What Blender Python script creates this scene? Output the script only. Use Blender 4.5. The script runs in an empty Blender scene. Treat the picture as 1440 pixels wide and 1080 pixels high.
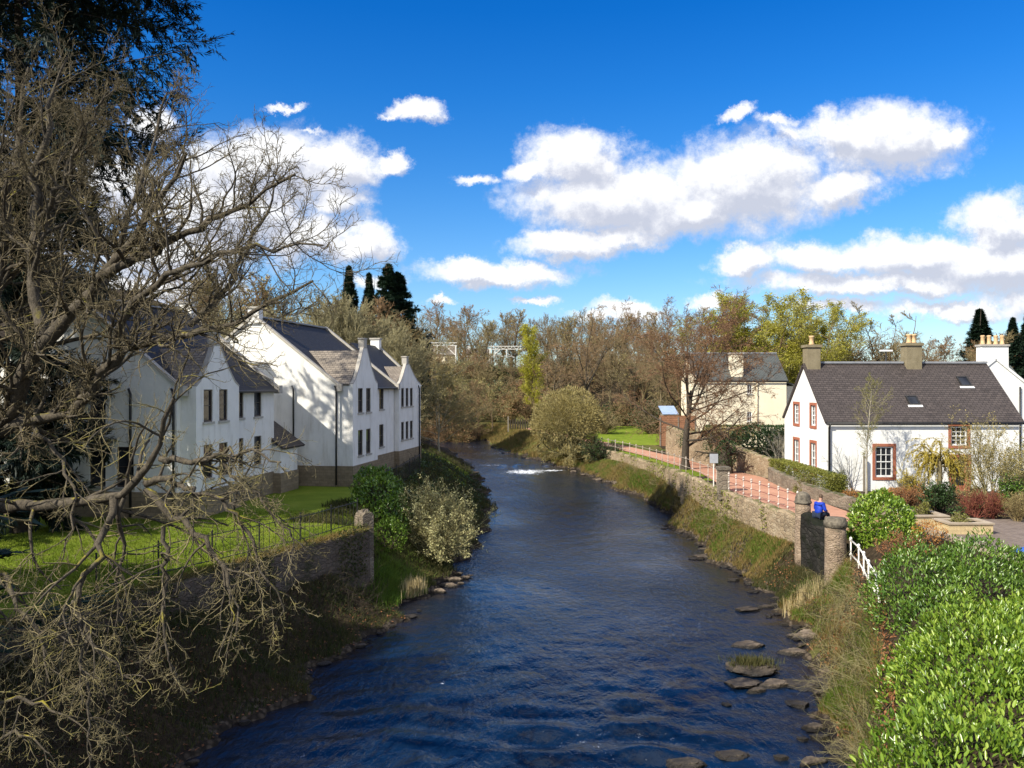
import bpy, math, random
import numpy as np
from mathutils import Vector, Matrix

random.seed(7)
scene = bpy.context.scene
COL = scene.collection
PI = math.pi
CAMZ, FPX = 9.0, 1130.0


def P(u, v, d):
    return np.array([(u - 720) / FPX * d, d, CAMZ - (v - 540) / FPX * d])


def PZ(u, v, z):                       # point on the level z seen there
    d = (CAMZ - z) * FPX / (v - 540)
    return np.array([(u - 720) / FPX * d, d, z])


# ------------------------------------------------------------------ materials
class NT:
    def __init__(s, tree):
        s.t = tree
        s.L = tree.links

    def n(s, typ, ins=None, **kw):
        nd = s.t.nodes.new(typ)
        for k, v in kw.items():
            setattr(nd, k, v)
        for k, v in (ins or {}).items():
            if isinstance(v, bpy.types.NodeSocket):
                s.L.new(v, nd.inputs[k])
            else:
                nd.inputs[k].default_value = v
        return nd

    def math(s, op, a, b=0.0, c=0.0, clamp=False):
        return s.n('ShaderNodeMath', {0: a, 1: b, 2: c}, operation=op, use_clamp=clamp).outputs[0]

    def mix(s, f, a, b, blend='MIX'):
        nd = s.n('ShaderNodeMix', data_type='RGBA', blend_type=blend)
        for k, v in ((0, f), (6, a), (7, b)):
            if isinstance(v, bpy.types.NodeSocket):
                s.L.new(v, nd.inputs[k])
            else:
                nd.inputs[k].default_value = v
        return nd.outputs[2]

    def ramp(s, fac, stops, interp='LINEAR'):
        nd = s.n('ShaderNodeValToRGB', {0: fac})
        e = nd.color_ramp.elements
        nd.color_ramp.interpolation = interp
        while len(e) < len(stops):
            e.new(0.5)
        for i, (p, c) in enumerate(stops):
            e[i].position = p
            e[i].color = c4(c)
        return nd.outputs[0]

    def noise(s, vec, scale, detail=5.0, rough=0.55, dist=0.0):
        nd = s.n('ShaderNodeTexNoise', {'Scale': scale, 'Detail': detail, 'Roughness': rough, 'Distortion': dist})
        if vec is not None:
            s.L.new(vec, nd.inputs['Vector'])
        return nd.outputs[0]

    def bump(s, h, strength, dist=0.02, nrm=None):
        nd = s.n('ShaderNodeBump', {'Strength': strength, 'Distance': dist, 'Height': h})
        if nrm is not None:
            s.L.new(nrm, nd.inputs['Normal'])
        return nd.outputs[0]


def c4(c):
    return tuple(c) if len(c) == 4 else (c[0], c[1], c[2], 1.0)


def new_mat(name):
    m = bpy.data.materials.new(name)
    m.use_nodes = True
    t = NT(m.node_tree)
    b = m.node_tree.nodes['Principled BSDF']
    return m, t, b


def setb(t, b, **kw):
    for k, v in kw.items():
        k = k.replace('_', ' ')
        if isinstance(v, bpy.types.NodeSocket):
            t.L.new(v, b.inputs[k])
        else:
            b.inputs[k].default_value = c4(v) if isinstance(v, tuple) else v


def coords(t, kind='Object', scale=None):
    o = t.n('ShaderNodeTexCoord').outputs[kind]
    if scale:
        o = t.n('ShaderNodeMapping', {'Vector': o, 'Scale': scale}).outputs[0]
    return o


def mat_plain(name, c1, c2, scale=3, rough=0.7, bump=0.15, bdist=0.02, spec=0.3, metal=0.0, stain=None, fine=40):
    m, t, b = new_mat(name)
    co = coords(t)
    f = t.noise(co, scale, 6, 0.6)
    col = t.ramp(f, [(0.3, c1), (0.7, c2)])
    if stain:
        cs = coords(t, 'Object', (1.3, 1.3, 0.25))
        s = t.ramp(t.noise(cs, 1.6, 7, 0.65), [(0.52, (0, 0, 0)), (0.75, (1, 1, 1))])
        col = t.mix(t.math('MULTIPLY', s, stain[1]), col, c4(stain[0]))
    h = t.noise(co, fine, 4, 0.6)
    setb(t, b, Base_Color=col, Roughness=rough, Metallic=metal, Specular_IOR_Level=spec,
         Normal=t.bump(h, bump, bdist))
    return m


def mat_slate(name, c1, c2, c3, sc=1.0, lichen=0.0):
    m, t, b = new_mat(name)
    uv = coords(t, 'UV')
    br = t.n('ShaderNodeTexBrick', {'Vector': uv, 'Color1': (0, 0, 0, 1), 'Color2': (1, 1, 1, 1), 'Mortar': (0.3, 0.3, 0.3, 1),
             'Scale': 1.0, 'Mortar Size': 0.012, 'Mortar Smooth': 0.3, 'Bias': 0.0, 'Brick Width': 0.28 * sc, 'Row Height': 0.17 * sc}, offset=0.5)
    big = t.noise(uv, 0.45, 6, 0.65)
    streak = t.noise(t.n('ShaderNodeMapping', {'Vector': uv, 'Scale': (1.6, 0.22, 1)}).outputs[0], 1.2, 6, 0.6)
    col = t.mix(t.n('ShaderNodeSeparateColor', {0: br.outputs['Color']}).outputs[0], c4(c1), c4(c2))
    col = t.mix(t.ramp(big, [(0.35, (0, 0, 0)), (0.7, (.85, .85, .85))]), col, c4(c3))
    col = t.mix(t.math('MULTIPLY', t.ramp(streak, [(0.45, (0, 0, 0)), (0.7, (1, 1, 1))]), 0.45), col, c4([x * 1.5 for x in c1]))
    if lichen:
        sp = t.ramp(t.noise(uv, 2.2, 8, 0.75), [(0.66, (0, 0, 0)), (0.70, (1, 1, 1))])
        col = t.mix(t.math('MULTIPLY', sp, lichen), col, (0.38, 0.36, 0.30, 1))
    col = t.mix(br.outputs['Fac'], col, c4([x * .35 for x in c1]))
    # each course tilts a little: saw tooth along the slope
    vy = t.n('ShaderNodeSeparateXYZ', {0: uv}).outputs[1]
    saw = t.math('FRACT', t.math('DIVIDE', vy, 0.17 * sc))
    h = t.math('ADD', t.math('MULTIPLY', t.math('SUBTRACT', 1.0, saw), 0.6), t.math('MULTIPLY', br.outputs['Fac'], -0.6))
    h = t.math('ADD', h, t.math('MULTIPLY', t.noise(uv, 9, 4), 0.5))
    setb(t, b, Base_Color=col, Roughness=0.62, Specular_IOR_Level=0.35, Normal=t.bump(h, 0.8, 0.025))
    return m


def wet_foot(m):
    t = NT(m.node_tree)
    b = m.node_tree.nodes['Principled BSDF']
    ln = b.inputs['Base Color'].links[0].from_socket
    z = t.n('ShaderNodeSeparateXYZ', {0: t.n('ShaderNodeNewGeometry').outputs['Position']}).outputs[2]
    z = t.math('ADD', z, t.math('MULTIPLY_ADD', t.noise(coords(t), 5.0, 4), .12, -.06))
    k = t.n('ShaderNodeMapRange', {0: z, 1: .05, 2: .15, 3: 1., 4: 0.}).outputs[0]
    t.L.new(t.mix(k, ln, (0.018, 0.015, 0.011, 1)), b.inputs['Base Color'])
    t.L.new(t.math('MULTIPLY_ADD', k, -.5, .8), b.inputs['Roughness'])
    return m


def mat_rubble(name, cs, mortar, scale=2.6, moss=None, dark=0.0, bump=0.7):
    m, t, b = new_mat(name)
    co = coords(t, 'Object', (1, 1, 1.9))
    wob_ = t.n('ShaderNodeTexNoise', {'Vector': co, 'Scale': 2.2, 'Detail': 4.0}).outputs[1]
    co2 = t.n('ShaderNodeMix', {0: 0.22}, data_type='VECTOR')
    t.L.new(co, co2.inputs[4])
    t.L.new(wob_, co2.inputs[5])
    v = co2.outputs[1]
    v1 = t.n('ShaderNodeTexVoronoi', {'Vector': v, 'Scale': scale, 'Randomness': .9})
    v2 = t.n('ShaderNodeTexVoronoi', {'Vector': v, 'Scale': scale, 'Randomness': .9}, feature='DISTANCE_TO_EDGE')
    r = t.n('ShaderNodeSeparateColor', {0: v1.outputs['Color']}).outputs[0]
    n = len(cs)
    col = t.ramp(r, [(i / (n - 1), c) for i, c in enumerate(cs)])
    fine = t.noise(co, 11, 8, 0.75)
    big = t.noise(co, .7, 5, .6)
    col = t.mix(0.36, col, t.ramp(fine, [(0.3, [x * .45 for x in cs[0]]), (0.7, [min(1, x * 1.4) for x in cs[-1]])]))
    e = t.ramp(v2.outputs['Distance'], [(0.0, (.8, .8, .8)), (0.10, (0, 0, 0))])
    e = t.math('MULTIPLY', e, t.ramp(fine, [(.35, (.3, .3, .3)), (.6, (1, 1, 1))]))
    col = t.mix(e, col, c4(mortar))
    col = t.mix(t.math('MULTIPLY', t.ramp(big, [(.45, (0, 0, 0)), (.7, (1, 1, 1))]), .5), col, c4([x * .5 for x in cs[0]]))
    if moss:
        nz = t.n('ShaderNodeSeparateXYZ', {0: t.n('ShaderNodeNewGeometry').outputs['Normal']}).outputs[2]
        mk = t.math('ADD', t.noise(co, 1.1, 7, 0.7), t.math('MULTIPLY', nz, 0.16))
        col = t.mix(t.ramp(mk, [(moss[1], (0, 0, 0)), (moss[1] + .12, (1, 1, 1))]), col, c4(moss[0]))
    h = t.math('ADD', t.ramp(v2.outputs['Distance'], [(0.0, (0, 0, 0)), (0.14, (1, 1, 1))]), t.math('MULTIPLY', fine, 1.0))
    setb(t, b, Base_Color=col, Roughness=0.9, Specular_IOR_Level=0.15, Normal=t.bump(h, bump, 0.04))
    return m


def mat_courses(name, c1, c2, mortar, bw=0.44, bh=0.22, mort=0.012, rough=.85, bump=.5):
    m, t, b = new_mat(name)
    uv = coords(t, 'UV')
    br = t.n('ShaderNodeTexBrick', {'Vector': uv, 'Color1': c4(c1), 'Color2': c4(c2), 'Mortar': c4(mortar), 'Scale': 1.0,
             'Mortar Size': mort, 'Mortar Smooth': 0.2, 'Bias': 0.0, 'Brick Width': bw, 'Row Height': bh})
    f = t.noise(uv, 3.0, 8, 0.7)
    col = t.mix(0.35, br.outputs['Color'], t.ramp(f, [(0.3, [x * .5 for x in c1]), (0.7, [min(1, x * 1.35) for x in c2])]))
    h = t.math('ADD', t.math('MULTIPLY', br.outputs['Fac'], -1.0), t.math('MULTIPLY', t.noise(uv, 25, 4), 0.5))
    setb(t, b, Base_Color=col, Roughness=rough, Specular_IOR_Level=0.2, Normal=t.bump(h, bump, 0.02))
    return m


def mat_bark(name, c1, c2, moss=None, objvar=None, scale=6.0):
    m, t, b = new_mat(name)
    co = coords(t, 'Object', (1, 1, 0.5))
    f = t.math('ADD', t.math('MULTIPLY', t.noise(co, scale, 8, 0.7), .6), t.math('MULTIPLY', t.noise(co, scale * 4, 6, 0.7), .4))
    col = t.ramp(f, [(0.3, c1), (0.7, c2)])
    if objvar:
        rnd = t.n('ShaderNodeObjectInfo').outputs['Random']
        tint = t.ramp(rnd, [(i / (len(objvar) - 1), c) for i, c in enumerate(objvar)])
        col = t.mix(1.0, col, tint, 'MULTIPLY')
    if moss:
        nz = t.n('ShaderNodeSeparateXYZ', {0: t.n('ShaderNodeNewGeometry').outputs['Normal']}).outputs[2]
        mk = t.math('ADD', t.noise(coords(t), 1.3, 6, 0.6), t.math('MULTIPLY', nz, 0.16))
        col = t.mix(t.ramp(mk, [(moss[1], (0, 0, 0)), (moss[1] + .09, (1, 1, 1))]), col, c4(moss[0]))
    setb(t, b, Base_Color=col, Roughness=0.85, Specular_IOR_Level=0.2, Normal=t.bump(f, 0.9, 0.05))
    return m


def mat_leaf(name, stops, rough=0.45, spec=0.4, trans=0.25, clump=0.6, cscale=1.2):
    """leaf faces: a tint per leaf and light and dark clumps of growth"""
    m, t, b = new_mat(name)
    isl = t.n('ShaderNodeNewGeometry').outputs['Random Per Island']
    cl = t.noise(coords(t), cscale, 3, 0.5)
    f = t.math('ADD', t.math('MULTIPLY', isl, 1 - clump), t.math('MULTIPLY', t.ramp(cl, [(0.3, (0, 0, 0)), (0.7, (1, 1, 1))]), clump))
    n = len(stops)
    col = t.ramp(f, [(i / (n - 1), c) for i, c in enumerate(stops)])
    setb(t, b, Base_Color=col, Roughness=rough, Specular_IOR_Level=spec)
    if trans:
        tr = t.n('ShaderNodeBsdfTranslucent', {'Color': t.mix(1.0, col, (1.0, 1.0, 0.55, 1), 'MULTIPLY')})
        mx = t.n('ShaderNodeMixShader', {0: trans})
        t.L.new(b.outputs[0], mx.inputs[1])
        t.L.new(tr.outputs[0], mx.inputs[2])
        t.L.new(mx.outputs[0], m.node_tree.nodes['Material Output'].inputs[0])
    return m


MT = {}
MT['harl'] = mat_plain('white_harling', (0.74, 0.73, 0.69), (0.83, 0.82, 0.78), 1.2, 0.9, 0.35, 0.012, 0.1, stain=((0.40, 0.37, 0.30), 0.55), fine=60)
MT['white'] = mat_plain('white_limewash', (0.76, 0.76, 0.73), (0.84, 0.84, 0.81), 0.9, 0.85, 0.3, 0.015, 0.15, stain=((0.44, 0.45, 0.39), 0.55), fine=30)
MT['cream'] = mat_plain('cream_render', (0.78, 0.69, 0.50), (0.83, 0.75, 0.57), 0.7, 0.85, 0.2, 0.01, 0.15, stain=((0.62, 0.52, 0.36), 0.25))
MT['slate'] = mat_slate('dark_slate', (0.014, 0.0135, 0.014), (0.032, 0.030, 0.030), (0.025, 0.022, 0.020))
MT['slate_brown'] = mat_slate('brown_slate', (0.042, 0.034, 0.031), (0.088, 0.071, 0.064), (0.07, 0.057, 0.053), lichen=0.5)
MT['slate_grey'] = mat_slate('grey_slate', (0.055, 0.062, 0.060), (0.095, 0.105, 0.10), (0.10, 0.105, 0.095), lichen=0.25)
MT['slate_bay'] = mat_slate('pale_brown_slate', (0.16, 0.135, 0.11), (0.26, 0.22, 0.18), (0.21, 0.18, 0.14))  # much paler, browner slate than the main roofs
MT['plinth'] = mat_courses('plinth_stone', (0.20, 0.155, 0.10), (0.30, 0.235, 0.155), (0.16, 0.13, 0.09), 0.5, 0.16)
MT['coping'] = mat_plain('coping_stone', (0.34, 0.32, 0.28), (0.46, 0.43, 0.38), 2.5, 0.9, 0.3)
MT['rubble'] = mat_rubble('sandstone_rubble', [(0.17, 0.12, 0.075), (0.38, 0.29, 0.18), (0.25, 0.17, 0.10), (0.44, 0.36, 0.25)], (0.36, 0.29, 0.20), 4.6, moss=((0.13, 0.13, 0.05), 0.60))
MT['rubble_grey'] = mat_rubble('grey_rubble', [(0.12, 0.095, 0.07), (0.25, 0.21, 0.16), (0.17, 0.13, 0.10), (0.32, 0.27, 0.20)], (0.27, 0.23, 0.18), 4.6, moss=((0.07, 0.075, 0.03), 0.60))
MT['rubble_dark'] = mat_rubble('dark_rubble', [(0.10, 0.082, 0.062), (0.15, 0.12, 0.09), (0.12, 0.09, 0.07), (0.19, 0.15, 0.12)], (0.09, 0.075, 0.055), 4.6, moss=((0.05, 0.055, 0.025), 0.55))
MT['shade_rubble'] = mat_rubble('painted_shade_rubble', [(0.012, 0.012, 0.010), (0.03, 0.028, 0.024), (0.018, 0.017, 0.014), (0.05, 0.046, 0.04)], (0.012, 0.011, 0.009), 3.2, moss=((0.012, 0.014, 0.008), 0.5))  # shade of the recess between the pillars put into the stone colour
MT['pillar'] = mat_rubble('pillar_stone', [(0.19, 0.135, 0.09), (0.34, 0.255, 0.18), (0.26, 0.19, 0.13), (0.40, 0.31, 0.23)], (0.31, 0.24, 0.17), 6.5, moss=((0.10, 0.085, 0.06), 0.62))
MT['pillarcap'] = mat_plain('lichened_cap_stone', (0.07, 0.062, 0.05), (0.22, 0.19, 0.145), 6, 0.95, 0.9, 0.05, 0.1, fine=14)
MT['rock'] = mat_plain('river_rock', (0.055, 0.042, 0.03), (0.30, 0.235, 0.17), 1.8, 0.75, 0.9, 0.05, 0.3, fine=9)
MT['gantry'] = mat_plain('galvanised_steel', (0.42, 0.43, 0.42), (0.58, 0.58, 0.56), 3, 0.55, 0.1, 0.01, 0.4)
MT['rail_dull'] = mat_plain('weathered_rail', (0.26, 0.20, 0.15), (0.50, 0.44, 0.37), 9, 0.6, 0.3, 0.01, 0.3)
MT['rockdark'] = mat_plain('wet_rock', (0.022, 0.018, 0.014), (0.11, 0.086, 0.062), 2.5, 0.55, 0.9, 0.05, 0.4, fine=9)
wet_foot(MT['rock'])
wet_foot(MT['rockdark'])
MT['frame_white'] = mat_plain('white_paint', (0.78, 0.78, 0.76), (0.84, 0.84, 0.82), 5, 0.45, 0.05, 0.005, 0.4)
MT['frame_dark'] = mat_plain('brown_frame', (0.06, 0.045, 0.035), (0.09, 0.07, 0.055), 5, 0.5, 0.05, 0.005, 0.4)
MT['redstone'] = mat_plain('red_stone_margin', (0.30, 0.105, 0.06), (0.40, 0.15, 0.09), 4, 0.85, 0.3, 0.01, 0.2)
MT['sill'] = mat_plain('sill_stone', (0.36, 0.34, 0.30), (0.46, 0.44, 0.39), 4, 0.85, 0.2)
MT['black'] = mat_plain('black_iron', (0.016, 0.016, 0.017), (0.03, 0.03, 0.03), 8, 0.5, 0.1, 0.005, 0.4)
MT['pipe_cream'] = mat_plain('cream_pipe', (0.55, 0.47, 0.33), (0.62, 0.53, 0.38), 8, 0.5, 0.1, 0.005, 0.4)
MT['galv'] = mat_plain('white_rail_paint', (0.62, 0.60, 0.54), (0.78, 0.76, 0.70), 9, 0.5, 0.3, 0.01, 0.4, stain=((0.30, 0.2, 0.12), 0.5))
MT['red_rail'] = mat_plain('dark_red_rail', (0.17, 0.045, 0.04), (0.24, 0.07, 0.06), 9, 0.5, 0.2, 0.01, 0.4)
MT['lead'] = mat_plain('ridge_lead', (0.20, 0.21, 0.23), (0.30, 0.31, 0.33), 3, 0.5, 0.2, 0.01, 0.4)
MT['chimstone'] = mat_plain('chimney_cement', (0.19, 0.16, 0.10), (0.27, 0.23, 0.15), 3, 0.9, 0.5, 0.02, 0.1)
MT['pot'] = mat_plain('clay_pot', (0.50, 0.33, 0.17), (0.66, 0.47, 0.27), 6, 0.8, 0.2, 0.01, 0.2)
MT['block'] = mat_courses('yellow_block', (0.50, 0.38, 0.20), (0.60, 0.48, 0.27), (0.36, 0.27, 0.15), 0.32, 0.16)
MT['slab'] = mat_plain('coping_slab', (0.30, 0.24, 0.17), (0.42, 0.35, 0.26), 3, 0.9, 0.4)
MT['paving'] = mat_courses('block_paving', (0.15, 0.115, 0.095), (0.23, 0.185, 0.155), (0.09, 0.07, 0.055), 0.2, 0.1, 0.006, 0.85, 0.4)
MT['fenceboard'] = mat_courses('orange_board', (0.27, 0.13, 0.07), (0.36, 0.18, 0.10), (0.10, 0.05, 0.03), 40.0, 0.18, 0.02, 0.8, 0.5)
MT['wood'] = mat_plain('grey_timber', (0.16, 0.14, 0.11), (0.27, 0.24, 0.19), 4, 0.85, 0.5)
MT['sign'] = mat_plain('grey_sign', (0.34, 0.36, 0.38), (0.42, 0.44, 0.46), 4, 0.5, 0.05)
MT['bluecloth'] = mat_plain('blue_cloth', (0.02, 0.07, 0.30), (0.05, 0.14, 0.45), 6, 0.75, 0.5, 0.02)
MT['jacket'] = mat_plain('blue_jacket', (0.006, 0.028, 0.28), (0.010, 0.05, 0.46), 7, 0.6, 0.5, 0.02, 0.3, fine=18)
MT['jeans'] = mat_plain('dark_jeans', (0.012, 0.018, 0.035), (0.03, 0.042, 0.075), 9, 0.85, 0.4, 0.01, 0.2, fine=40)
MT['skin'] = mat_plain('skin', (0.42, 0.23, 0.16), (0.50, 0.29, 0.21), 9, 0.5, 0.1, 0.005, 0.4)
MT['hair'] = mat_plain('brown_hair', (0.05, 0.03, 0.02), (0.11, 0.07, 0.04), 30, 0.6, 0.6, 0.01, 0.3)
MT['blueroof'] = mat_plain('blue_metal_roof', (0.25, 0.33, 0.50), (0.34, 0.43, 0.62), 2, 0.35, 0.1, 0.01, 0.5)
MT['path'] = mat_plain('red_tarmac', (0.40, 0.205, 0.135), (0.50, 0.275, 0.19), 0.7, 0.95, 0.5, 0.01, 0.1, stain=((0.22, 0.15, 0.10), 0.7), fine=30)

MT['bark_big'] = mat_bark('lichened_bark', (0.014, 0.012, 0.009), (0.155, 0.13, 0.094), moss=((0.25, 0.215, 0.03), 0.66))
MT['twig_big'] = mat_bark('pale_twigs', (0.075, 0.060, 0.034), (0.23, 0.19, 0.11), moss=((0.21, 0.19, 0.06), 0.70))
MT['twig_low'] = mat_bark('mossy_low_twigs', (0.11, 0.09, 0.045), (0.33, 0.28, 0.15), moss=((0.30, 0.27, 0.07), 0.66))  # brighter copy of the crown twigs, for the hanging branches
MT['bark_dark'] = mat_bark('dark_bark', (0.035, 0.028, 0.022), (0.10, 0.082, 0.062))
MT['twig_red'] = mat_bark('red_brown_twigs', (0.135, 0.075, 0.042), (0.26, 0.155, 0.09))
WOODV = [(1.02, 0.92, 0.76), (0.90, 0.93, 0.74), (1.10, 0.86, 0.70), (0.98, 0.97, 0.90), (1.04, 1.04, 0.70), (1.12, 0.93, 0.80)]
MT['bark_wood'] = mat_bark('wood_bark', (0.10, 0.08, 0.055), (0.22, 0.185, 0.13), objvar=WOODV)
MT['twig_wood'] = mat_bark('wood_twigs', (0.15, 0.118, 0.078), (0.29, 0.235, 0.15), objvar=WOODV)
MT['twig_olive'] = mat_bark('olive_twigs', (0.19, 0.165, 0.075), (0.34, 0.30, 0.15))
MT['twig_hill'] = mat_bark('hill_twigs', (0.20, 0.175, 0.09), (0.38, 0.34, 0.19))
MT['rail_pale'] = mat_plain('pale_rail', (0.40, 0.34, 0.29), (0.62, 0.56, 0.50), 9, 0.6, 0.3, 0.01, 0.3)
MT['twig_pale'] = mat_bark('pale_bark', (0.24, 0.21, 0.15), (0.50, 0.46, 0.36))
MT['twig_dogwood'] = mat_bark('dogwood_stems', (0.16, 0.045, 0.035), (0.26, 0.09, 0.06))
MT['twig_ivy'] = mat_bark('dark_stems', (0.03, 0.025, 0.018), (0.08, 0.065, 0.045))

MT['laurel'] = mat_leaf('laurel_leaf', [(0.045, 0.10, 0.012), (0.115, 0.205, 0.02), (0.235, 0.35, 0.038), (0.42, 0.51, 0.09)], 0.28, 0.5, 0.34, 0.35, 0.9)
MT['laurel_dark'] = mat_leaf('laurel_dark_leaf', [(0.03, 0.08, 0.012), (0.075, 0.15, 0.020), (0.15, 0.25, 0.032), (0.28, 0.39, 0.07)], 0.30, 0.5, 0.25, 0.5, 1.2)
MT['conifer'] = mat_leaf('conifer_needle', [(0.006, 0.012, 0.009), (0.012, 0.024, 0.015), (0.022, 0.038, 0.022)], 0.6, 0.25, 0.08, 0.5, 0.5)
MT['spruce'] = mat_leaf('spruce_needle', [(0.012, 0.028, 0.017), (0.022, 0.045, 0.026), (0.038, 0.066, 0.036)], 0.6, 0.25, 0.08, 0.5, 0.4)
MT['yellowgreen'] = mat_leaf('spring_leaf', [(0.22, 0.21, 0.03), (0.36, 0.34, 0.05), (0.50, 0.46, 0.08)], 0.55, 0.3, 0.35, 0.5, 0.35)
MT['poplar'] = mat_leaf('fresh_leaf', [(0.24, 0.235, 0.02), (0.40, 0.38, 0.035), (0.52, 0.49, 0.07)], 0.55, 0.3, 0.35, 0.5, 0.5)
MT['goldwillow'] = mat_leaf('gold_willow_leaf', [(0.28, 0.20, 0.03), (0.42, 0.33, 0.05), (0.50, 0.42, 0.08)], 0.55, 0.3, 0.3, 0.4, 0.9)
MT['catkin'] = mat_leaf('willow_bud', [(0.28, 0.27, 0.10), (0.44, 0.42, 0.20), (0.58, 0.55, 0.30)], 0.6, 0.3, 0.2, 0.4, 1.2)
MT['olivebud'] = mat_leaf('olive_bud', [(0.22, 0.175, 0.065), (0.34, 0.28, 0.11), (0.44, 0.38, 0.17)], 0.6, 0.3, 0.2, 0.5, 0.6)
MT['budred'] = mat_leaf('red_bud', [(0.16, 0.085, 0.04), (0.26, 0.145, 0.07), (0.32, 0.20, 0.10)], 0.6, 0.3, 0.2, 0.5, 0.5)
MT['beech'] = mat_leaf('russet_leaf', [(0.14, 0.055, 0.025), (0.26, 0.11, 0.045), (0.36, 0.18, 0.08)], 0.6, 0.3, 0.2, 0.5, 1.5)
MT['rust'] = mat_leaf('rust_leaf', [(0.28, 0.10, 0.025), (0.42, 0.19, 0.045), (0.50, 0.28, 0.09)], 0.6, 0.3, 0.2, 0.5, 1.5)
MT['darkshrub'] = mat_leaf('dark_shrub_leaf', [(0.018, 0.040, 0.012), (0.035, 0.07, 0.018), (0.065, 0.11, 0.026)], 0.5, 0.35, 0.15, 0.5, 1.5)
MT['hedge'] = mat_leaf('clipped_leaf', [(0.10, 0.11, 0.018), (0.17, 0.175, 0.03), (0.24, 0.24, 0.045)], 0.5, 0.3, 0.2, 0.5, 1.5)
MT['grass_dry'] = mat_leaf('dry_grass', [(0.075, 0.095, 0.022), (0.15, 0.13, 0.045), (0.30, 0.205, 0.08), (0.14, 0.165, 0.035), (0.20, 0.14, 0.05)], 0.7, 0.2, 0.3, 0.65, 0.45)
MT['grass_green'] = mat_leaf('green_grass', [(0.055, 0.12, 0.012), (0.11, 0.19, 0.022), (0.19, 0.25, 0.04)], 0.6, 0.25, 0.3, 0.5, 0.5)
MT['grass_lawn'] = mat_leaf('lawn_grass', [(0.11, 0.16, 0.014), (0.19, 0.25, 0.025), (0.29, 0.32, 0.06)], 0.6, 0.25, 0.35, 0.6, 0.6)
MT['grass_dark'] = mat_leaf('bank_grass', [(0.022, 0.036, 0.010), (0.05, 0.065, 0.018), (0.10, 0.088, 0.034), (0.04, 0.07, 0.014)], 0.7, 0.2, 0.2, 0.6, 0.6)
MT['straw'] = mat_leaf('straw_stem', [(0.40, 0.31, 0.15), (0.52, 0.42, 0.22), (0.58, 0.48, 0.28)], 0.7, 0.2, 0.2, 0.3, 1)


def mat_glass():
    m, t, b = new_mat('window_glass')
    co = coords(t)
    setb(t, b, Base_Color=t.ramp(t.noise(co, 0.8, 3), [(0.35, (0.010, 0.012, 0.016)), (0.7, (0.045, 0.05, 0.06))]), Roughness=0.04,
         Specular_IOR_Level=0.5, Normal=t.bump(t.noise(co, 1.5, 2), 0.04, 0.05))
    return m


MT['glass'] = mat_glass()


# ------------------------------------------------------------------ objects
def props(o, label=None, cat=None, group=None, kind=None):
    for k, v in (('label', label), ('category', cat), ('group', group), ('kind', kind)):
        if v:
            o[k] = v
    return o


def empty(name, loc, label, cat, group=None, rz=0.0, sc=1.0):
    o = bpy.data.objects.new(name, None)
    COL.objects.link(o)
    o.location = [float(x) for x in loc]
    o.rotation_euler = (0, 0, rz)
    o.scale = (sc, sc, sc) if not hasattr(sc, '__len__') else sc
    o.empty_display_size = 0.3
    return props(o, label, cat, group)


def link(name, me, parent=None, loc=(0, 0, 0), rz=0.0, sc=1.0, mat=None):
    o = bpy.data.objects.new(name, me)
    COL.objects.link(o)
    o.location = [float(x) for x in loc]
    o.rotation_euler = (0, 0, rz)
    o.scale = (sc, sc, sc) if not hasattr(sc, '__len__') else sc
    if parent is not None:
        o.parent = parent
    if mat:
        me.materials.clear()
        me.materials.append(mat)
    return o


def copy_tree(o, parent=None):
    c = o.copy()
    COL.objects.link(c)
    c.parent = parent
    for ch in list(o.children):
        copy_tree(ch, c)
    return c


def np_mesh(name, verts, quads, mat=None, smooth=False):
    """mesh from arrays: verts (n,3); quads (m,k)"""
    me = bpy.data.meshes.new(name)
    verts = np.ascontiguousarray(verts, dtype=np.float32).reshape(-1, 3)
    quads = np.ascontiguousarray(quads, dtype=np.int32)
    m, k = quads.shape
    me.vertices.add(len(verts))
    me.vertices.foreach_set('co', verts.ravel())
    me.loops.add(m * k)
    me.loops.foreach_set('vertex_index', quads.ravel())
    me.polygons.add(m)
    me.polygons.foreach_set('loop_start', np.arange(0, m * k, k, dtype=np.int32))
    me.polygons.foreach_set('loop_total', np.full(m, k, dtype=np.int32))
    if smooth:
        me.polygons.foreach_set('use_smooth', np.ones(m, dtype=bool))
    me.update(calc_edges=True)
    if mat:
        me.materials.append(mat)
    return me


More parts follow.
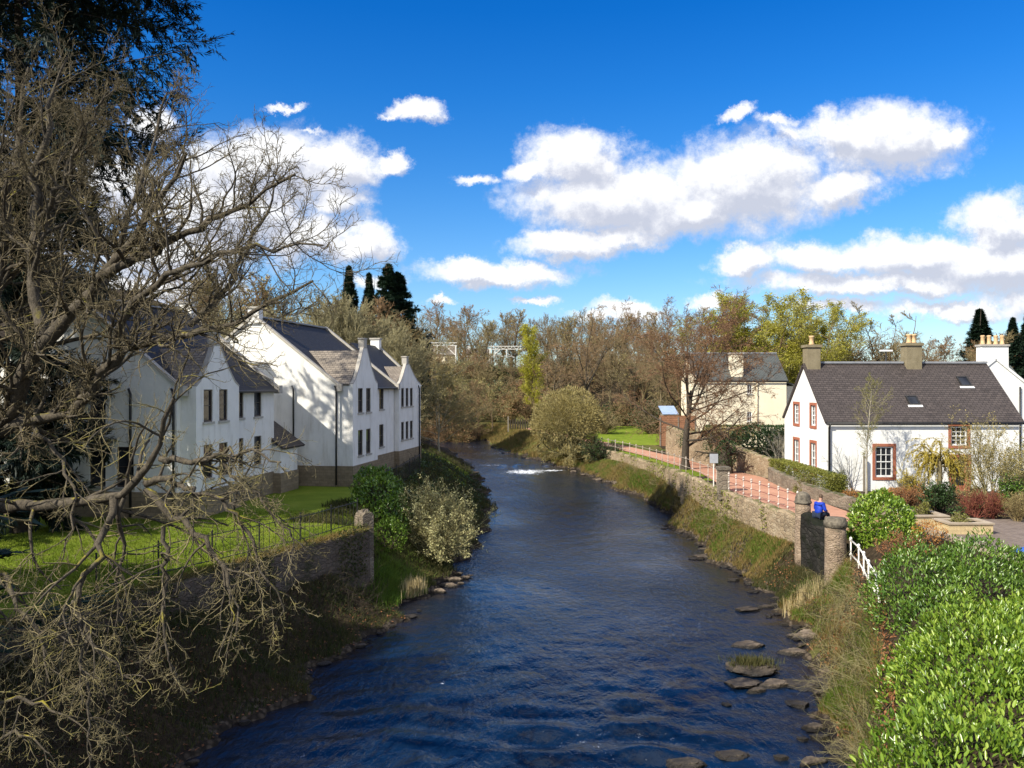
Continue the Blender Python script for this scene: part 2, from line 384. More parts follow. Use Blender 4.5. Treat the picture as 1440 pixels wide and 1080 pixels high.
class MB:
    """collects faces and links them as ONE mesh object, with metre-true UVs"""

    def __init__(s, M=None):
        s.v, s.f, s.M = [], [], M or Matrix()

    def add(s, vs, fs, M=None):
        M = M if M is not None else s.M
        o = len(s.v)
        s.v += [tuple(M @ Vector(p)) for p in vs]
        s.f += [tuple(i + o for i in f) for f in fs]
        return s

    def face(s, *vs, M=None):
        return s.add(vs, [tuple(range(len(vs)))], M)

    def box(s, x0, x1, y0, y1, z0, z1, M=None):
        v = [(x0, y0, z0), (x1, y0, z0), (x1, y1, z0), (x0, y1, z0), (x0, y0, z1), (x1, y0, z1), (x1, y1, z1), (x0, y1, z1)]
        return s.add(v, [(3, 2, 1, 0), (4, 5, 6, 7), (0, 1, 5, 4), (1, 2, 6, 5), (2, 3, 7, 6), (3, 0, 4, 7)], M)

    def bar(s, a, b, w, h, up=(0, 0, 1), M=None):
        a, b = Vector(a), Vector(b)
        d = (b - a).normalized()
        sd = d.cross(Vector(up))
        if sd.length < 1e-4:
            sd = d.cross(Vector((1, 0, 0)))
        sd.normalize()
        u = sd.cross(d)
        v = []
        for q in (a, b):
            for i, j in ((-1, -1), (1, -1), (1, 1), (-1, 1)):
                v.append(q + sd * (w / 2 * i) + u * (h / 2 * j))
        return s.add(v, [(3, 2, 1, 0), (4, 5, 6, 7), (0, 1, 5, 4), (1, 2, 6, 5), (2, 3, 7, 6), (3, 0, 4, 7)], M)

    def prism(s, pts, off, M=None):
        n = len(pts)
        off = Vector(off)
        v = [Vector(p) for p in pts] + [Vector(p) + off for p in pts]
        fs = [tuple(range(n)), tuple(reversed(range(n, 2 * n)))]
        for i in range(n):
            j = (i + 1) % n
            fs.append((i, n + i, n + j, j))
        return s.add(v, fs, M)

    def lathe(s, prof, c=(0, 0, 0), n=20, M=None, wob=0.0, rng=None):
        c = Vector(c)
        v, fs = [], []
        for r, z in prof:
            for k in range(n):
                a = 2 * PI * k / n
                q = r * (1 + (wob * (rng.random() - .5) if rng else 0))
                v.append(c + Vector((q * math.cos(a), q * math.sin(a), z)))
        for i in range(len(prof) - 1):
            for k in range(n):
                k2 = (k + 1) % n
                fs.append((i * n + k, i * n + k2, (i + 1) * n + k2, (i + 1) * n + k))
        fs.append(tuple(range((len(prof) - 1) * n, len(prof) * n)))
        fs.append(tuple(reversed(range(n))))
        return s.add(v, fs, M)

    def tube(s, pts, r, n=8, M=None):
        pts = [Vector(p) for p in pts]
        v, fs = [], []
        for i, p in enumerate(pts):
            d = (pts[min(i + 1, len(pts) - 1)] - pts[max(i - 1, 0)]).normalized()
            ref = Vector((0, 0, 1)) if abs(d.z) < .9 else Vector((1, 0, 0))
            a = d.cross(ref).normalized()
            b = d.cross(a)
            for k in range(n):
                t = 2 * PI * k / n
                v.append(p + a * (r * math.cos(t)) + b * (r * math.sin(t)))
        for i in range(len(pts) - 1):
            for k in range(n):
                k2 = (k + 1) % n
                fs.append((i * n + k, (i + 1) * n + k, (i + 1) * n + k2, i * n + k2))
        fs.append(tuple(range(n)))
        fs.append(tuple(reversed(range((len(pts) - 1) * n, len(pts) * n))))
        return s.add(v, fs, M)

    def build(s, name, mat, parent=None, smooth=False):
        me = bpy.data.meshes.new(name)
        me.from_pydata(s.v, [], s.f)
        me.materials.append(mat)
        uvl = me.uv_layers.new(name='UVMap').data
        for p in me.polygons:
            n = p.normal
            t = Vector((0, 0, 1)).cross(n)
            t = t.normalized() if t.length > 1e-3 else Vector((1, 0, 0))
            b = n.cross(t)
            for li in p.loop_indices:
                co = me.vertices[me.loops[li].vertex_index].co
                uvl[li].uv = (co.dot(t), co.dot(b))
            p.use_smooth = smooth
        return link(name, me, parent)


# ------------------------------------------------------------------ vectorised plants
def nrm(a):
    return a / np.maximum(np.linalg.norm(a, axis=-1, keepdims=True), 1e-9)


def walk(start, d, L, r0, rtip, K, wig, trop, rng):
    N = len(start)
    pts = np.empty((N, K + 1, 3))
    pts[:, 0] = start
    d = nrm(d)
    trop = np.asarray(trop, float)
    st = (L / K)[:, None]
    for k in range(K):
        d = nrm(d + rng.normal(0, wig, (N, 3)) + trop)
        pts[:, k + 1] = pts[:, k] + d * st
    rad = r0[:, None] * np.linspace(1, rtip, K + 1)[None]
    return pts, rad


def sprout(par, n, t0, t1, ang, asd, ratio, rr, K, wig, trop, rng, rtip=0.35, rmin=0.004, taper=0.5, shape=None, maxr=9.0):
    """n side branches on every branch of par"""
    pts, rad = par
    N, K1, _ = pts.shape
    Kp = K1 - 1
    idx = np.repeat(np.arange(N), n)
    t = (np.tile(np.arange(n), N) + rng.random(N * n)) / n
    t = t0 + (t1 - t0) * t
    f = np.clip(t * Kp, 0, Kp - 1e-4)
    i = f.astype(int)
    w = (f - i)[:, None]
    a, b = pts[idx, i], pts[idx, i + 1]
    pos = a * (1 - w) + b * w
    dr = nrm(b - a)
    r = rad[idx, i] * (1 - w[:, 0]) + rad[idx, i + 1] * w[:, 0]
    plen = np.linalg.norm(np.diff(pts, axis=1), axis=2).sum(1)[idx]
    per = nrm(np.cross(dr, rng.normal(0, 1, dr.shape)))
    an = np.radians(rng.normal(ang, asd, len(idx)))[:, None]
    d = dr * np.cos(an) + per * np.sin(an)
    L = plen * ratio * (1 - taper * t) * rng.uniform(.65, 1.3, len(idx))
    if shape is not None:
        L = plen * ratio * shape(t) * rng.uniform(.8, 1.2, len(idx))
    r0 = np.maximum(np.minimum(r * rr, maxr), rmin)
    return walk(pos, d, L, r0, rtip, K, wig, trop, rng)


def tubes(sets):
    """sets of (pts, rad, sides) -> verts, quads"""
    V, F, off = [], [], 0
    for pts, rad, S in sets:
        N, K1, _ = pts.shape
        T = nrm(np.gradient(pts, axis=1))
        ref = np.where(np.abs(T[:, :1, 2:3]) < .85, np.array([0, 0, 1.0]), np.array([1.0, 0, 0]))
        A = nrm(np.cross(T, np.broadcast_to(ref, T.shape)))
        B = np.cross(T, A)
        an = np.arange(S) / S * 2 * PI
        v = pts[:, :, None] + rad[:, :, None, None] * (np.cos(an)[:, None] * A[:, :, None] + np.sin(an)[:, None] * B[:, :, None])
        V.append(v.reshape(-1, 3))
        base = (np.arange(N)[:, None, None] * K1 + np.arange(K1 - 1)[None, :, None]) * S
        k = np.arange(S)[None, None]
        k2 = (k + 1) % S
        q = np.stack([base + k, base + S + k, base + S + k2, base + k2], -1).reshape(-1, 4)
        F.append(q + off)
        off += N * K1 * S
    return np.concatenate(V), np.concatenate(F)


def cards(pos, d, nor, L, W, fold=0.0, shp=0.45):
    """leaf shaped quads pairs: base, left, tip, right (folded along the rib when fold > 0)"""
    N = len(pos)
    d = nrm(d)
    sd = nrm(np.cross(d, nor))
    up = np.cross(sd, d)
    L, W = np.broadcast_to(L, N)[:, None], np.broadcast_to(W, N)[:, None]
    mid = pos + d * L * shp
    v = np.stack([pos, mid + sd * W / 2 + up * W * fold, pos + d * L, mid - sd * W / 2 + up * W * fold], 1).reshape(-1, 3)
    q = np.arange(N * 4).reshape(N, 4)
    return v, q


def rleaf(pos, d, nor, L, W):
    """broad 6 point leaves as two quads folded on the rib"""
    N = len(pos)
    d = nrm(d)
    sd = nrm(np.cross(d, nor))
    up = np.cross(sd, d)
    L, W = np.broadcast_to(L, N)[:, None], np.broadcast_to(W, N)[:, None]
    droop = -up * L * 0.10
    p = [pos, pos + d * L * .3 + sd * W * .46 + up * W * .16, pos + d * L * .72 + sd * W * .40 + up * W * .14 + droop * .5,
         pos + d * L + droop, pos + d * L * .72 - sd * W * .40 + up * W * .14 + droop * .5, pos + d * L * .3 - sd * W * .46 + up * W * .16]
    v = np.stack(p, 1).reshape(-1, 3)
    b = np.arange(N)[:, None] * 6
    q = np.concatenate([b + np.array([[0, 1, 2, 3]]), b + np.array([[0, 3, 4, 5]])])
    return v, q


def rand_dirs(n, rng):
    return nrm(rng.normal(0, 1, (n, 3)))


def sample_on(par, n, rng, jit=0.0):
    """n random points along the branches of par, with their direction"""
    pts, _ = par
    N, K1, _ = pts.shape
    i = rng.integers(0, N, n)
    k = rng.integers(0, K1 - 1, n)
    w = rng.random(n)[:, None]
    a, b = pts[i, k], pts[i, k + 1]
    return a * (1 - w) + b * w + rng.normal(0, 1, (n, 3)) * jit, nrm(b - a)


def bare_tree(seed, H=12.0, r=0.22, clear=0.25, n1=20, a1=55, l1=0.36, lv=((8, .5, 45), (7, .45, 42), (5, .55, 40)), up=0.06, wig=0.12,
              twig=0.012, shape=None, top=0.5, K=4, lean=(0, 0), s1=6, droop=None, trunkwig=.04, fork=None):
    """trunk and limbs in one array set, twigs in another"""
    rng = np.random.default_rng(seed)
    tr = walk(np.zeros((1, 3)), np.array([[lean[0], lean[1], 1.0]]), np.array([H * (top if fork else 1.0)]), np.array([r]), 0.35 if fork else .12, 10, trunkwig, (0, 0, .02), rng)
    tr[1][:, 0] *= 1.35
    shape = shape or (lambda t: np.sin(np.clip((t - clear) / (1.02 - clear), 0, 1) ** .7 * PI) * .75 + .28)
    bases = [(tr[0], tr[1], 9)]
    src = tr
    if fork:
        fk = sprout(tr, fork, .6, 1.0, 28, 9, (1 - top) / top, .62, 8, .09, (0, 0, .06), rng, .15, taper=0.0)
        bases.append((fk[0], fk[1], 7))
        l1s = [sprout(tr, max(2, n1 // 4), clear / top, .95, a1, 10, l1 / top, .42, K + 2, wig, (0, 0, up), rng, .2, twig * 1.5, shape=lambda t: np.ones_like(t)),
               sprout(fk, max(2, n1 // fork), .15, 1.0, a1 * .85, 12, l1 / (1 - top), .5, K + 2, wig, (0, 0, up), rng, .2, twig * 1.5, taper=.65)]
        tw = []
        for q in l1s:
            bases.append((q[0], q[1], 5))
    else:
        l1s = [sprout(src, n1, clear, 1.0, a1, 10, l1, .42, K + 2, wig, (0, 0, up), rng, .2, twig * 1.5, shape=shape)]
        bases.append((l1s[0][0], l1s[0][1], 5))
        tw = []
    last = []
    cur = l1s
    for li, (n, ra, an) in enumerate(lv):
        nxt = []
        fin = li == len(lv) - 1
        for q in cur:
            trp = (0, 0, up * .6) if droop is None or li == 0 else (0, 0, droop)
            w = sprout(q, n, .15, 1.0, an, 12, ra, .55, 2 if fin else max(3, K - 1), wig * (1.3 if not fin else 1.0), trp, rng, .3, twig)
            nxt.append(w)
            tw.append((w[0], w[1], 3 if li else 4))
        cur = nxt
    zz = np.concatenate([q[0][..., 2].ravel() for q in bases[1:]] + [q[0][..., 2].ravel() for q in cur])
    k = H / np.percentile(zz, 99.3)
    for L in (bases, tw):
        for q in L:
            q[0][...] *= k
    return bases, tw, cur, rng


def as_mesh(name, sets, mat, smooth=True):
    v, q = tubes(sets)
    return np_mesh(name, v, q, mat, smooth)


def place(parts, name, loc, label, cat, group=None, rz=0.0, sc=1.0):
    """a plant: Empty at its foot with one child per (part name, mesh)"""
    r = empty(name, loc, label, cat, group, rz, sc)
    for pn, me in parts:
        link(pn, me, r)
    return r


def mesh_tree(seed, barkm, twigm, name='tree', leaf=None, **kw):
    b, t, last, rng = bare_tree(seed, **kw)
    parts = [('trunk', as_mesh(name + '_trunk', b, barkm)), ('crown', as_mesh(name + '_crown', t, twigm))]
    if leaf:
        n, L, W, lm, jit = leaf
        pos, dr = sample_on((np.concatenate([q[0] for q in last]), None), n, rng, jit)
        d = nrm(dr * .5 + rand_dirs(n, rng))
        v, q = cards(pos, d, rand_dirs(n, rng), rng.uniform(.6, 1.3, n) * L, rng.uniform(.6, 1.3, n) * W)
        parts.append(('foliage', np_mesh(name + '_foliage', v, q, lm)))
    return parts


def conifer(seed, H=14, R=3.0, r=.25, nb=150, ns=26, mat=None, clear=.05, droop=-.02, power=.9, cardL=.5, cardW=.10, irregular=.2, barkm=None, nc=5, flat=.35, profile=None):
    rng = np.random.default_rng(seed)
    tr = walk(np.zeros((1, 3)), np.array([[0, 0, 1.0]]), np.array([H]), np.array([r]), .06, 10, .012, (0, 0, .02), rng)
    t = np.sort(rng.random(nb) ** .8) * (1 - clear) + clear
    t = np.minimum(t, .995)
    az = np.arange(nb) * 2.39996 + rng.normal(0, .3, nb)
    prof = ((1 - t) ** power) * (1 - irregular + 2 * irregular * rng.random(nb)) + .02
    if profile:
        prof = np.interp(t, *zip(*profile)) * (1 - irregular + 2 * irregular * rng.random(nb))
    L = R * prof
    pos = np.stack([np.zeros(nb), np.zeros(nb), t * H], 1)
    el = np.radians(rng.normal(2, 9, nb)) + (t - .35) * .7
    d = np.stack([np.cos(az) * np.cos(el), np.sin(az) * np.cos(el), np.sin(el)], 1)
    br = walk(pos, d, L, np.maximum(r * .3 * (1 - t), .012), .2, 5, .05, (0, 0, droop), rng)
    sp = sprout(br, ns, .08, 1.0, 52, 10, .34, .5, 2, .10, (0, 0, droop * 1.5), rng, .4, .006, taper=.55)
    N = len(sp[0])
    n = N * nc
    p, dr = sample_on(sp, n, rng, .03)
    dd = nrm(dr + rand_dirs(n, rng) * .6 + np.array([0, 0, -.12]))
    v, q = cards(p, dd, nrm(rand_dirs(n, rng) * flat + np.array([0, 0, 1.0])), rng.uniform(.6, 1.2, n) * cardL, rng.uniform(.6, 1.2, n) * cardW, .1)
    nm = 'conifer'
    return [('trunk', as_mesh(nm + '_trunk', [(tr[0], tr[1], 9), (br[0], br[1], 4)], barkm or MT['bark_dark'])), ('foliage', np_mesh(nm + '_foliage', v, q, mat or MT['spruce']))]


def shrub(seed, R=1.5, H=2.0, stems=14, lv=((7, .55, 38), (6, .5, 40)), spread=38, twig=.006, r=.03, twm=None, leaf=None, up=.05, wig=.1, droop=None, name='shrub'):
    rng = np.random.default_rng(seed)
    az = rng.random(stems) * 2 * PI
    tilt = np.radians(np.abs(rng.normal(0, spread, stems)).clip(0, 80))
    d = np.stack([np.cos(az) * np.sin(tilt), np.sin(az) * np.sin(tilt), np.cos(tilt)], 1)
    L = 1 / np.sqrt((np.sin(tilt) / R) ** 2 + (np.cos(tilt) / H) ** 2) * rng.uniform(.75, 1.05, stems)
    st = walk(np.stack([np.cos(az), np.sin(az), az * 0], 1) * R * .1 * rng.random((stems, 1)), d, L, np.full(stems, r), .3, 6, wig, (0, 0, up), rng)
    sets = [(st[0], st[1], 5)]
    cur = st
    tw = []
    for i, (n, ra, an) in enumerate(lv):
        cur = sprout(cur, n, .2, 1.0, an, 12, ra, .55, 3, wig * 1.3, (0, 0, up if droop is None else droop), rng, .35, twig, taper=.5)
        tw.append((cur[0], cur[1], 3))
    parts = [('stems', as_mesh(name + '_stems', sets + tw, twm or MT['twig_wood']))]
    if leaf:
        n, Ls, Ws, lm, jit = leaf
        pos, dr = sample_on(cur, n, rng, jit)
        dd = nrm(dr * .6 + rand_dirs(n, rng))
        v, q = cards(pos, dd, nrm(rand_dirs(n, rng) + np.array([0, 0, .5])), rng.uniform(.6, 1.3, n) * Ls, rng.uniform(.6, 1.3, n) * Ws, .12)
        parts.append(('foliage', np_mesh(name + '_foliage', v, q, lm)))
    return parts


def leafy_mass(seed, ells, n, L, W, lm, stemm=None, zmin=-9, depth=.3, name='bush', broad=True, lump=.18):
    """evergreen bush: leaves through the outer shell of a union of lumpy ellipsoids; ells: (x,y,z,rx,ry,rz); a few stems inside"""
    rng = np.random.default_rng(seed)
    E = np.array(ells, float)
    area = (E[:, 3] * E[:, 4] + E[:, 3] * E[:, 5] + E[:, 4] * E[:, 5])
    pick = rng.choice(len(E), n * 2, p=area / area.sum())
    u = rand_dirs(n * 2, rng)
    e = E[pick]
    lumps = 1 + lump * (np.sin(u[:, 0] * 7 + e[:, 0] * 3) * np.sin(u[:, 1] * 6 + e[:, 1] * 2) * np.sin(u[:, 2] * 7 + 1) + .5 * np.sin(u[:, 0] * 15 + 2) * np.sin(u[:, 1] * 17) * np.sin(u[:, 2] * 13))
    k = lumps * (1 - depth * rng.random(n * 2) ** 2.2)
    pos = e[:, :3] + u * e[:, 3:] * k[:, None]
    keep = pos[:, 2] > zmin
    for q in E:
        w = ((pos - q[:3]) / q[3:])
        keep &= ~((w ** 2).sum(1) < .55)
    pos, nor = pos[keep][:n], nrm(u / e[:, 3:])[keep][:n]
    m = len(pos)
    d = nrm(nor * .5 + rand_dirs(m, rng) * .65 + np.array([0, 0, .6]))
    nn = nrm(nor + rand_dirs(m, rng) * .55 + np.array([0, 0, .5]))
    ll, ww = rng.uniform(.65, 1.25, m) * L, rng.uniform(.7, 1.2, m) * W
    v, q = rleaf(pos, d, nn, ll, ww) if broad else cards(pos, d, nn, ll, ww, .15)
    parts = [('foliage', np_mesh(name + '_foliage', v, q, lm))]
    # woody stems that fan out inside each lump
    st = []
    for q in E:
        ns = 9
        az = rng.random(ns) * 2 * PI
        d = np.stack([np.cos(az) * .7, np.sin(az) * .7, np.full(ns, .8)], 1)
        st.append(walk(np.repeat(q[None, :3] - np.array([[0, 0, q[5] * .9]]), ns, 0), d * q[None, 3:], np.full(ns, q[3:].mean() * 1.45), np.full(ns, .035), .3, 5, .12, (0, 0, 0), rng))
    st = (np.concatenate([a[0] for a in st]), np.concatenate([a[1] for a in st]))
    s2 = sprout(st, 6, .3, 1, 45, 10, .4, .5, 3, .1, (0, 0, .03), rng, .3, .008)
    parts.append(('stems', as_mesh(name + '_stems', [(st[0], st[1], 5), (s2[0], s2[1], 3)], stemm or MT['bark_dark'])))
    return parts
# ------------------------------------------------------------------ camera, light, sky
cam = bpy.data.cameras.new('camera')
cam.sensor_width = 36.0
cam.lens = 36.0 * FPX / 1440
cam.clip_end = 9000
co_ = bpy.data.objects.new('camera', cam)
COL.objects.link(co_)
co_.location = (0, 0, CAMZ)
co_.rotation_euler = (PI / 2, 0, 0)
scene.camera = co_

SUN_EL = math.radians(40)
SUN_AZ = math.radians(232)              # from +Y towards +X
SDIR = Vector((math.sin(SUN_AZ) * math.cos(SUN_EL), math.cos(SUN_AZ) * math.cos(SUN_EL), math.sin(SUN_EL)))
sl = bpy.data.lights.new('sun', 'SUN')
sl.energy = 5.0
sl.angle = math.radians(0.5)
sl.color = (1.0, 0.93, 0.80)
so = bpy.data.objects.new('sun', sl)
COL.objects.link(so)
so.rotation_euler = SDIR.to_track_quat('Z', 'Y').to_euler()
scene.view_settings.view_transform = 'Standard'
scene.view_settings.look = 'None'
scene.view_settings.exposure = 0.60
scene.view_settings.gamma = 1.0

CLOUDS = [  # u, v, ru, rv as seen on the sky, weight
    (590, 150, 40, 19, .95), (565, 158, 34, 9, .7), (672, 248, 45, 14, .62),
    (815, 222, 80, 40, 1), (745, 236, 52, 18, .85), (870, 278, 145, 48, 1.05), (1040, 262, 110, 68, 1.05), (960, 300, 130, 36, 1), (1178, 264, 66, 30, 1),
    (1060, 235, 100, 45, 1), (800, 342, 78, 24, 1), (860, 330, 90, 20, .9),
    (1245, 200, 108, 46, 1.05), (1178, 188, 50, 34, 1), (1320, 195, 45, 24, .9), (1040, 155, 36, 14, .85), (1095, 175, 55, 15, .6), (1120, 190, 60, 30, .5),
    (690, 385, 112, 21, 1.0), (655, 375, 40, 16, 1), (755, 426, 42, 9, .85), (618, 427, 30, 8, .7), (885, 436, 60, 14, .95), (1000, 430, 34, 14, .9), (860, 447, 90, 12, .7),
    (1045, 370, 52, 24, .95), (1160, 362, 110, 27, .9), (1280, 358, 140, 34, 1), (1410, 315, 62, 45, 1.05), (1240, 398, 210, 20, 1), (1400, 372, 130, 40, 1.05),
    (1350, 432, 120, 17, .9), (1180, 430, 110, 15, .75), (1480, 420, 120, 30, .9), (1560, 350, 120, 70, 1),
    (215, 172, 42, 26, 1), (375, 236, 120, 52, 1.05), (480, 226, 66, 38, .98), (552, 224, 30, 18, .95), (470, 275, 62, 26, .85), (512, 345, 50, 32, 1), (440, 330, 90, 44, .95),
    (320, 295, 120, 60, 1.05), (250, 355, 120, 45, 1), (200, 405, 150, 34, .95), (150, 260, 90, 60, .9), (60, 330, 120, 60, .9), (398, 152, 46, 9, .62), (430, 185, 60, 9, .5),
    (530, 400, 60, 18, .6), (-150, 250, 200, 80, 1), (-500, 330, 260, 90, 1), (1900, 280, 220, 80, 1)]


def build_world():
    w = bpy.data.worlds.new('World')
    scene.world = w
    w.use_nodes = True
    w.cycles.sampling_method = 'MANUAL'
    w.cycles.sample_map_resolution = 512
    T = NT(w.node_tree)
    for n in list(w.node_tree.nodes):
        w.node_tree.nodes.remove(n)
    out = T.n('ShaderNodeOutputWorld')
    sky = T.n('ShaderNodeTexSky', sky_type='NISHITA', sun_disc=False, sun_elevation=SUN_EL, sun_rotation=SUN_AZ, air_density=1.0, dust_density=0.25, ozone_density=2.2)
    g = T.n('ShaderNodeTexCoord').outputs['Generated']
    xyz = T.n('ShaderNodeSeparateXYZ', {0: g})
    yy = T.math('MAXIMUM', xyz.outputs[1], 0.05)
    a = T.math('DIVIDE', xyz.outputs[0], yy)
    b = T.math('DIVIDE', xyz.outputs[2], yy)
    ab = T.n('ShaderNodeCombineXYZ', {0: a, 1: b, 2: 0.0}).outputs[0]
    # blue deepens: the hue of the sky a little richer, as the photograph's
    skyc = T.n('ShaderNodeHueSaturation', {'Hue': 0.503, 'Saturation': T.n('ShaderNodeMapRange', {0: xyz.outputs[2], 1: 0.0, 2: 0.42, 3: 1.12, 4: 1.46}).outputs[0], 'Value': 1.0, 'Color': sky.outputs[0]}).outputs[0]
    elev = T.n('ShaderNodeMapRange', {0: xyz.outputs[2], 1: 0.02, 2: 0.34}).outputs[0]
    skyc = T.mix(1.0, skyc, T.mix(elev, (0.78, 0.90, 1.10, 1), (0.34, 0.90, 1.24, 1)), 'MULTIPLY')
    bgs = T.n('ShaderNodeBackground', {0: skyc, 1: 0.095})

    def field(vec):
        wob = T.n('ShaderNodeTexNoise', {'Vector': vec, 'Scale': 11.0, 'Detail': 9.0, 'Roughness': 0.70})
        wc = T.n('ShaderNodeVectorMath', {0: wob.outputs[1], 1: (0.5, 0.5, 0.5)}, operation='SUBTRACT').outputs[0]
        wc = T.n('ShaderNodeVectorMath', {0: wc, 1: (0.105, 0.075, 0.0)}, operation='MULTIPLY').outputs[0]
        v = T.n('ShaderNodeVectorMath', {0: vec, 1: wc}, operation='ADD').outputs[0]
        best = None
        for (cu, cv, ru, rv, wt) in CLOUDS:
            c = ((cu - 720) / FPX, (540 - cv) / FPX, 0)
            inv = (FPX / ru * 0.86, FPX / rv * 0.86, 0)
            d = T.n('ShaderNodeVectorMath', {0: v, 1: inv, 2: tuple(-c[i] * inv[i] for i in range(3))}, operation='MULTIPLY_ADD').outputs[0]
            ln = T.n('ShaderNodeVectorMath', {0: d}, operation='LENGTH').outputs['Value']
            dn = T.math('MULTIPLY_ADD', ln, -1.0, wt)
            best = dn if best is None else T.n('ShaderNodeMath', {0: best, 1: dn, 2: 0.14}, operation='SMOOTH_MAX').outputs[0]
        nz = T.noise(vec, 30.0, 9.0, 0.66)
        return T.math('ADD', best, T.math('MULTIPLY_ADD', nz, 0.88, -0.44))
    f0 = field(ab)
    off = T.n('ShaderNodeVectorMath', {0: ab, 1: (-0.009, 0.020, 0.0)}, operation='ADD').outputs[0]
    f1 = field(off)
    dens = T.n('ShaderNodeMapRange', {0: f0, 1: -0.13, 2: 0.50, 3: 0.0, 4: 1.0}, interpolation_type='SMOOTHSTEP').outputs[0]
    front = T.math('GREATER_THAN', xyz.outputs[1], 0.06)
    # unseen cloud added beside and behind the camera to whiten the ambient light
    gs = T.n('ShaderNodeMapping', {'Vector': g, 'Scale': (1.0, 1.0, 2.2)}).outputs[0]
    rest = T.n('ShaderNodeMapRange', {0: T.noise(gs, 2.6, 8.0, 0.58), 1: 0.42, 2: 0.56, 3: 0.0, 4: 1.0}, interpolation_type='SMOOTHSTEP').outputs[0]
    side = T.n('ShaderNodeMapRange', {0: xyz.outputs[1], 1: 0.62, 2: 0.48, 3: 0.0, 4: 1.0}).outputs[0]
    low = T.n('ShaderNodeMapRange', {0: xyz.outputs[2], 1: -0.02, 2: 0.05, 3: 0.0, 4: 1.0}).outputs[0]
    rest = T.math('MULTIPLY', T.math('MULTIPLY', rest, side), low)
    lit = T.math('SUBTRACT', f0, f1)          # > 0 at the sun side
    lit = T.math('MULTIPLY_ADD', lit, 1.35, 0.58)
    thick = T.math('MULTIPLY', T.math('MAXIMUM', f1, 0.0), -0.28)
    lit = T.math('ADD', lit, thick, clamp=True)
    lit = T.mix(front, (0.66, 0.66, 0.66, 1), lit)
    cc = T.ramp(lit, [(0.0, (0.56, 0.59, 0.69)), (0.3, (0.68, 0.70, 0.78)), (0.55, (0.85, 0.86, 0.90)), (0.85, (1.0, 1.0, 1.0))])
    bgc = T.n('ShaderNodeBackground', {0: cc, 1: 0.74})
    mx = T.n('ShaderNodeMixShader', {0: T.math('MAXIMUM', T.math('MULTIPLY', T.math('MULTIPLY', dens, 0.97), front), rest)})
    T.L.new(bgs.outputs[0], mx.inputs[1])
    T.L.new(bgc.outputs[0], mx.inputs[2])
    T.L.new(mx.outputs[0], out.inputs[0])


build_world()

# ------------------------------------------------------------------ river course and terrain
_yl = [0, 10, 15, 20, 22.8, 27.5, 31, 35, 40.7, 48, 56.5, 70, 80, 90, 101, 120, 135, 150, 165]
_xl = [-9.2, -8.8, -8.3, -7.5, -6.5, -5.3, -4.5, -3.5, -2.5, -1.9, -1.6, -2.9, -4.8, -6.3, -8.5, -15, -32, -70, -300]
_yr = [0, 10, 15, 20, 25, 28, 31, 34, 36, 40.7, 44, 48, 56.5, 65, 72, 81, 90, 101, 110, 120, 135, 150, 165]
_xr = [3, 5.2, 6.9, 8.2, 9.5, 10.4, 10.6, 11.0, 11.0, 10.3, 10.7, 10.4, 10.9, 8.9, 7.4, 4.4, 1.8, -1.8, -2.8, -5, -16, -44, -290]


def fXL(y):
    return np.interp(y, _yl, _xl) + .28 * np.sin(y * 1.7) + .18 * np.sin(y * 4.1 + 1) + .3 * np.sin(y * .9) + .08 * np.sin(y * 9.1)


def fXR(y):
    return np.interp(y, _yr, _xr) + .30 * np.sin(y * 1.3 + 2) + .18 * np.sin(y * 3.7) + .42 * np.sin(y * .83 + 1.1) * sst(38, 44, y) + .10 * np.sin(y * 8.3)


def sst(a, b, x):
    t = np.clip((x - a) / (b - a), 0, 1)
    return t * t * (3 - 2 * t)


WALL_L = [(-18.5, 8), (-14.2, 17), (-11.6, 22), (-9.3, 26.8), (-6.1, 33.4)]
WALL_R = [(12.85, 35.9), (12.6, 38), (11.75, 45), (11.6, 52), (11.55, 58), (11.3, 64), (10.2, 72), (8.6, 79)]


def WZ(y):
    return .85 * sst(44, 84, y)


def LZ(y):
    return 3.0 - .4 * sst(48, 66, y)

LINE_R = [(4.2, 6), (6.7, 14), (9.3, 20), (11.5, 25.5), (13.2, 32), (12.9, 36)] + WALL_R[2:]


def lineX(L, y):
    return np.interp(y, [p[1] for p in L], [p[0] for p in L])


_r = np.random.default_rng(3)
_wv = [(_r.normal(0, 1, 2) * f, _r.random() * 6.28, amp) for f, amp in ((.25, .5), (.4, .4), (.8, .22), (1.3, .14), (2.2, .08), (3.1, .06)) for _ in range(3)]


def wob(x, y):
    s = 0
    for k, ph, am in _wv:
        s = s + am * np.sin(k[0] * x + k[1] * y + ph)
    return s / 3


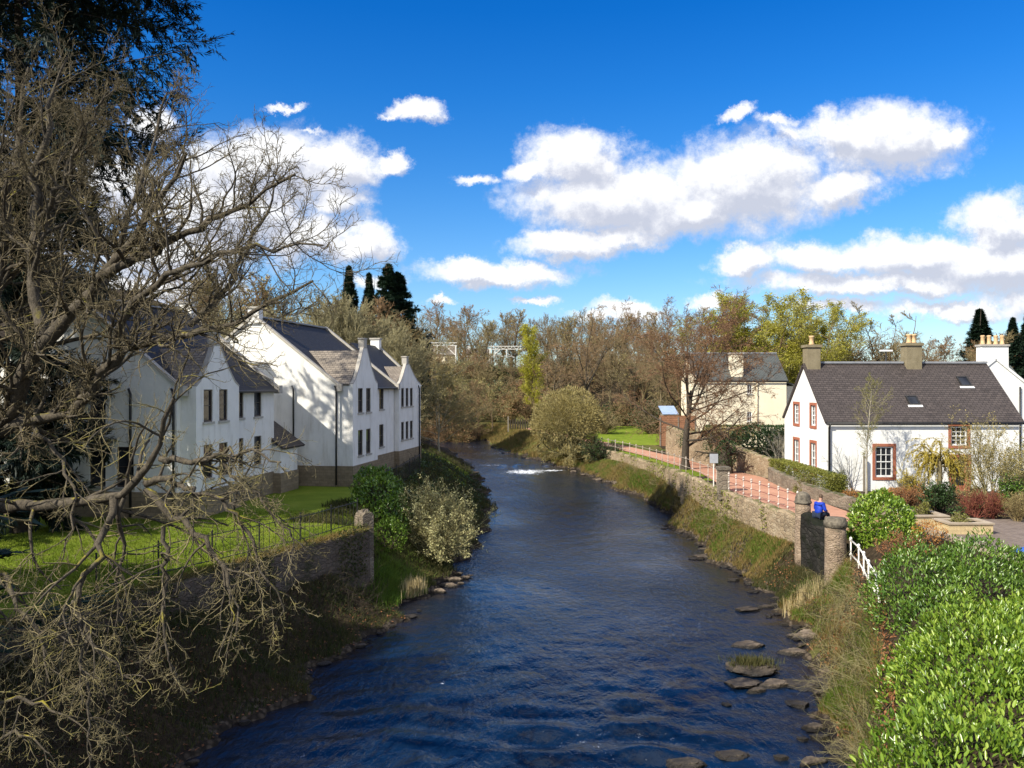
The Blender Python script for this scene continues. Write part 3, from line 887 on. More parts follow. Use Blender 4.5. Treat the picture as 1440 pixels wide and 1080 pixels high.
def terrain(x, y):
    xl, xr = fXL(y), fXR(y)
    n = wob(x, y)
    # left side
    d = xl - x
    xw = lineX(WALL_L, y)
    near = 1 - sst(33.4, 37.5, y)
    bank = np.clip(d, 0, 99)
    zb = .12 + 1.85 * sst(0, 4.2, bank) + .22 * n * sst(0, 1.2, bank)
    zb = np.where(x < xw - .12, 3.0, np.where(x < xw + .12, zb + (3.0 - zb) * (xw + .12 - x) / .24, zb))
    slope = .15 + 2.85 * sst(0, 5.2, bank) + .15 * n * sst(0, 1.5, bank) * (1 - sst(4.5, 6.5, bank))
    zl = zb * near + slope * (1 - near) + WZ(y) * (1 - sst(0, 5, bank))
    hill = np.clip((-27 - x) * .34, 0, 15) * sst(48, 75, y) + 9 * sst(110, 150, y) * sst(-5, -35, x)
    zl = zl + hill
    # right side
    e = x - xr
    lw = lineX(LINE_R, y)
    bank = np.clip(e, 0, 99)
    w = np.maximum(lw - xr, .6)
    walled = sst(35.3, 35.9, y) * (1 - sst(79, 81, y))
    wz, lz = WZ(y), LZ(y)
    zr1 = .1 + wz * (1 - sst(0, 1, bank / w)) + 1.75 * sst(0, 1, bank / w) ** .8 + .16 * n * sst(0, 1, bank)
    zr1 = np.where(x > lw + .12, lz, np.where(x > lw - .12, zr1 + (lz - zr1) * (x - lw + .12) / .24, zr1))
    sa = .62 + .28 * sst(31, 32.3, y)
    zr2 = .1 + .75 * sst(0, .6, bank / w) + 1.25 * sst(sa, sa + .4, bank / w) + .12 * n * sst(0, 1, bank) * (1 - sst(0, 1, x - lw))
    zr2 = zr2 + .9 * sst(.1, 1.6, x - lw)
    zr3 = .1 + wz * (1 - sst(0, 4.5, bank)) + (lz - .1) * sst(0, 4.5, bank) + .12 * n * sst(0, 1, bank) * (1 - sst(4, 6, bank))
    far = sst(79, 81, y)
    zr = zr1 * walled + (zr2 * (1 - sst(35.3, 35.9, y)) + zr3 * far) * (1 - walled)
    zr = zr + 7.5 * sst(138, 172, y) + 7 * sst(230, 420, y) + 3.0 * sst(34, 70, x) * sst(60, 110, y)
    # bed
    m = np.minimum(x - xl, xr - x)
    zd = -.10 - .9 * sst(0, 3.0, m) + .10 * n + WZ(y)
    return np.where(d > 0, zl, np.where(e > 0, zr, zd))


def axis(lo, hi, step, far_lo, far_hi, grow=1.18):
    c = list(np.arange(lo, hi + 1e-6, step))
    s, p = step, hi
    while p < far_hi:
        s *= grow
        p += s
        c.append(p)
    s, p, pre = step, lo, []
    while p > far_lo:
        s *= grow
        p -= s
        pre.append(p)
    return np.array(pre[::-1] + c)


gx = axis(-24, 26, .22, -2600, 2600)
gy = axis(9, 80, .25, -300, 6000, 1.06)
X, Y = np.meshgrid(gx, gy)
Z = terrain(X, Y)
nx, ny = len(gx), len(gy)
ii = np.arange(ny - 1)[:, None] * nx + np.arange(nx - 1)[None]
q = np.stack([ii, ii + 1, ii + nx + 1, ii + nx], -1).reshape(-1, 4)


def ground_mat():
    m, t, b = new_mat('ground_soil_and_grass')
    co = coords(t)
    at = t.n('ShaderNodeAttribute', attribute_name='zone')
    sep = t.n('ShaderNodeSeparateColor', {0: at.outputs['Color']})
    n1 = t.noise(co, .6, 7, .65)
    n2 = t.noise(co, 5, 7, .7)
    litter = t.ramp(n2, [(0.3, (0.018, 0.014, 0.009)), (0.52, (0.05, 0.037, 0.023)), (0.75, (0.11, 0.08, 0.048))])
    lawn = t.ramp(t.math('ADD', t.math('MULTIPLY', n1, .6), t.math('MULTIPLY', t.noise(co, 22, 5, .7), .4)), [(0.3, (0.09, 0.14, 0.013)), (0.5, (0.16, 0.22, 0.02)), (0.7, (0.25, 0.28, 0.045))])
    rough = t.ramp(t.math('ADD', t.math('MULTIPLY', n1, .55), t.math('MULTIPLY', n2, .45)), [(0.33, (0.045, 0.065, 0.014)), (0.5, (0.10, 0.10, 0.03)), (0.62, (0.17, 0.125, 0.05)), (0.75, (0.08, 0.10, 0.022))])
    vor = t.n('ShaderNodeTexVoronoi', {'Vector': co, 'Scale': 7.0})
    gravel = t.mix(t.n('ShaderNodeSeparateColor', {0: vor.outputs['Color']}).outputs[0], (0.03, 0.024, 0.018, 1), (0.14, 0.11, 0.08, 1))
    gravel = t.mix(t.ramp(vor.outputs['Distance'], [(0.3, (0, 0, 0)), (0.7, (1, 1, 1))]), gravel, (0.03, 0.024, 0.018, 1))

    def soft(v):
        k = t.math('ADD', v, t.math('MULTIPLY_ADD', n2, .5, -.25))
        return t.n('ShaderNodeMapRange', {0: k, 1: .42, 2: .58, 3: 0., 4: 1.}).outputs[0]
    col = t.mix(soft(sep.outputs[1]), litter, rough)
    col = t.mix(soft(sep.outputs[0]), col, lawn)
    col = t.mix(soft(sep.outputs[2]), col, gravel)
    h = t.math('ADD', t.noise(co, 3, 8, .7), t.math('MULTIPLY', t.noise(co, 30, 4, .7), .4))
    setb(t, b, Base_Color=col, Roughness=.95, Specular_IOR_Level=.1, Normal=t.bump(h, .8, .12))
    return m


xl_, xr_ = fXL(Y), fXR(Y)
xwl, lwr = lineX(WALL_L, Y), lineX(LINE_R, Y)
lawn = ((X < np.where(Y < 33.4, xwl, -7.2)) & (X > -40) & (Y < 52) & (Y > 5)) * 1.0
lawn = np.maximum(lawn, ((X > 7) & (X < 26) & (Y > 84) & (Y < 122)) * 1.0)
lawn = np.maximum(lawn, ((X > lwr + .1) & (X < lwr + 1.5) & (Y > 50) & (Y < 78)) * 1.0)
lawn = np.maximum(lawn, ((X > -8.0) & (X < -3.6) & (Y > 60) & (Y < 84)) * 1.0)
rough = (((X > xr_ + .3) & (X < lwr) & (Y > 20)) | ((X < xl_ - .5) & (X > -16) & (Y < 64) & (Y > 36)) | ((X > xr_) & (X < 15) & (Y >= 77) & (Y < 126))) * 1.0
gravel = ((X > xl_ - .4 - .5 * wob(X * 2, Y * 2)) & (X < xr_ + .35 + .9 * wob(X * 2, Y * 2)) & (Y < 130)) * 1.0
gravel = np.maximum(gravel, ((X > xr_ - .2) & (X < xr_ + 1.9) & (Y > 39) & (Y < 53)) * 1.0)
rough = rough * (1 - ((X > xr_) & (X < 13.5) & (Y > 31.6) & (Y < 35.8)))  # rough grass left out so darker ground paints the shade by the pillars
me = np_mesh('ground', np.stack([X, Y, Z], -1), q, ground_mat(), True)
ca = me.color_attributes.new('zone', 'FLOAT_COLOR', 'POINT')
ca.data.foreach_set('color', np.stack([lawn, rough, gravel, np.ones_like(X)], -1).astype(np.float32).ravel())
props(link('ground', me), 'grassy and leaf strewn ground on both sides of the river', 'ground', kind='structure')


def water_mat():
    m, t, b = new_mat('river_water')
    co = coords(t)
    st = t.n('ShaderNodeMapping', {'Vector': co, 'Scale': (1.0, .55, 1), 'Rotation': (0, 0, .05)}).outputs[0]
    h1 = t.noise(st, 1.7, 3, .55, .8)
    h2 = t.noise(st, 5.5, 4, .6, .6)
    h3 = t.noise(st, 22.0, 3, .6)
    patch = t.ramp(t.noise(co, .16, 3, .5), [(.35, (.35, .35, .35)), (.65, (1, 1, 1))])
    h = t.math('ADD', t.math('ADD', t.math('MULTIPLY', h1, .45), t.math('MULTIPLY', h2, .42)), t.math('MULTIPLY', h3, .07))
    at = t.n('ShaderNodeAttribute', attribute_name='foam').outputs['Fac']
    fn = t.math('ADD', at, t.math('MULTIPLY_ADD', t.noise(t.n('ShaderNodeMapping', {'Vector': co, 'Scale': (1.0, 1.0, 1)}).outputs[0], 2.6, 8, .8), 2.8, -1.4))
    foam = t.n('ShaderNodeMapRange', {0: fn, 1: .62, 2: .86, 3: 0., 4: 1.}).outputs[0]
    base = t.ramp(t.noise(co, .25, 4, .6), [(.35, (0.002, 0.012, 0.036)), (.65, (0.004, 0.011, 0.024))])
    sh = t.n('ShaderNodeAttribute', attribute_name='shallow').outputs['Fac']
    sh = t.math('MULTIPLY', sh, t.ramp(t.noise(co, 1.1, 6, .7), [(.3, (.25, .25, .25)), (.65, (1, 1, 1))]))
    base = t.mix(sh, base, (0.022, 0.015, 0.009, 1))
    col = t.mix(foam, base, (.72, .75, .78, 1))
    setb(t, b, Base_Color=col, Roughness=t.math('MULTIPLY_ADD', foam, .5, .06), IOR=1.37, Specular_IOR_Level=.5,
         Normal=t.bump(h, t.math('MULTIPLY', patch, .85), .17))
    return m


wx = axis(-13, 14, .12, -110, 40, 1.12)
wy = axis(14, 45, .14, 0, 168, 1.012)
XW, YW = np.meshgrid(wx, wy)
rr = np.random.default_rng(11)
PATCH = np.clip(.5 + .9 * wob(XW * .8 + 3, YW * .45 + 1), 0, 1.3)
ZW = np.zeros_like(XW)
for k in range(34):
    lam = rr.uniform(.45, 1.7)
    th = rr.normal(PI / 2, .75)
    ZW += (.0009 + .0022 * PATCH * (1 - .75 * sst(22, 34, YW)) + .0012 * sst(60, 80, YW)) * lam * np.sin((np.cos(th) * XW + np.sin(th) * YW) * 2 * PI / lam + rr.random() * 6.28 + .8 * np.sin(.3 * XW + .17 * YW))


def blob(cx, cy, rx, ry):
    return np.exp(-(((XW - cx) / rx) ** 2 + ((YW - cy) / ry) ** 2))


# standing waves in the current near the bridge and the broken water upstream
sw = blob(2.6, 20.0, 2.6, 2.2) + .6 * blob(-2.5, 21.5, 3.5, 2.0)
ZW += sw * .115 * np.sin(YW * 4.2 + 1.3 * np.sin(XW * 1.1 + 1) + XW * .5) * (0.6 + .4 * np.sin(XW * 2.3))
rap = blob(1.0, 80, 4.0, 1.6) + .6 * blob(-2.5, 95, 4, 3) + .4 * blob(-5, 108, 4, 6)
ZW += WZ(YW) + rap * .12 * np.sin(YW * 3 + 2 * np.sin(XW * 1.7)) * np.sin(XW * 2.1 + .5)
foam = .95 * blob(1.2, 75.5, 2.4, 2.2) + .8 * blob(4.2, 76.5, 1.2, .6) + .85 * blob(-1.8, 80.8, 1.8, .6) + .66 * blob(-2.2, 95, 3, 1.2) + .6 * blob(-1, 88, 2.5, .8) + .55 * blob(-5, 104, 3, 1.6) + .42 * blob(-2.0, 24.3, .5, .25) + .40 * blob(-5.2, 19.8, .9, .5) + .3 * blob(7.5, 30, .3, .3) + .33 * sw
nwx, nwy = len(wx), len(wy)
ii = np.arange(nwy - 1)[:, None] * nwx + np.arange(nwx - 1)[None]
q = np.stack([ii, ii + 1, ii + nwx + 1, ii + nwx], -1).reshape(-1, 4)
me = np_mesh('river', np.stack([XW, YW, ZW], -1), q, water_mat(), True)
fa = me.attributes.new('foam', 'FLOAT', 'POINT')
fa.data.foreach_set('value', foam.astype(np.float32).ravel())
sa_ = me.attributes.new('shallow', 'FLOAT', 'POINT')
sa_.data.foreach_set('value', np.clip(1.0 - np.minimum((XW - fXL(YW)) / 1.6, (fXR(YW) - XW) / (1.6 + 1.0 * sst(24, 50, YW))), 0, 1).astype(np.float32).ravel())
props(link('river', me), 'dark blue rippled river running between its grassy banks', 'river', kind='structure')


def strip(name, left, right, z, mat, label, cat, n=60):
    """a paved strip between two polylines"""
    def res(L):
        L = np.array(L, float)
        s = np.concatenate([[0], np.cumsum(np.linalg.norm(np.diff(L, axis=0), axis=1))])
        t = np.linspace(0, s[-1], n)
        return np.stack([np.interp(t, s, L[:, i]) for i in range(2)], 1)
    a, b = res(left), res(right)
    mb = MB()
    for i in range(n - 1):
        mb.face(*[(*p, z if not callable(z) else float(z(p[1]))) for p in (a[i], b[i], b[i + 1], a[i + 1])])
    return props(mb.build(name, mat), label, cat, kind='structure')


strip('path', [(13.7, 32.4), (13.2, 36), (12.9, 38), (12.2, 45), (12.5, 50), (13.0, 56), (12.9, 62), (12.2, 69), (10.9, 76), (9.2, 84), (6.0, 96), (4, 106), (1.5, 116)],
      [(17.4, 33.5), (15.7, 37.6), (15.6, 42), (15.8, 48), (16.2, 52), (15.8, 57), (15.2, 63), (14.4, 69.5), (12.9, 77), (11.2, 85), (7.8, 97), (5.7, 107), (3.2, 117)],
      lambda y: LZ(y) + .03, MT['path'], 'red brown tarmac riverside path between the railings and the stone wall', 'path')
strip('patio', [(16.9, 25.0), (16.9, 31.4), (17.2, 35.5)], [(34, 25.0), (34, 31.4), (34, 35.5)], 3.03, MT['paving'], 'brown block paved patio beside the yellow planters', 'patio', 12)
# ------------------------------------------------------------------ buildings
def frame(o, xd, yd):
    """local frame: x along a wall seen from outside, y into the building, z up"""
    xd, yd = Vector(xd), Vector(yd)
    M = Matrix.Identity(4)
    for i, c in enumerate((xd, yd, Vector((0, 0, 1)), Vector(o))):
        for k in range(3):
            M[k][i] = c[k]
    return M


def wall(mb, F, w, z0, z1, holes=(), rev=.14, a0=0.0):
    """a wall face from a0 to w with openings (x0, x1, z0, z1) and their reveals"""
    xs = sorted({a0, w, *[h[0] for h in holes], *[h[1] for h in holes]})
    zs = sorted({z0, z1, *[h[2] for h in holes], *[h[3] for h in holes]})
    for i in range(len(xs) - 1):
        for j in range(len(zs) - 1):
            cx, cz = (xs[i] + xs[i + 1]) / 2, (zs[j] + zs[j + 1]) / 2
            if any(h[0] < cx < h[1] and h[2] < cz < h[3] for h in holes):
                continue
            mb.face((xs[i], 0, zs[j]), (xs[i + 1], 0, zs[j]), (xs[i + 1], 0, zs[j + 1]), (xs[i], 0, zs[j + 1]), M=F)
    for (x0, x1, a, b) in holes:
        mb.face((x0, 0, a), (x0, rev, a), (x0, rev, b), (x0, 0, b), M=F)
        mb.face((x1, 0, a), (x1, 0, b), (x1, rev, b), (x1, rev, a), M=F)
        mb.face((x0, 0, b), (x0, rev, b), (x1, rev, b), (x1, 0, b), M=F)
        mb.face((x0, 0, a), (x1, 0, a), (x1, rev, a), (x0, rev, a), M=F)


def window(parent, F, h, nx=1, ny=2, fm=None, rev=.14, fw=.06, sill=None, margin=None, bar=.025, label=None):
    x0, x1, z0, z1 = h
    fm = fm or MT['frame_white']
    mb = MB(F)
    y0, y1 = rev - .09, rev - .02
    mb.box(x0, x0 + fw, y0, y1, z0, z1).box(x1 - fw, x1, y0, y1, z0, z1)
    mb.box(x0 + fw, x1 - fw, y0, y1, z0, z0 + fw * 1.3).box(x0 + fw, x1 - fw, y0, y1, z1 - fw, z1)
    for i in range(1, nx):
        c = x0 + fw + (x1 - x0 - 2 * fw) * i / nx
        mb.box(c - bar / 2, c + bar / 2, y0 + .02, y1 - .004, z0 + fw, z1 - fw)
    for j in range(1, ny):
        c = z0 + fw + (z1 - z0 - 2 * fw) * j / ny
        k = bar if (ny == 2 or j != ny // 2) else bar * 1.8
        mb.box(x0 + fw, x1 - fw, y0 + .012, y1 - .002, c - k / 2, c + k / 2)
    w = mb.build('window', fm, parent)
    if label:
        w['label'] = label
    g = MB(F)
    g.face((x0, rev - .035, z0), (x1, rev - .035, z0), (x1, rev - .035, z1), (x0, rev - .035, z1))
    g.build('pane', MT['glass'], w)
    if sill:
        MB(F).box(x0 - .08, x1 + .08, -.07, .06, z0 - .10, z0 + .003).build('sill', sill, w)
    if margin:
        m = MB(F)
        k = .16
        m.box(x0 - k, x0, -.025, .05, z0 - k, z1 + k).box(x1, x1 + k, -.025, .05, z0 - k, z1 + k)
        m.box(x0, x1, -.025, .05, z1, z1 + k).box(x0, x1, -.04, .05, z0 - k, z0)
        m.build('stone_margin', margin, w)
    return w


def slab(mb, pts, th, M=None):
    """a sloping slab: the outline pts (top face, counter-clockwise from outside) and its thickness"""
    a, b, c = Vector(pts[0]), Vector(pts[1]), Vector(pts[2])
    n = (b - a).cross(c - a).normalized()
    mb.prism([Vector(p) for p in pts], -n * th, M)
    return mb


def coping(mb, a, b, w=.26, h=.16):
    mb.bar(a, b, w, h)


def bay(root, x0, x1, pr, ez, az, wallmb, roofmb, copmb, holes, slope, z0, xm=None, flare=.9, block=.0, main_y=0.0):
    """projecting gabled bay: front with a flared gable, two cheeks, its own roof"""
    xm = xm or (x0 + x1) / 2
    Ff = frame((0, -pr, 0), (1, 0, 0), (0, 1, 0))
    wall(wallmb, Ff, x1, z0, ez, holes, a0=x0)
    hw0, hw1 = xm - x0, x1 - xm
    prof = [(1.0, 0.0), (.80, .12), (.52, .42), (.30, .72), (.14, .95)]
    hh = az - ez
    left = [(xm - hw0 * f, -pr, ez + hh * g) for f, g in prof]
    right = [(xm + hw1 * f, -pr, ez + hh * g) for f, g in prof]
    pts = right + left[::-1]
    for i in range(len(prof) - 1):
        wallmb.face(left[i], right[i], right[i + 1], left[i + 1])
    for i in range(len(prof) - 1):
        for L in (left, right):
            p, q = Vector(L[i]), Vector(L[i + 1])
            copmb.bar(p + Vector((0, .09, .01)), q + Vector((0, .09, .01)), .22, .07)
    bw = .16
    copmb.box(xm - bw * 1.5, xm + bw * 1.5, -pr - .03, -pr + .34, az - .12, az + .42)
    copmb.box(xm - bw * 1.8, xm + bw * 1.8, -pr - .06, -pr + .37, az + .42, az + .50)
    # cheeks
    wallmb.face((x0, main_y, z0), (x0, -pr, z0), (x0, -pr, ez), (x0, main_y, ez))
    wallmb.face((x1, -pr, z0), (x1, main_y, z0), (x1, main_y, ez), (x1, -pr, ez))
    # roof
    hz = az - .25
    yb = (hz - ez) / slope
    slab(roofmb, [(x0 - .12, -pr + .2, ez - .02), (xm, -pr + .2, hz), (xm, yb + .25, hz), (x0 - .12, .25, ez - .02)], .10)
    slab(roofmb, [(x1 + .12, -pr + .2, ez - .02), (x1 + .12, .25, ez - .02), (xm, yb + .25, hz), (xm, -pr + .2, hz)], .10)


def gable_roof(mb, x0, x1, D, ez, rz, over=.3, th=.14, y0=0.0):
    m = (y0 + D) / 2
    s = (rz - ez) / (m - y0)
    slab(mb, [(x0, y0 - over, ez - over * s), (x1, y0 - over, ez - over * s), (x1, m, rz), (x0, m, rz)], th)
    slab(mb, [(x0, m, rz), (x1, m, rz), (x1, D + over, ez - over * s), (x0, D + over, ez - over * s)], th)


def left_block(name, label, loc, L, D, ez, rz, bays, singles, gable_holes, second=None, chims=(), pipes=(), far_gable=True):
    """white harled riverside block on a stone plinth. local x runs upstream along the river front, y away from the river"""
    root = empty(name, (*loc, 3.0), label, 'house', None, math.atan2(.984, .178))
    z0 = 1.2
    wm, pm, rm, br, cm = MB(), MB(), MB(), MB(), MB()
    slope = (rz - ez) / (D / 2)
    L1 = second[0] if second else L
    Ff = frame((0, 0, 0), (1, 0, 0), (0, 1, 0))
    wall(wm, Ff, L1, z0, ez, [s for s in singles if s[0] < L1])
    Fg = frame((0, D, 0), (0, -1, 0), (1, 0, 0))
    wall(wm, Fg, D, z0, ez, gable_holes)
    wm.face((0, D, ez), (0, 0, ez), (0, D / 2, rz))
    Fb = frame((L1, 0, 0), (0, 1, 0), (-1, 0, 0))
    wall(wm, Fb, D, z0, ez)
    wm.face((L1, 0, ez), (L1, D, ez), (L1, D / 2, rz))
    wm.face((L1, D, z0), (0, D, z0), (0, D, ez), (L1, D, ez))
    pm.box(-.05, L1 + .05, -.05, D + .05, -.6, z0)
    gable_roof(rm, .16, L1 - .16, D, ez, rz)
    for x in (0.0, L1):
        cm = MB()
        for y, yy in ((-.32, D / 2), (D + .32, D / 2)):
            e = ez - .32 * slope
            cm.bar((x, y, e + .10), (x, yy, rz + .10), .28, .13)
        cm.box(x - .2, x + .2, -.42, -.12, ez - .42, ez + .02)
        cm.build('coping', MT['coping'], root)
    if second:
        _, L2, y2, D2, rz2 = second
        s2 = slope
        wall(wm, frame((0, y2, 0), (1, 0, 0), (0, 1, 0)), L2, z0, ez, [s for s in singles if s[0] >= L1], a0=L1)
        Fb = frame((L2, y2, 0), (0, 1, 0), (-1, 0, 0))
        wall(wm, Fb, D2, z0, ez)
        wm.face((L2, y2, ez), (L2, y2 + D2, ez), (L2, y2 + D2 / 2, rz2))
        pm.box(L1 + .051, L2 + .05, y2 - .05, y2 + D2 + .05, -.6, z0 - .003)
        gable_roof(rm, L1 + .17, L2 - .16, y2 + D2, ez, rz2, y0=y2)
        cm = MB()
        for y in (y2 - .32, y2 + D2 + .32):
            cm.bar((L2, y, ez - .32 * (rz2 - ez) / (D2 / 2) + .1), (L2, y2 + D2 / 2, rz2 + .1), .28, .13)
        cm.build('coping', MT['coping'], root)
    wins = []
    for bq in bays:
        br, cb = MB(), MB()
        bay(root, bq['x0'], bq['x1'], bq['pr'], ez, bq['az'], wm, br, cb, bq['holes'], bq.get('slope', slope), z0, bq.get('xm'), main_y=bq.get('my', 0))
        br.build('bay_roof', MT['slate_bay'], root)
        cb.build('bay_coping', MT['coping'], root)
        pm.box(bq['x0'] - .05, bq['x1'] + .05, -bq['pr'] - .05, bq.get('my', 0) - .051, -.6, z0 - .006)
        for h in bq['holes']:
            wins.append((frame((0, -bq['pr'], 0), (1, 0, 0), (0, 1, 0)), h))
    for s in singles:
        wins.append((frame((0, second[2] if second and s[0] >= L1 else 0, 0), (1, 0, 0), (0, 1, 0)), s))
    for h in gable_holes:
        wins.append((Fg, h))
    wm.build('wall', MT['harl'], root)
    pm.build('plinth', MT['plinth'], root)
    rm.build('roof', MT['slate'], root)
    MB().bar((.16, D / 2, rz + .06), (L1 - .16, D / 2, rz + .06), .24, .10).build('ridge', MT['lead'], root)
    for F, h in wins:
        window(root, F, h, 1, 2, MT['frame_dark'], sill=MT['sill'], fw=.055)
    for (x, y, zb, zt, w) in chims:
        c = MB().box(x - w / 2, x + w / 2, y - .36, y + .36, zb, zt).build('chimney', MT['harl'], root)
        MB().box(x - w / 2 - .07, x + w / 2 + .07, y - .43, y + .43, zt, zt + .12).build('chimney_cap', MT['coping'], c)
    for (x, y) in pipes:
        MB().tube([(x, y, .1), (x, y, ez - .35), (x, y + .1, ez - .1)], .055, 8).build('downpipe', MT['black'], root, True)
    g = MB()
    g.tube([(.3, -.36, ez - .28), (L1 - .3, -.36, ez - .28)], .07, 8)
    g.build('gutter', MT['black'], root, True)
    return root


UP, LO = (4.28, 5.75), (1.72, 3.25)      # window heights above the ground at z = 3
left_block('terrace_block', 'white gabled riverside block on a stone plinth, in full sun beyond the dark laurel', (-10.3, 47), 16.2, 10.3, 6.0, 10.0,
           [dict(x0=0.12, x1=4.35, pr=1.0, az=8.3, holes=[(.95, 1.75, *UP), (2.3, 3.1, *UP), (.95, 1.75, *LO), (2.3, 3.1, *LO)], xm=2.1),
            dict(x0=10.62, x1=15.9, pr=.35, az=7.55, holes=[(11.1, 11.8, 4.35, 5.7), (12.15, 12.85, 4.35, 5.7), (13.2, 13.9, 4.35, 5.7), (11.1, 11.8, 1.95, 3.25), (12.15, 12.85, 1.95, 3.25), (13.2, 13.9, 1.95, 3.25)], xm=12.5)],
           [(7.45, 8.35, *UP), (7.45, 8.35, *LO)], [], second=(10.5, 16.2, .02, 6.6, 9.0), chims=[(.12, 5.15, 9.6, 10.5, .5), (16.05, 3.35, 8.6, 9.5, .5)],
           pipes=[(-.10, -.06), (15.3, -.45), (-.12, 2.6)])
left_block('terrace_block', 'white gabled block with slate roof partly screened by the bare tree and conifer', (-14.75, 35.35), 9.1, 10.2, 5.9, 10.0,
           [dict(x0=0.3, x1=4.0, pr=.75, az=7.9, holes=[(.9, 1.65, *UP), (2.2, 2.95, *UP), (.9, 1.65, *LO), (2.2, 2.95, *LO)], xm=2.0)],
           [(5.0, 5.8, *UP), (5.0, 5.8, *LO), (6.9, 7.7, *UP), (6.9, 7.7, *LO)], [(5.9, 6.7, 4.1, 5.75), (5.9, 6.7, 1.4, 3.2), (7.25, 8.1, 1.4, 3.2), (2.8, 3.6, 4.1, 5.75), (2.8, 3.6, 1.4, 3.0)],
           chims=[(.12, 5.1, 9.5, 10.5, .5), (8.95, 5.1, 9.5, 10.5, .5)], pipes=[(-.10, 2.2), (4.4, -.08), (-.1, .1)])

# the low porch between the two blocks
r = empty('porch', (-12.55, 45.0, 3.0), 'low slate roofed porch squeezed between the two white blocks', 'porch', None, math.atan2(.984, .178))
m = MB()
m.box(-.9, 1.2, 0, 3.0, 1.1, 2.6)
m.build('wall', MT['harl'], r)
MB().box(-.95, 1.25, -.05, 3.05, -.5, 1.1).build('plinth', MT['plinth'], r)
slab(MB(), [(-1.1, -.3, 2.5), (1.6, -.3, 2.5), (1.6, 3.1, 4.9), (-1.1, 3.1, 4.9)], .12).build('roof', MT['slate_brown'], r)

# white cottage on the right
r = empty('cottage', (17.64, 45, 3.0), 'white two storey cottage with brown slate roof and red stone window margins', 'house')
W_, D_, ez, rz = 10.75, 7.0, 4.0, 7.25
wm = MB()
FF, FG = frame((0, 0, 0), (1, 0, 0), (0, 1, 0)), frame((0, D_, 0), (0, -1, 0), (1, 0, 0))
hf = [(2.70, 3.70, .78, 2.50), (6.95, 7.85, 2.55, 3.62), (7.0, 7.9, .1, 1.9)]
hg = [(1.75, 2.6, 3.55, 4.75), (4.55, 5.35, 3.55, 4.75), (1.75, 2.6, .75, 2.55), (4.55, 5.35, .75, 2.55)]
wall(wm, FF, W_, -.5, ez, hf)
wall(wm, FG, D_, -.5, 3.4, hg[2:])
# the gable carries the upper windows
hgu = hg[:2]
mid = D_ / 2


def gy_(t):
    return ez + (rz - ez) * (1 - abs(t - mid) / mid)


xs = [0, 1.75, 2.6, mid, 4.55, 5.35, D_]
for i in range(len(xs) - 1):
    a, b = xs[i], xs[i + 1]
    if (a, b) in ((1.75, 2.6), (4.55, 5.35)):
        wm.face((a, 0, 3.4), (b, 0, 3.4), (b, 0, 3.55), (a, 0, 3.55), M=FG)
        wm.face((a, 0, 4.75), (b, 0, 4.75), (b, 0, gy_(b)), (a, 0, gy_(a)), M=FG)
    else:
        wm.face((a, 0, 3.4), (b, 0, 3.4), (b, 0, gy_(b)), (a, 0, gy_(a)), M=FG)
for (x0, x1, a, b) in hgu:
    for vs in (((x0, 0, a), (x0, .14, a), (x0, .14, b), (x0, 0, b)), ((x1, 0, a), (x1, 0, b), (x1, .14, b), (x1, .14, a)),
               ((x0, 0, b), (x0, .14, b), (x1, .14, b), (x1, 0, b)), ((x0, 0, a), (x1, 0, a), (x1, .14, a), (x0, .14, a))):
        wm.face(*vs, M=FG)
wall(wm, frame((W_, 0, 0), (0, 1, 0), (-1, 0, 0)), D_, -.5, ez)
wm.face((W_, 0, ez), (W_, D_, ez), (W_, mid, rz))
wm.face((W_, D_, -.5), (0, D_, -.5), (0, D_, ez), (W_, D_, ez))
wm.build('wall', MT['white'], r)
rm = MB()
gable_roof(rm, -.12, W_ + .25, D_, ez, rz, over=.14, th=.13)
rm.build('roof', MT['slate_brown'], r)
MB().bar((.75, mid, rz + .05), (5.95, mid, rz + .05), .26, .12).bar((6.95, mid, rz + .05), (W_ + .25, mid, rz + .05), .26, .12).build('ridge', MT['lead'], r)
window(r, FF, hf[0], 3, 4, MT['frame_white'], margin=MT['redstone'], fw=.08, bar=.026)
window(r, FF, hf[1], 3, 4, MT['frame_white'], margin=MT['redstone'], fw=.07, bar=.03)
d = window(r, FF, hf[2], 1, 2, MT['redstone'], margin=MT['redstone'], fw=.16)
d.name = 'door'
for h in hg:
    window(r, FG, h, 2, 4, MT['frame_white'], margin=MT['redstone'], fw=.07, bar=.03)
MB().tube([(.10, -.08, 0), (.10, -.08, 3.55), (.10, -.25, 3.8)], .06, 8).build('downpipe', MT['black'], r, True)
MB().tube([(-.1, -.20, 3.80), (W_ + .2, -.20, 3.80)], .06, 8).build('gutter', MT['black'], r, True)
for (x, w, zt, pots) in ((.44, .78, 8.2, (0,)), (6.45, .9, 8.3, (-.13, .15))):
    c = MB().box(x - w / 2, x + w / 2, mid - .4, mid + .4, rz - .9, zt).build('chimney', MT['chimstone'], r)
    MB().box(x - w / 2 - .08, x + w / 2 + .08, mid - .48, mid + .48, zt, zt + .16).build('chimney_cap', MT['chimstone'], c)
    for k in pots:
        MB().lathe([(.16, 0), (.17, .05), (.13, .12), (.125, .42), (.165, .46), (.165, .53), (.12, .55)], (x + k, mid, zt + .16), 12).build('chimney_pot', MT['pot'], c, True)
sl_ = (rz - ez) / mid
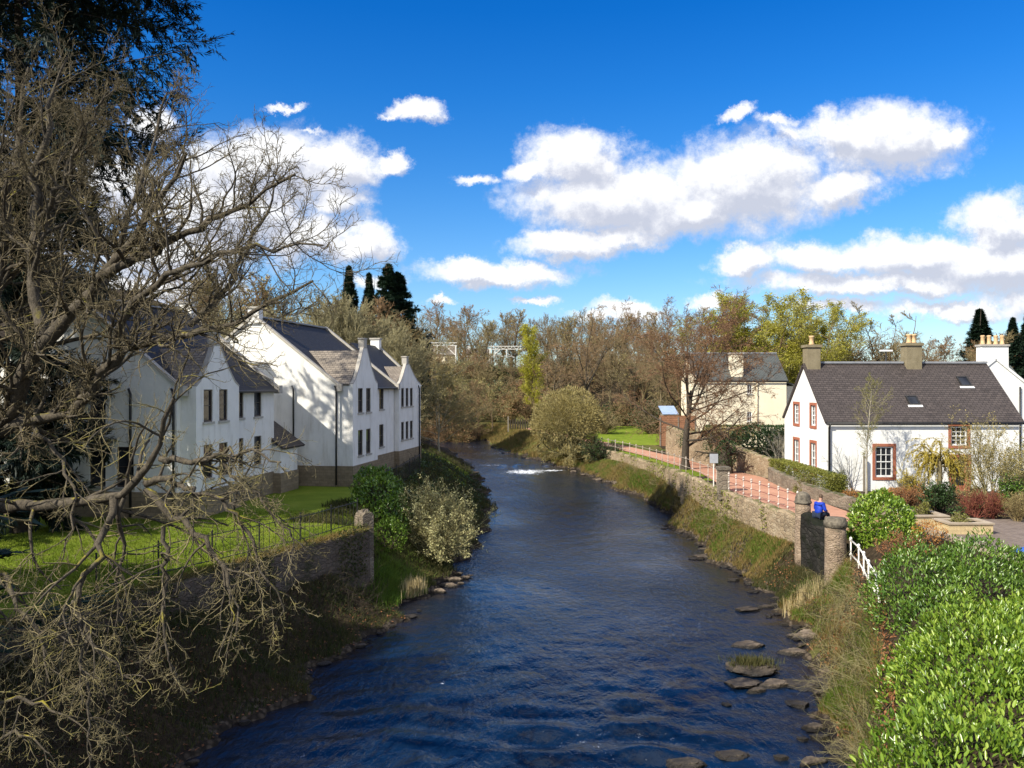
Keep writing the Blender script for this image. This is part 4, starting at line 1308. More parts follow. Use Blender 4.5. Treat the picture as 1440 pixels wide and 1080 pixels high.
for (x, yv, w, hgt) in ((5.35, .85, .62, .72), (8.95, 2.0, .62, .80)):
    n = Vector((0, -sl_, 1)).normalized()
    t = Vector((0, 1, sl_)).normalized()
    o = Vector((x, yv, ez + sl_ * yv))
    M = Matrix.Identity(4)
    for i, cvec in enumerate((Vector((1, 0, 0)), t, n, o)):
        for k in range(3):
            M[k][i] = cvec[k]
    s = MB(M).box(-w / 2, -w / 2 + .07, 0, hgt, 0, .09).box(w / 2 - .07, w / 2, 0, hgt, 0, .09).box(-w / 2 + .07, w / 2 - .07, 0, .07, 0, .085).box(-w / 2 + .07, w / 2 - .07, hgt - .07, hgt, 0, .085).build('skylight', MT['black'], r)
    MB(M).box(-w / 2 + .07, w / 2 - .07, .07, hgt - .07, .03, .06).build('pane', MT['glass'], s)
    MB(M).box(-w / 2 - .1, w / 2 + .1, -.16, -.003, .0, .03).build('flashing', MT['frame_white'], s)
MB().box(1.9, 2.0, -.35, -.25, 0, 2.0).build('trellis_post', MT['wood'], r)

# the cream house
r = empty('cream_house', (18.75, 82, 3.0), 'cream rendered house with grey slate roof standing behind the stone wall', 'house')
W_, D_, ez, rz = 9.25, 7.0, 6.45, 9.25
wm = MB()
hf = [(5.25, 5.75, 5.0, 5.95), (5.25, 5.75, 2.15, 3.15)]
wall(wm, FF, W_, -.6, ez, hf)
mid = D_ / 2
for x, sg in ((0, 1), (W_, -1)):
    p = [(x, D_, -.6), (x, 0, -.6), (x, 0, ez), (x, mid, rz), (x, D_, ez)]
    wm.face(*(p if sg > 0 else p[::-1]))
wm.face((W_, D_, -.6), (0, D_, -.6), (0, D_, ez), (W_, D_, ez))
wm.box(-.25, -.003, -.05, .5, -.6, 6.9)
wm.build('wall', MT['cream'], r)
rm = MB()
gable_roof(rm, -.15, W_ + .15, D_, ez, rz, over=.13)
rm.build('roof', MT['slate_grey'], r)
MB().bar((-.15, mid, rz + .05), (W_ + .15, mid, rz + .05), .26, .12).build('ridge', MT['lead'], r)
c = MB().box(3.75, 4.95, .35, 1.5, 6.3, 9.05).build('chimney', MT['cream'], r)
MB().box(3.68, 5.02, .28, 1.57, 9.05, 9.2).build('chimney_cap', MT['coping'], c)
for h in hf:
    window(r, FF, h, 2, 2, MT['frame_white'], fw=.07, sill=MT['sill'])
MB().tube([(6.25, -.07, 0), (6.25, -.07, 6.3)], .06, 8).build('downpipe', MT['pipe_cream'], r, True)
MB().tube([(-.2, -.19, 6.26), (W_ + .2, -.19, 6.26)], .06, 8).build('gutter', MT['black'], r, True)
e = MB()
e.box(W_ + .003, W_ + 1.4, 1.2, 6.0, -.6, 5.8)
e.build('extension', MT['cream'], r)
slab(MB(), [(W_ + .003, 1.0, 6.35), (W_ + 1.7, 1.0, 5.75), (W_ + 1.7, 6.2, 5.75), (W_ + .003, 6.2, 6.35)], .12).build('extension_roof', MT['slate_grey'], r)

# white gabled neighbour behind the cottage
r = empty('neighbour_house', (29.9, 57.5, 3.0), 'white gable house with a four pot chimney behind the brown roofed cottage', 'house')
wm = MB()
W_, D_, ez, rz = 9.4, 9.0, 3.9, 7.7
mid = W_ / 2
wm.face((0, 0, -.5), (W_, 0, -.5), (W_, 0, ez), (mid, 0, rz), (0, 0, ez))
wm.face((W_, 0, -.5), (W_, D_, -.5), (W_, D_, ez), (W_, 0, ez))
wm.face((0, D_, -.5), (0, 0, -.5), (0, 0, ez), (0, D_, ez))
wm.face((W_, D_, -.5), (0, D_, -.5), (0, D_, ez), (mid, D_, rz), (W_, D_, ez))
wm.build('wall', MT['white'], r)
s_ = (rz - ez) / mid
rm = MB()
slab(rm, [(-.25, .3, ez - .25 * s_), (mid, .3, rz), (mid, D_, rz), (-.25, D_, ez - .25 * s_)], .14)
slab(rm, [(mid, .3, rz), (W_ + .25, .3, ez - .25 * s_), (W_ + .25, D_, ez - .25 * s_), (mid, D_, rz)], .14)
rm.build('roof', MT['slate_grey'], r)
cm = MB()
cm.bar((-.25, .12, ez - .25 * s_ + .12), (mid, .12, rz + .12), .4, .16).bar((mid, .12, rz + .12), (W_ + .25, .12, ez - .25 * s_ + .12), .4, .16)
cm.build('coping', MT['white'], r)
c = MB().box(mid - .95, mid + .95, 0.02, .75, rz - .6, rz + 1.0).build('chimney', MT['white'], r)
MB().box(mid - 1.02, mid + 1.02, -.05, .82, rz + 1.0, rz + 1.14).build('chimney_cap', MT['coping'], c)
for k in (-.7, -.24, .24, .7):
    MB().lathe([(.16, 0), (.17, .05), (.13, .12), (.13, .55), (.165, .6), (.12, .66)], (mid + k, .38, rz + 1.14), 12).build('chimney_pot', MT['pot'], c, True)
MB().tube([(mid + 1.7, -.1, 0), (mid + 1.7, -.1, ez + 1.9)], .06, 8).build('downpipe', MT['black'], r, True)
rm = MB()
rm.box(5.2, 13.0, 9.2, 15.0, -.5, 5.0)
rm.build('rear_wing', MT['white'], r)
slab(MB(), [(4.9, 9.05, 5.0), (13.3, 9.05, 5.0), (13.3, 12.1, 7.6), (4.9, 12.1, 7.6)], .14).build('rear_roof', MT['slate_grey'], r)


def small_house(name, label, loc, w, d, ez, rz, wm_, rm_, rz_=0.0, nwin=2):
    r = empty(name, loc, label, 'house', None, rz_)
    m = MB()
    holes = [(w * (i + .5) / nwin - .5, w * (i + .5) / nwin + .5, ez * .45, ez * .8) for i in range(nwin)]
    wall(m, FF, w, -1, ez, holes)
    for x, sg in ((0, 1), (w, -1)):
        p = [(x, d, -1), (x, 0, -1), (x, 0, ez), (x, d / 2, rz), (x, d, ez)]
        m.face(*(p if sg > 0 else p[::-1]))
    m.face((w, d, -1), (0, d, -1), (0, d, ez), (w, d, ez))
    m.build('wall', wm_, r)
    q = MB()
    gable_roof(q, -.2, w + .2, d, ez, rz)
    q.build('roof', rm_, r)
    for h in holes:
        window(r, FF, h, 2, 2, MT['frame_white'])
    c = MB().box(.2, 1.1, d / 2 - .4, d / 2 + .4, rz - .6, rz + 1).build('chimney', wm_, r)
    MB().box(.1, 1.2, d / 2 - .5, d / 2 + .5, rz + 1, rz + 1.15).build('chimney_cap', MT['coping'], c)
    return r


small_house('far_house', 'small sandstone house showing between the two dark conifers at the far right', (P(1396, 500, 150)[0], 150, 8), 7.5, 8, 5, 9.2, MT['cream'], MT['slate_grey'])
small_house('far_house', 'pale buff house showing through bare trees behind the left gantry', (P(596, 500, 235)[0], 235, 13.2), 9, 8, 4.4, 7.2, MT['cream'], MT['slate_bay'])
small_house('far_house', 'long low pale house showing through bare trees between the two gantries', (P(655, 490, 250)[0], 250, 14.2), 7, 8, 4.2, 6.0, MT['white'], MT['slate_bay'], 0, 3)

# low shed with the blue roof behind the board fence
r = empty('shed', (15.4, 86, 3.0), 'low shed with a shiny pale blue roof behind the orange board fence', 'shed')
MB().box(.9, 2.2, 0, 2.2, -.3, 2.75).build('wall', MT['wood'], r)
slab(MB(), [(.7, -.2, 2.8), (2.4, -.2, 2.8), (2.4, 2.4, 3.6), (.7, 2.4, 3.6)], .08).build('roof', MT['blueroof'], r)

# ------------------------------------------------------------------ walls along the river and garden


def stone_wall(name, line, th, top, bottom, label, mat, side=1, capmat=None, roundtop=True, seed=1, ragged=.10):
    """rubble wall along a polyline; bottom / top may be functions of the distance along it"""
    rng = np.random.default_rng(seed)
    L = np.array(line, float)
    s = np.concatenate([[0], np.cumsum(np.linalg.norm(np.diff(L, axis=0), axis=1))])
    n = max(8, int(s[-1] / .35))
    t = np.linspace(0, s[-1], n)
    C = np.stack([np.interp(t, s, L[:, i]) for i in range(2)], 1)
    T = nrm(np.gradient(C, axis=0))
    N = np.stack([-T[:, 1], T[:, 0]], 1)
    tz = np.array([top(a) if callable(top) else top for a in t]) + rng.normal(0, ragged * .3, n)
    bz = np.array([bottom(a) if callable(bottom) else bottom for a in t])
    rows = []
    for k, (o, f) in enumerate(((-.5, 0), (-.5, .35), (-.5, .7), (-.47, .97), (-.25, 1.04), (.25, 1.04), (.47, .97), (.5, 0))):
        off = th * o + (rng.normal(0, .018, n) if 0 < k < 7 else 0)
        xy = C + N * np.reshape(off, (-1, 1)) if np.ndim(off) else C + N * off
        z = bz + (tz - bz) * min(f, 1) + (f - 1) * th * .9 * (f > 1)
        rows.append(np.column_stack([xy, z]))
    R_ = np.array(rows)                                   # (k, n, 3)
    k, n = R_.shape[:2]
    ii = np.arange(k - 1)[:, None] * n + np.arange(n - 1)[None]
    q = np.stack([ii, ii + 1, ii + n + 1, ii + n], -1).reshape(-1, 4)
    V = R_.reshape(-1, 3)
    caps = [[r_ * n for r_ in range(k)], [r_ * n + n - 1 for r_ in range(k)][::-1]]
    me = bpy.data.meshes.new(name)
    me.from_pydata(V.tolist(), [], q.tolist() + caps)
    me.materials.append(mat)
    return props(link(name, me), label, 'wall')


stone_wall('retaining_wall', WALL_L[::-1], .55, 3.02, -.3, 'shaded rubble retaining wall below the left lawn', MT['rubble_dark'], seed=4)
o = stone_wall('retaining_wall', WALL_R, .5, lambda s: float(LZ(35.9 + s * .985)) + .12, -.2, 'long sunlit rubble wall under the white railings on the right bank', MT['rubble'], seed=5, ragged=.12)
stone_wall('boundary_wall', [(14.2, 73), (14.7, 69), (15.4, 63.5), (16.0, 58), (16.6, 51.2), (16.75, 50.5)], .45, lambda a: 5.15 - .95 * min(1, a / 22) ** 1.5, 2.2, 'tall stone wall running beside the tarmac path below the cream house', MT['rubble'], seed=6)
stone_wall('boundary_wall', [(16.0, 49.6), (15.75, 46), (15.8, 41), (16.3, 37.6), (17.6, 35.6)], .4, lambda a: 3.85 - .02 * a, 2.8, 'low stone garden wall between the tarmac path and the white cottage', MT['rubble_grey'], seed=7)
stone_wall('alcove_wall', [(12.95, 35.25), (12.95, 32.0)], .6, lambda a: 3.42 - .10 * a, .4, 'wall coloured black as shade between the two round pillars where the man sits', MT['shade_rubble'], seed=8)  # the recess is dark by colour, its shade painted on the wall


def pillar(label, c, r, z0, z1, dome):
    e = empty('pillar', (c[0], c[1], z0), label, 'pillar', 'round stone pillars at the river steps')
    rng = random.Random(int(c[1] * 10))
    h = z1 - z0
    prof = [(r * 1.08, -.3), (r * 1.06, .2)] + [(r * (1.04 - .05 * i / 8), .2 + (h - .2) * i / 8) for i in range(1, 9)]
    MB().lathe(prof, n=28, wob=.035, rng=rng).build('shaft', MT['pillar'], e, True)
    if dome:
        p = [(r * .98, h), (r * 1.12, h + .02), (r * 1.13, h + .08), (r * 1.02, h + .12), (r * 1.0, h + .24), (r * .86, h + .38), (r * .55, h + .48), (r * .15, h + .52)]
    else:
        p = [(r * .98, h), (r * 1.10, h + .02), (r * 1.11, h + .22), (r * 1.02, h + .26), (r * .98, h + .36), (r * .5, h + .38)]
    MB().lathe(p, n=28, wob=.03, rng=rng).build('cap', MT['pillarcap'], e, True)
    return e


pillar('round stone pillar with a domed cap at the end of the red railings', (12.87, 35.55), .33, 1.2, 3.72, True)
pillar('thick round stone pillar with a flat cap beside the laurel bush', (12.72, 31.6), .40, .7, 3.38, False)
# pier at the lawn's corner and the low gate pillar beside the path
stone_wall('wall_pier', [(-6.45, 34.1), (-5.95, 33.3)], .5, 3.62, .3, 'stubby stone pier ending the left retaining wall', MT['rubble_grey'], seed=9, ragged=.4)
e = empty('gate_pillar', (11.72, 44.6, 3.0), 'low square ivy stained pillar between the two lengths of railing', 'pillar')
MB().box(-.28, .28, -.28, .28, -.4, 1.25).build('shaft', MT['rubble_grey'], e)
MB().prism([(-.34, -.34, 1.25), (.34, -.34, 1.25), (.34, .34, 1.25), (-.34, .34, 1.25)], (0, 0, .16)).build('cap', MT['pillarcap'], e)
e = empty('sign_post', (11.62, 46.3, 3.0), 'small plain grey sign on a thin post by the railings', 'sign')
MB().tube([(0, 0, -.2), (0, 0, 1.95)], .035, 8).build('post', MT['galv'], e)
MB().box(-.24, .24, -.055, -.036, 1.45, 1.98).build('sign_plate', MT['sign'], e)


def railing(name, label, line, h, mat_p, mat_r, rails=(1.0, .5), gap=1.75, z=3.0, pr=.035, rr=.02, knob=True, plain=False):
    L = np.array(line, float)
    if L.shape[1] == 2:
        L = np.column_stack([L, np.full(len(L), z)])
    s = np.concatenate([[0], np.cumsum(np.linalg.norm(np.diff(L, axis=0), axis=1))])
    n = max(2, int(round(s[-1] / gap)) + 1)
    t = np.linspace(0, s[-1], n)
    Q = np.stack([np.interp(t, s, L[:, i]) for i in range(3)], 1)
    root = empty(name, Q[0], label, 'railing')
    for p in Q:
        m = MB().tube([p - Q[0] + np.array([0, 0, -.3]), p - Q[0] + np.array([0, 0, h])], pr, 8)
        if knob:
            m.lathe([(.02, 0), (.055, .02), (.06, .06), (.04, .1), (.005, .12)], p - Q[0] + np.array([0, 0, h]), 10)
            for f in rails:
                m.lathe([(.03, -.05), (.055, -.03), (.055, .03), (.03, .05)], p - Q[0] + np.array([0, 0, h * f * .985]), 10)
        m.build('post', mat_p, root, True)
    for f in rails:
        MB().tube([p - Q[0] + np.array([0, 0, h * f * .985]) for p in Q], rr, 8).build('rail', mat_r, root, True)
    return root


railing('railing', 'white post and rail railing along the far stretch of river wall', [(8.75, 78.6, 2.6), (10.3, 72, 2.6), (11.4, 64, 2.62), (11.65, 58, 2.8), (11.68, 52, 2.97), (11.78, 46.2, 3)], 1.1, MT['rail_dull'], MT['rail_dull'], gap=1.9, pr=.026, rr=.015)
railing('railing', 'railing of white posts with dark red rails beside the tarmac path', [(11.85, 43.9), (12.3, 40.5), (12.7, 38), (12.9, 36.3)], 1.05, MT['rail_pale'], MT['red_rail'], rails=(.96, .62, .28), gap=1.0, pr=.015, rr=.016)
o = railing('railing', 'white two bar railing sloping down past the laurel bush', [(13.2, 31.3, 1.95), (12.85, 29.6, 1.95), (12.2, 27.6, 1.95), (11.75, 26.0, 1.9)], .98, MT['galv'], MT['galv'], rails=(1.0, .42), gap=1.35, pr=.03, rr=.034)
MB().tube([(11.75 - 13.2, 26.0 - 31.3, .93), (11.42 - 13.2, 25.0 - 31.3, .35), (11.25 - 13.2, 24.5 - 31.3, -.25)], .036, 8).build('end_rail', MT['galv'], o, True)

# iron railings of the left lawn


def iron_fence(label, line, h, gap=.14, zf=3.0):
    L = np.array(line, float)
    s = np.concatenate([[0], np.cumsum(np.linalg.norm(np.diff(L, axis=0), axis=1))])
    root = empty('iron_fence', (*L[0], zf), label, 'fence')

    def at(t):
        return np.array([np.interp(t, s, L[:, 0]) - L[0][0], np.interp(t, s, L[:, 1]) - L[0][1], 0])
    m = MB()
    for t in np.arange(0, s[-1], gap):
        p = at(t)
        m.tube([p + [0, 0, .08], p + [0, 0, h]], .010, 5)
    m.build('bars', MT['black'], root)
    for t in np.linspace(0, s[-1], int(s[-1] / 2.2) + 2):
        p = at(t)
        MB().tube([p + [0, 0, -.2], p + [0, 0, h + .08]], .028, 6).build('post', MT['black'], root)
    for z in (.12, h - .08):
        MB().tube([at(t) + [0, 0, z] for t in np.linspace(0, s[-1], 12)], .016, 6).build('rail', MT['black'], root)
    return root


iron_fence('black iron fence along the edge of the left lawn', [(-6.6, 34.3), (-7.9, 30.6), (-9.9, 27.0), (-12.0, 23.2)], 1.05, .3)
iron_fence('black iron fence beside the white block behind the laurel', [(-7.2, 42.5), (-6.6, 47.5), (-6.3, 55.0)], 1.25, .22)
e = empty('board_fence', (15.4, 80.2, 3.0), 'orange brown horizontal board fence left of the cream house', 'fence')
MB().box(-.7, 3.0, 0, .05, -.2, 2.85).build('boards', MT['fenceboard'], e)
for x in (-.6, 1.2, 2.9):
    MB().box(x - .06, x + .06, -.05, -.003, -.2, 2.7).build('post', MT['wood'], e)
e = empty('gate', (P(732, 600, 104)[0], 104, 3.2), 'weathered timber gate and palings at the far end of the path', 'gate')
m = MB()
for k in range(9):
    m.box(-1.4 + k * .32, -1.22 + k * .32, 0, .04, 0, 1.2 + .06 * (k % 3))
m.build('palings', MT['twig_ivy'], e)
for x in (-1.6, 1.6):
    MB().box(x - .08, x + .08, -.1, .1, -.4, 1.6).build('post', MT['wood'], e)

# garden planters, kerb, low wall, folded blue cover


def planter(label, loc, w, d, h):
    r = empty('planter', loc, label, 'planter', 'yellow block planters on the patio')
    t = .18
    MB().box(0, w, 0, t, -.1, h).box(0, w, d - t, d, -.1, h).box(0, t, t, d - t, -.1, h).box(w - t, w, t, d - t, -.1, h).build('blockwork', MT['block'], r)
    MB().box(-.05, w + .05, -.05, t + .07, h, h + .06).box(-.05, w + .05, d - t - .07, d + .05, h, h + .06).box(-.05, t + .07, t + .07, d - t - .07, h, h + .06).box(w - t - .07, w + .05, t + .07, d - t - .07, h, h + .06).build('coping', MT['slab'], r)
    MB().box(t, w - t, t, d - t, 0, h - .06).build('soil', MT['twig_ivy'], r)
    return r


planter('yellow block planter nearest the laurel bush, with a small green plant', (16.85, 33.7, 3.0), 1.45, 1.7, .42)
planter('longer yellow block planter in front of the red stemmed shrub', (17.35, 31.9, 3.0), 1.75, 1.15, .42)
e = empty('kerb', (17.0, 31.6, 3.0), 'stone kerb edging the bed beside the patio', 'kerb')
MB().bar((-.25, 1.9, .05), (.0, -6.0, .05), .3, .26).build('stones', MT['slab'], e)
e = empty('low_wall', (19.2, 23.9, 3.0), 'low yellow block wall at the right edge of the patio', 'wall')
MB().box(0, 5, 0, .22, -.3, .42).build('blockwork', MT['block'], e)
MB().box(-.05, 5.05, -.05, .27, .42, .49).build('coping', MT['slab'], e)
e = empty('garden_cover', (18.15, 28.3, 3.06), 'crumpled blue cover lying on the patio paving', 'cover')
rng = np.random.default_rng(2)
u, v = np.meshgrid(np.linspace(-.55, .55, 22), np.linspace(-.4, .4, 16))
z = .02 + .16 * np.exp(-(u * u / .12 + v * v / .07)) * (1 + .7 * np.sin(u * 17 + v * 5)) + .03 * np.abs(np.sin(v * 23 + u * 9))
e2 = .88 + .14 * np.sin(u * 9) * np.cos(v * 11)
ii = np.arange(15)[:, None] * 22 + np.arange(21)[None]
link('cloth', np_mesh('cover_cloth', np.stack([u * e2, v * e2, z], -1), np.stack([ii, ii + 1, ii + 23, ii + 22], -1).reshape(-1, 4), MT['bluecloth'], True), e)

# street lamp behind the cottage
e = empty('street_lamp', (P(1246, 500, 74)[0], 74, 3.0), 'slim dark street lamp rising behind the cottage roof ridge', 'street lamp')
MB().tube([(0, 0, -.3), (0, 0, 9.0)], .07, 8).build('pole', MT['black'], e, True)
MB().box(-.55, .55, -.14, .14, 9.0, 9.14).build('lamp_head', MT['frame_white'], e)

# railway gantries


def gantry(label, x, y, z, w, h, hang, mast='right'):
    r = empty('gantry', (x, y, z), label, 'gantry', 'railway gantries on the far embankment')
    mx = w if mast == 'right' else 0
    MB().box(mx - .15, mx + .15, -.15, .15, -3, h).build('mast', MT['galv'], r)
    b = MB()
    for zz in (h, h + .7):
        b.box(-.3, w + .3, -.1, .1, zz - .07, zz + .07)
    k = 0
    for i in range(int(w / .8)):
        b.bar((i * .8, 0, h + (.7 if k else 0)), ((i + 1) * .8, 0, h + (0 if k else .7)), .09, .09)
        k = 1 - k
    b.build('beam', MT['galv'], r)
    MB().bar((mx + (-2.4 if mx else 2.4), 0, h - .1), (mx, 0, h - 2.4), .18, .18).build('brace', MT['galv'], r)
    for (hx, hl) in hang:
        d = MB().box(hx - .09, hx + .09, -.09, .09, h - hl, h).build('drop_post', MT['galv'], r)
        MB().bar((hx, 0, h - hl + .3), (hx + 2.0, 0, h - hl - .1), .08, .08).bar((hx, 0, h - hl + 1.0), (hx + 2.0, 0, h - hl - .1), .06, .06).build('registration_arm', MT['galv'], d)
    return r


p = P(598, 486, 195)
gantry('white lattice gantry with its mast on the right, above the left woods', p[0], 195, 11.0, 7.4, p[2] - 11.0, [(2.9, 2.0)], 'right')
p = P(689, 491, 195)
gantry('white lattice gantry with its mast on the left, beside the fresh green tree', p[0], 195, 11.0, 7.4, p[2] - 11.0, [(1.2, 1.7), (4.0, 1.9)], 'left')
# ------------------------------------------------------------------ the big bare tree in the left foreground
def limb(pts, r0, r1, K=14, seed=0):
    rng = np.random.default_rng(seed)
    W = np.array([P(*p) for p in pts])
    s = np.concatenate([[0], np.cumsum(np.linalg.norm(np.diff(W, axis=0), axis=1))])
    t = np.linspace(0, s[-1], K + 1)
    # smooth through the traced joints
    Q = np.stack([np.interp(t, s, W[:, i]) for i in range(3)], 1)
    for _ in range(2):
        Q[1:-1] = .25 * Q[:-2] + .5 * Q[1:-1] + .25 * Q[2:]
    Q[1:-1] += rng.normal(0, .045, (K - 1, 3))
    return Q, np.linspace(r0, r1, K + 1) * rng.uniform(.86, 1.16, K + 1)


LIMBS_UP = [
    ([(-40, 640, 16.5), (0, 600, 16.3), (45, 525, 16), (60, 475, 15.8), (100, 440, 15.5), (150, 385, 15.2), (200, 325, 15), (235, 262, 14.7), (262, 215, 14.4)], .20, .03),
    ([(60, 475, 15.8), (45, 400, 16), (50, 310, 16.2), (55, 220, 16.4), (75, 130, 16.6), (95, 80, 16.6)], .13, .02),
    ([(-60, 560, 17), (-5, 430, 17.2), (10, 310, 17.2), (25, 190, 17.4), (40, 95, 17.6)], .16, .025),
    ([(150, 385, 15.2), (190, 365, 14.9), (250, 330, 14.5), (290, 315, 14.2), (335, 300, 13.9), (370, 275, 13.6), (415, 245, 13.3)], .095, .02),
    ([(100, 440, 15.5), (150, 400, 15.9), (165, 345, 16.3), (190, 280, 16.7), (215, 200, 17), (235, 130, 17.2)], .09, .018),
    ([(104, 581, 15.6), (132, 556, 15.3), (148, 506, 15.0), (170, 486, 14.8), (220, 480, 14.4), (267, 458, 14.0), (300, 470, 13.7), (345, 452, 13.4), (400, 415, 13.0), (440, 395, 12.8)], .11, .02),
    ([(-50, 612, 16.6), (0, 605, 16.3), (47, 594, 16), (104, 581, 15.6), (135, 548, 15.2)], .13, .08),
    ([(267, 458, 14.0), (300, 425, 14.3), (330, 400, 14.6), (345, 350, 14.8), (375, 300, 15), (395, 255, 15.2)], .06, .015),
    ([(165, 488, 14.8), (180, 440, 14.6), (205, 400, 14.2), (245, 385, 13.8), (300, 365, 13.4), (350, 350, 13.1), (410, 340, 12.8), (455, 345, 12.6)], .075, .016),
    ([(50, 310, 16.2), (90, 260, 15.9), (120, 190, 15.6), (150, 130, 15.4)], .06, .014),
    ([(-20, 430, 17.1), (40, 360, 17.6), (80, 300, 18), (100, 220, 18.4), (120, 150, 18.6)], .08, .014),
    ([(-10, 430, 17.1), (-30, 330, 16.2), (-10, 230, 15.6), (20, 140, 15.2)], .08, .014),
]
LIMBS_LOW = [
    ([(-70, 716, 16.2), (0, 712, 15.8), (75, 706, 15.3), (115, 708, 15.0), (175, 695, 14.6), (205, 680, 14.4), (226, 640, 14.2), (224, 600, 14.0), (245, 560, 13.8)], .15, .03),
    ([(205, 680, 14.4), (240, 672, 14.0), (265, 690, 13.7), (300, 697, 13.4), (340, 712, 13.2)], .07, .015),
    ([(226, 645, 14.2), (270, 652, 13.8), (312, 640, 13.4), (345, 632, 13.1), (395, 650, 12.9)], .06, .012),
    ([(160, 700, 14.7), (150, 760, 14.3), (112, 810, 14.0), (102, 860, 13.8), (130, 915, 13.6), (162, 935, 13.5), (200, 960, 13.4)], .07, .014),
    ([(205, 690, 14.4), (260, 738, 14.1), (300, 770, 13.9), (318, 800, 13.7), (334, 850, 13.5), (330, 900, 13.4)], .075, .014),
    ([(105, 845, 13.9), (118, 900, 13.6), (120, 960, 13.4), (132, 1015, 13.2), (128, 1050, 13.1)], .05, .010),
    ([(-70, 780, 16.0), (-10, 800, 15.2), (30, 850, 14.6), (60, 900, 14.1), (70, 960, 13.8)], .08, .012),
    ([(-80, 960, 14.6), (-20, 985, 14.0), (40, 975, 13.7), (90, 1000, 13.4), (125, 1030, 13.2)], .06, .010),
    ([(175, 700, 14.6), (170, 760, 14.9), (165, 820, 15.1), (170, 880, 15.2), (160, 940, 15.2)], .045, .010),
    ([(230, 740, 14.2), (235, 800, 14.0), (228, 860, 13.8), (235, 910, 13.6), (250, 960, 13.5)], .045, .010),
    ([(-60, 870, 15.6), (0, 890, 15.0), (50, 880, 14.6), (100, 905, 14.3)], .05, .010),
    ([(300, 697, 13.4), (340, 730, 13.3), (362, 780, 13.2), (385, 820, 13.2), (400, 870, 13.1)], .04, .009),
    ([(300, 640, 13.5), (350, 690, 13.4), (400, 735, 13.3), (430, 775, 13.2)], .04, .009),
    ([(-60, 1010, 14.0), (0, 1040, 13.6), (40, 1030, 13.3), (70, 1060, 13.1)], .045, .010),
    ([(45, 594, 16.0), (80, 640, 15.4), (110, 690, 15.0), (100, 750, 14.8), (80, 800, 14.6)], .05, .010),
]


def big_tree():
    base = np.array([-12.3, 16.6, 2.4])
    rng = np.random.default_rng(21)
    Q, rad = [], []
    sets, tw = [], []

    def stackl(L, K):
        q = [limb(*l, K=K, seed=i) for i, l in enumerate(L)]
        return np.array([a for a, _ in q]) - base, np.array([b for _, b in q])
    up, lo = stackl(LIMBS_UP, 16), stackl(LIMBS_LOW, 14)
    fork = P(-60, 600, 16.8)
    tk = np.array([base - [0, 0, .6], base + [0, 0, .4], base + [.1, 0, 1.8], base + [.25, .1, 3.2], base + [.5, .2, 4.6], fork, P(-35, 520, 17.0)]) - base
    s = np.linspace(0, 6, 15)
    tk = np.stack([np.interp(s, np.arange(7), tk[:, i]) for i in range(3)], 1)[None]
    tr = np.interp(s, [0, 1, 2, 4, 5, 6], [.62, .48, .40, .34, .28, .2])[None]
    # stubs that carry the low limbs from the trunk
    st = []
    for a, b, r in ((tk[0, 6], lo[0][0, 0], .17), (tk[0, 5], lo[0][6, 0], .10), (tk[0, 3], lo[0][7, 0], .08), (tk[0, 4], lo[0][10, 0], .07), (tk[0, 3], lo[0][13, 0], .06), (tk[0, 9], up[0][6, 0], .15), (tk[0, 11], up[0][0, 0], .21), (tk[0, 12], up[0][2, 0], .18)):
        t = np.linspace(0, 1, 7)[:, None]
        st.append((a * (1 - t) + b * t + np.array([0, 0, -.15]) * np.sin(t * PI), np.linspace(r * 1.25, r, 7)))
    stub = (np.array([a for a, _ in st]), np.array([b for _, b in st]))
    sets += [(tk, tr, 14), (stub[0], stub[1], 9), (up[0], up[1], 8), (lo[0], lo[1], 8)]
    # upper crown: twigs reach up and out
    u1 = sprout(up, 21, .10, 1.0, 48, 14, .35, .5, 9, .17, (.02, 0, .055), rng, .3, .011, taper=.45, maxr=.05)
    u2 = sprout(u1, 9, .12, 1.0, 46, 14, .46, .55, 6, .18, (0, 0, .05), rng, .4, .0062, taper=.4)
    u3 = sprout(u2, 5, .15, 1.0, 44, 14, .52, .7, 4, .2, (0, 0, .05), rng, .5, .0041, taper=.4)
    u4 = sprout(u3, 2, .3, 1.0, 42, 14, .55, .8, 3, .2, (0, 0, .05), rng, .6, .0034, taper=.3)
    # lower branches hang, their tips curl up again
    l1 = sprout(lo, 11, .15, 1.0, 50, 16, .40, .55, 10, .15, (.01, -.01, -.07), rng, .35, .011, taper=.4, maxr=.04)
    l2 = sprout(l1, 5, .12, 1.0, 46, 14, .52, .6, 7, .14, (0, 0, -.03), rng, .45, .0062, taper=.4)
    l3 = sprout(l2, 4, .15, 1.0, 44, 14, .62, .7, 6, .13, (0, 0, .09), rng, .5, .0043, taper=.4)
    l4 = sprout(l3, 2, .3, 1.0, 42, 14, .55, .8, 3, .14, (0, 0, .10), rng, .6, .0036, taper=.3)
    sets += [(u1[0], u1[1], 5), (l1[0], l1[1], 5)]
    tw = [(u2[0], u2[1], 4), (u3[0], u3[1], 3), (u4[0], u4[1], 3), (l2[0], l2[1], 4), (l3[0], l3[1], 3), (l4[0], l4[1], 3)]
    place([('trunk', as_mesh('bare_tree_trunk', sets, MT['bark_big'])), ('crown', as_mesh('bare_tree_crown', tw[:3], MT['twig_big'])), ('hanging_branches', as_mesh('bare_tree_hanging', tw[3:], MT['twig_low']))],
          'bare_tree', base, 'huge leafless tree with crooked mossy limbs and drooping twigs in the left foreground', 'tree')


big_tree()

# ------------------------------------------------------------------ conifers
SPB = conifer(35, 14, 3.9, .25, 110, 24, MT['spruce'], .04, -.035, 1.0, .34, .10, .38, nc=17)
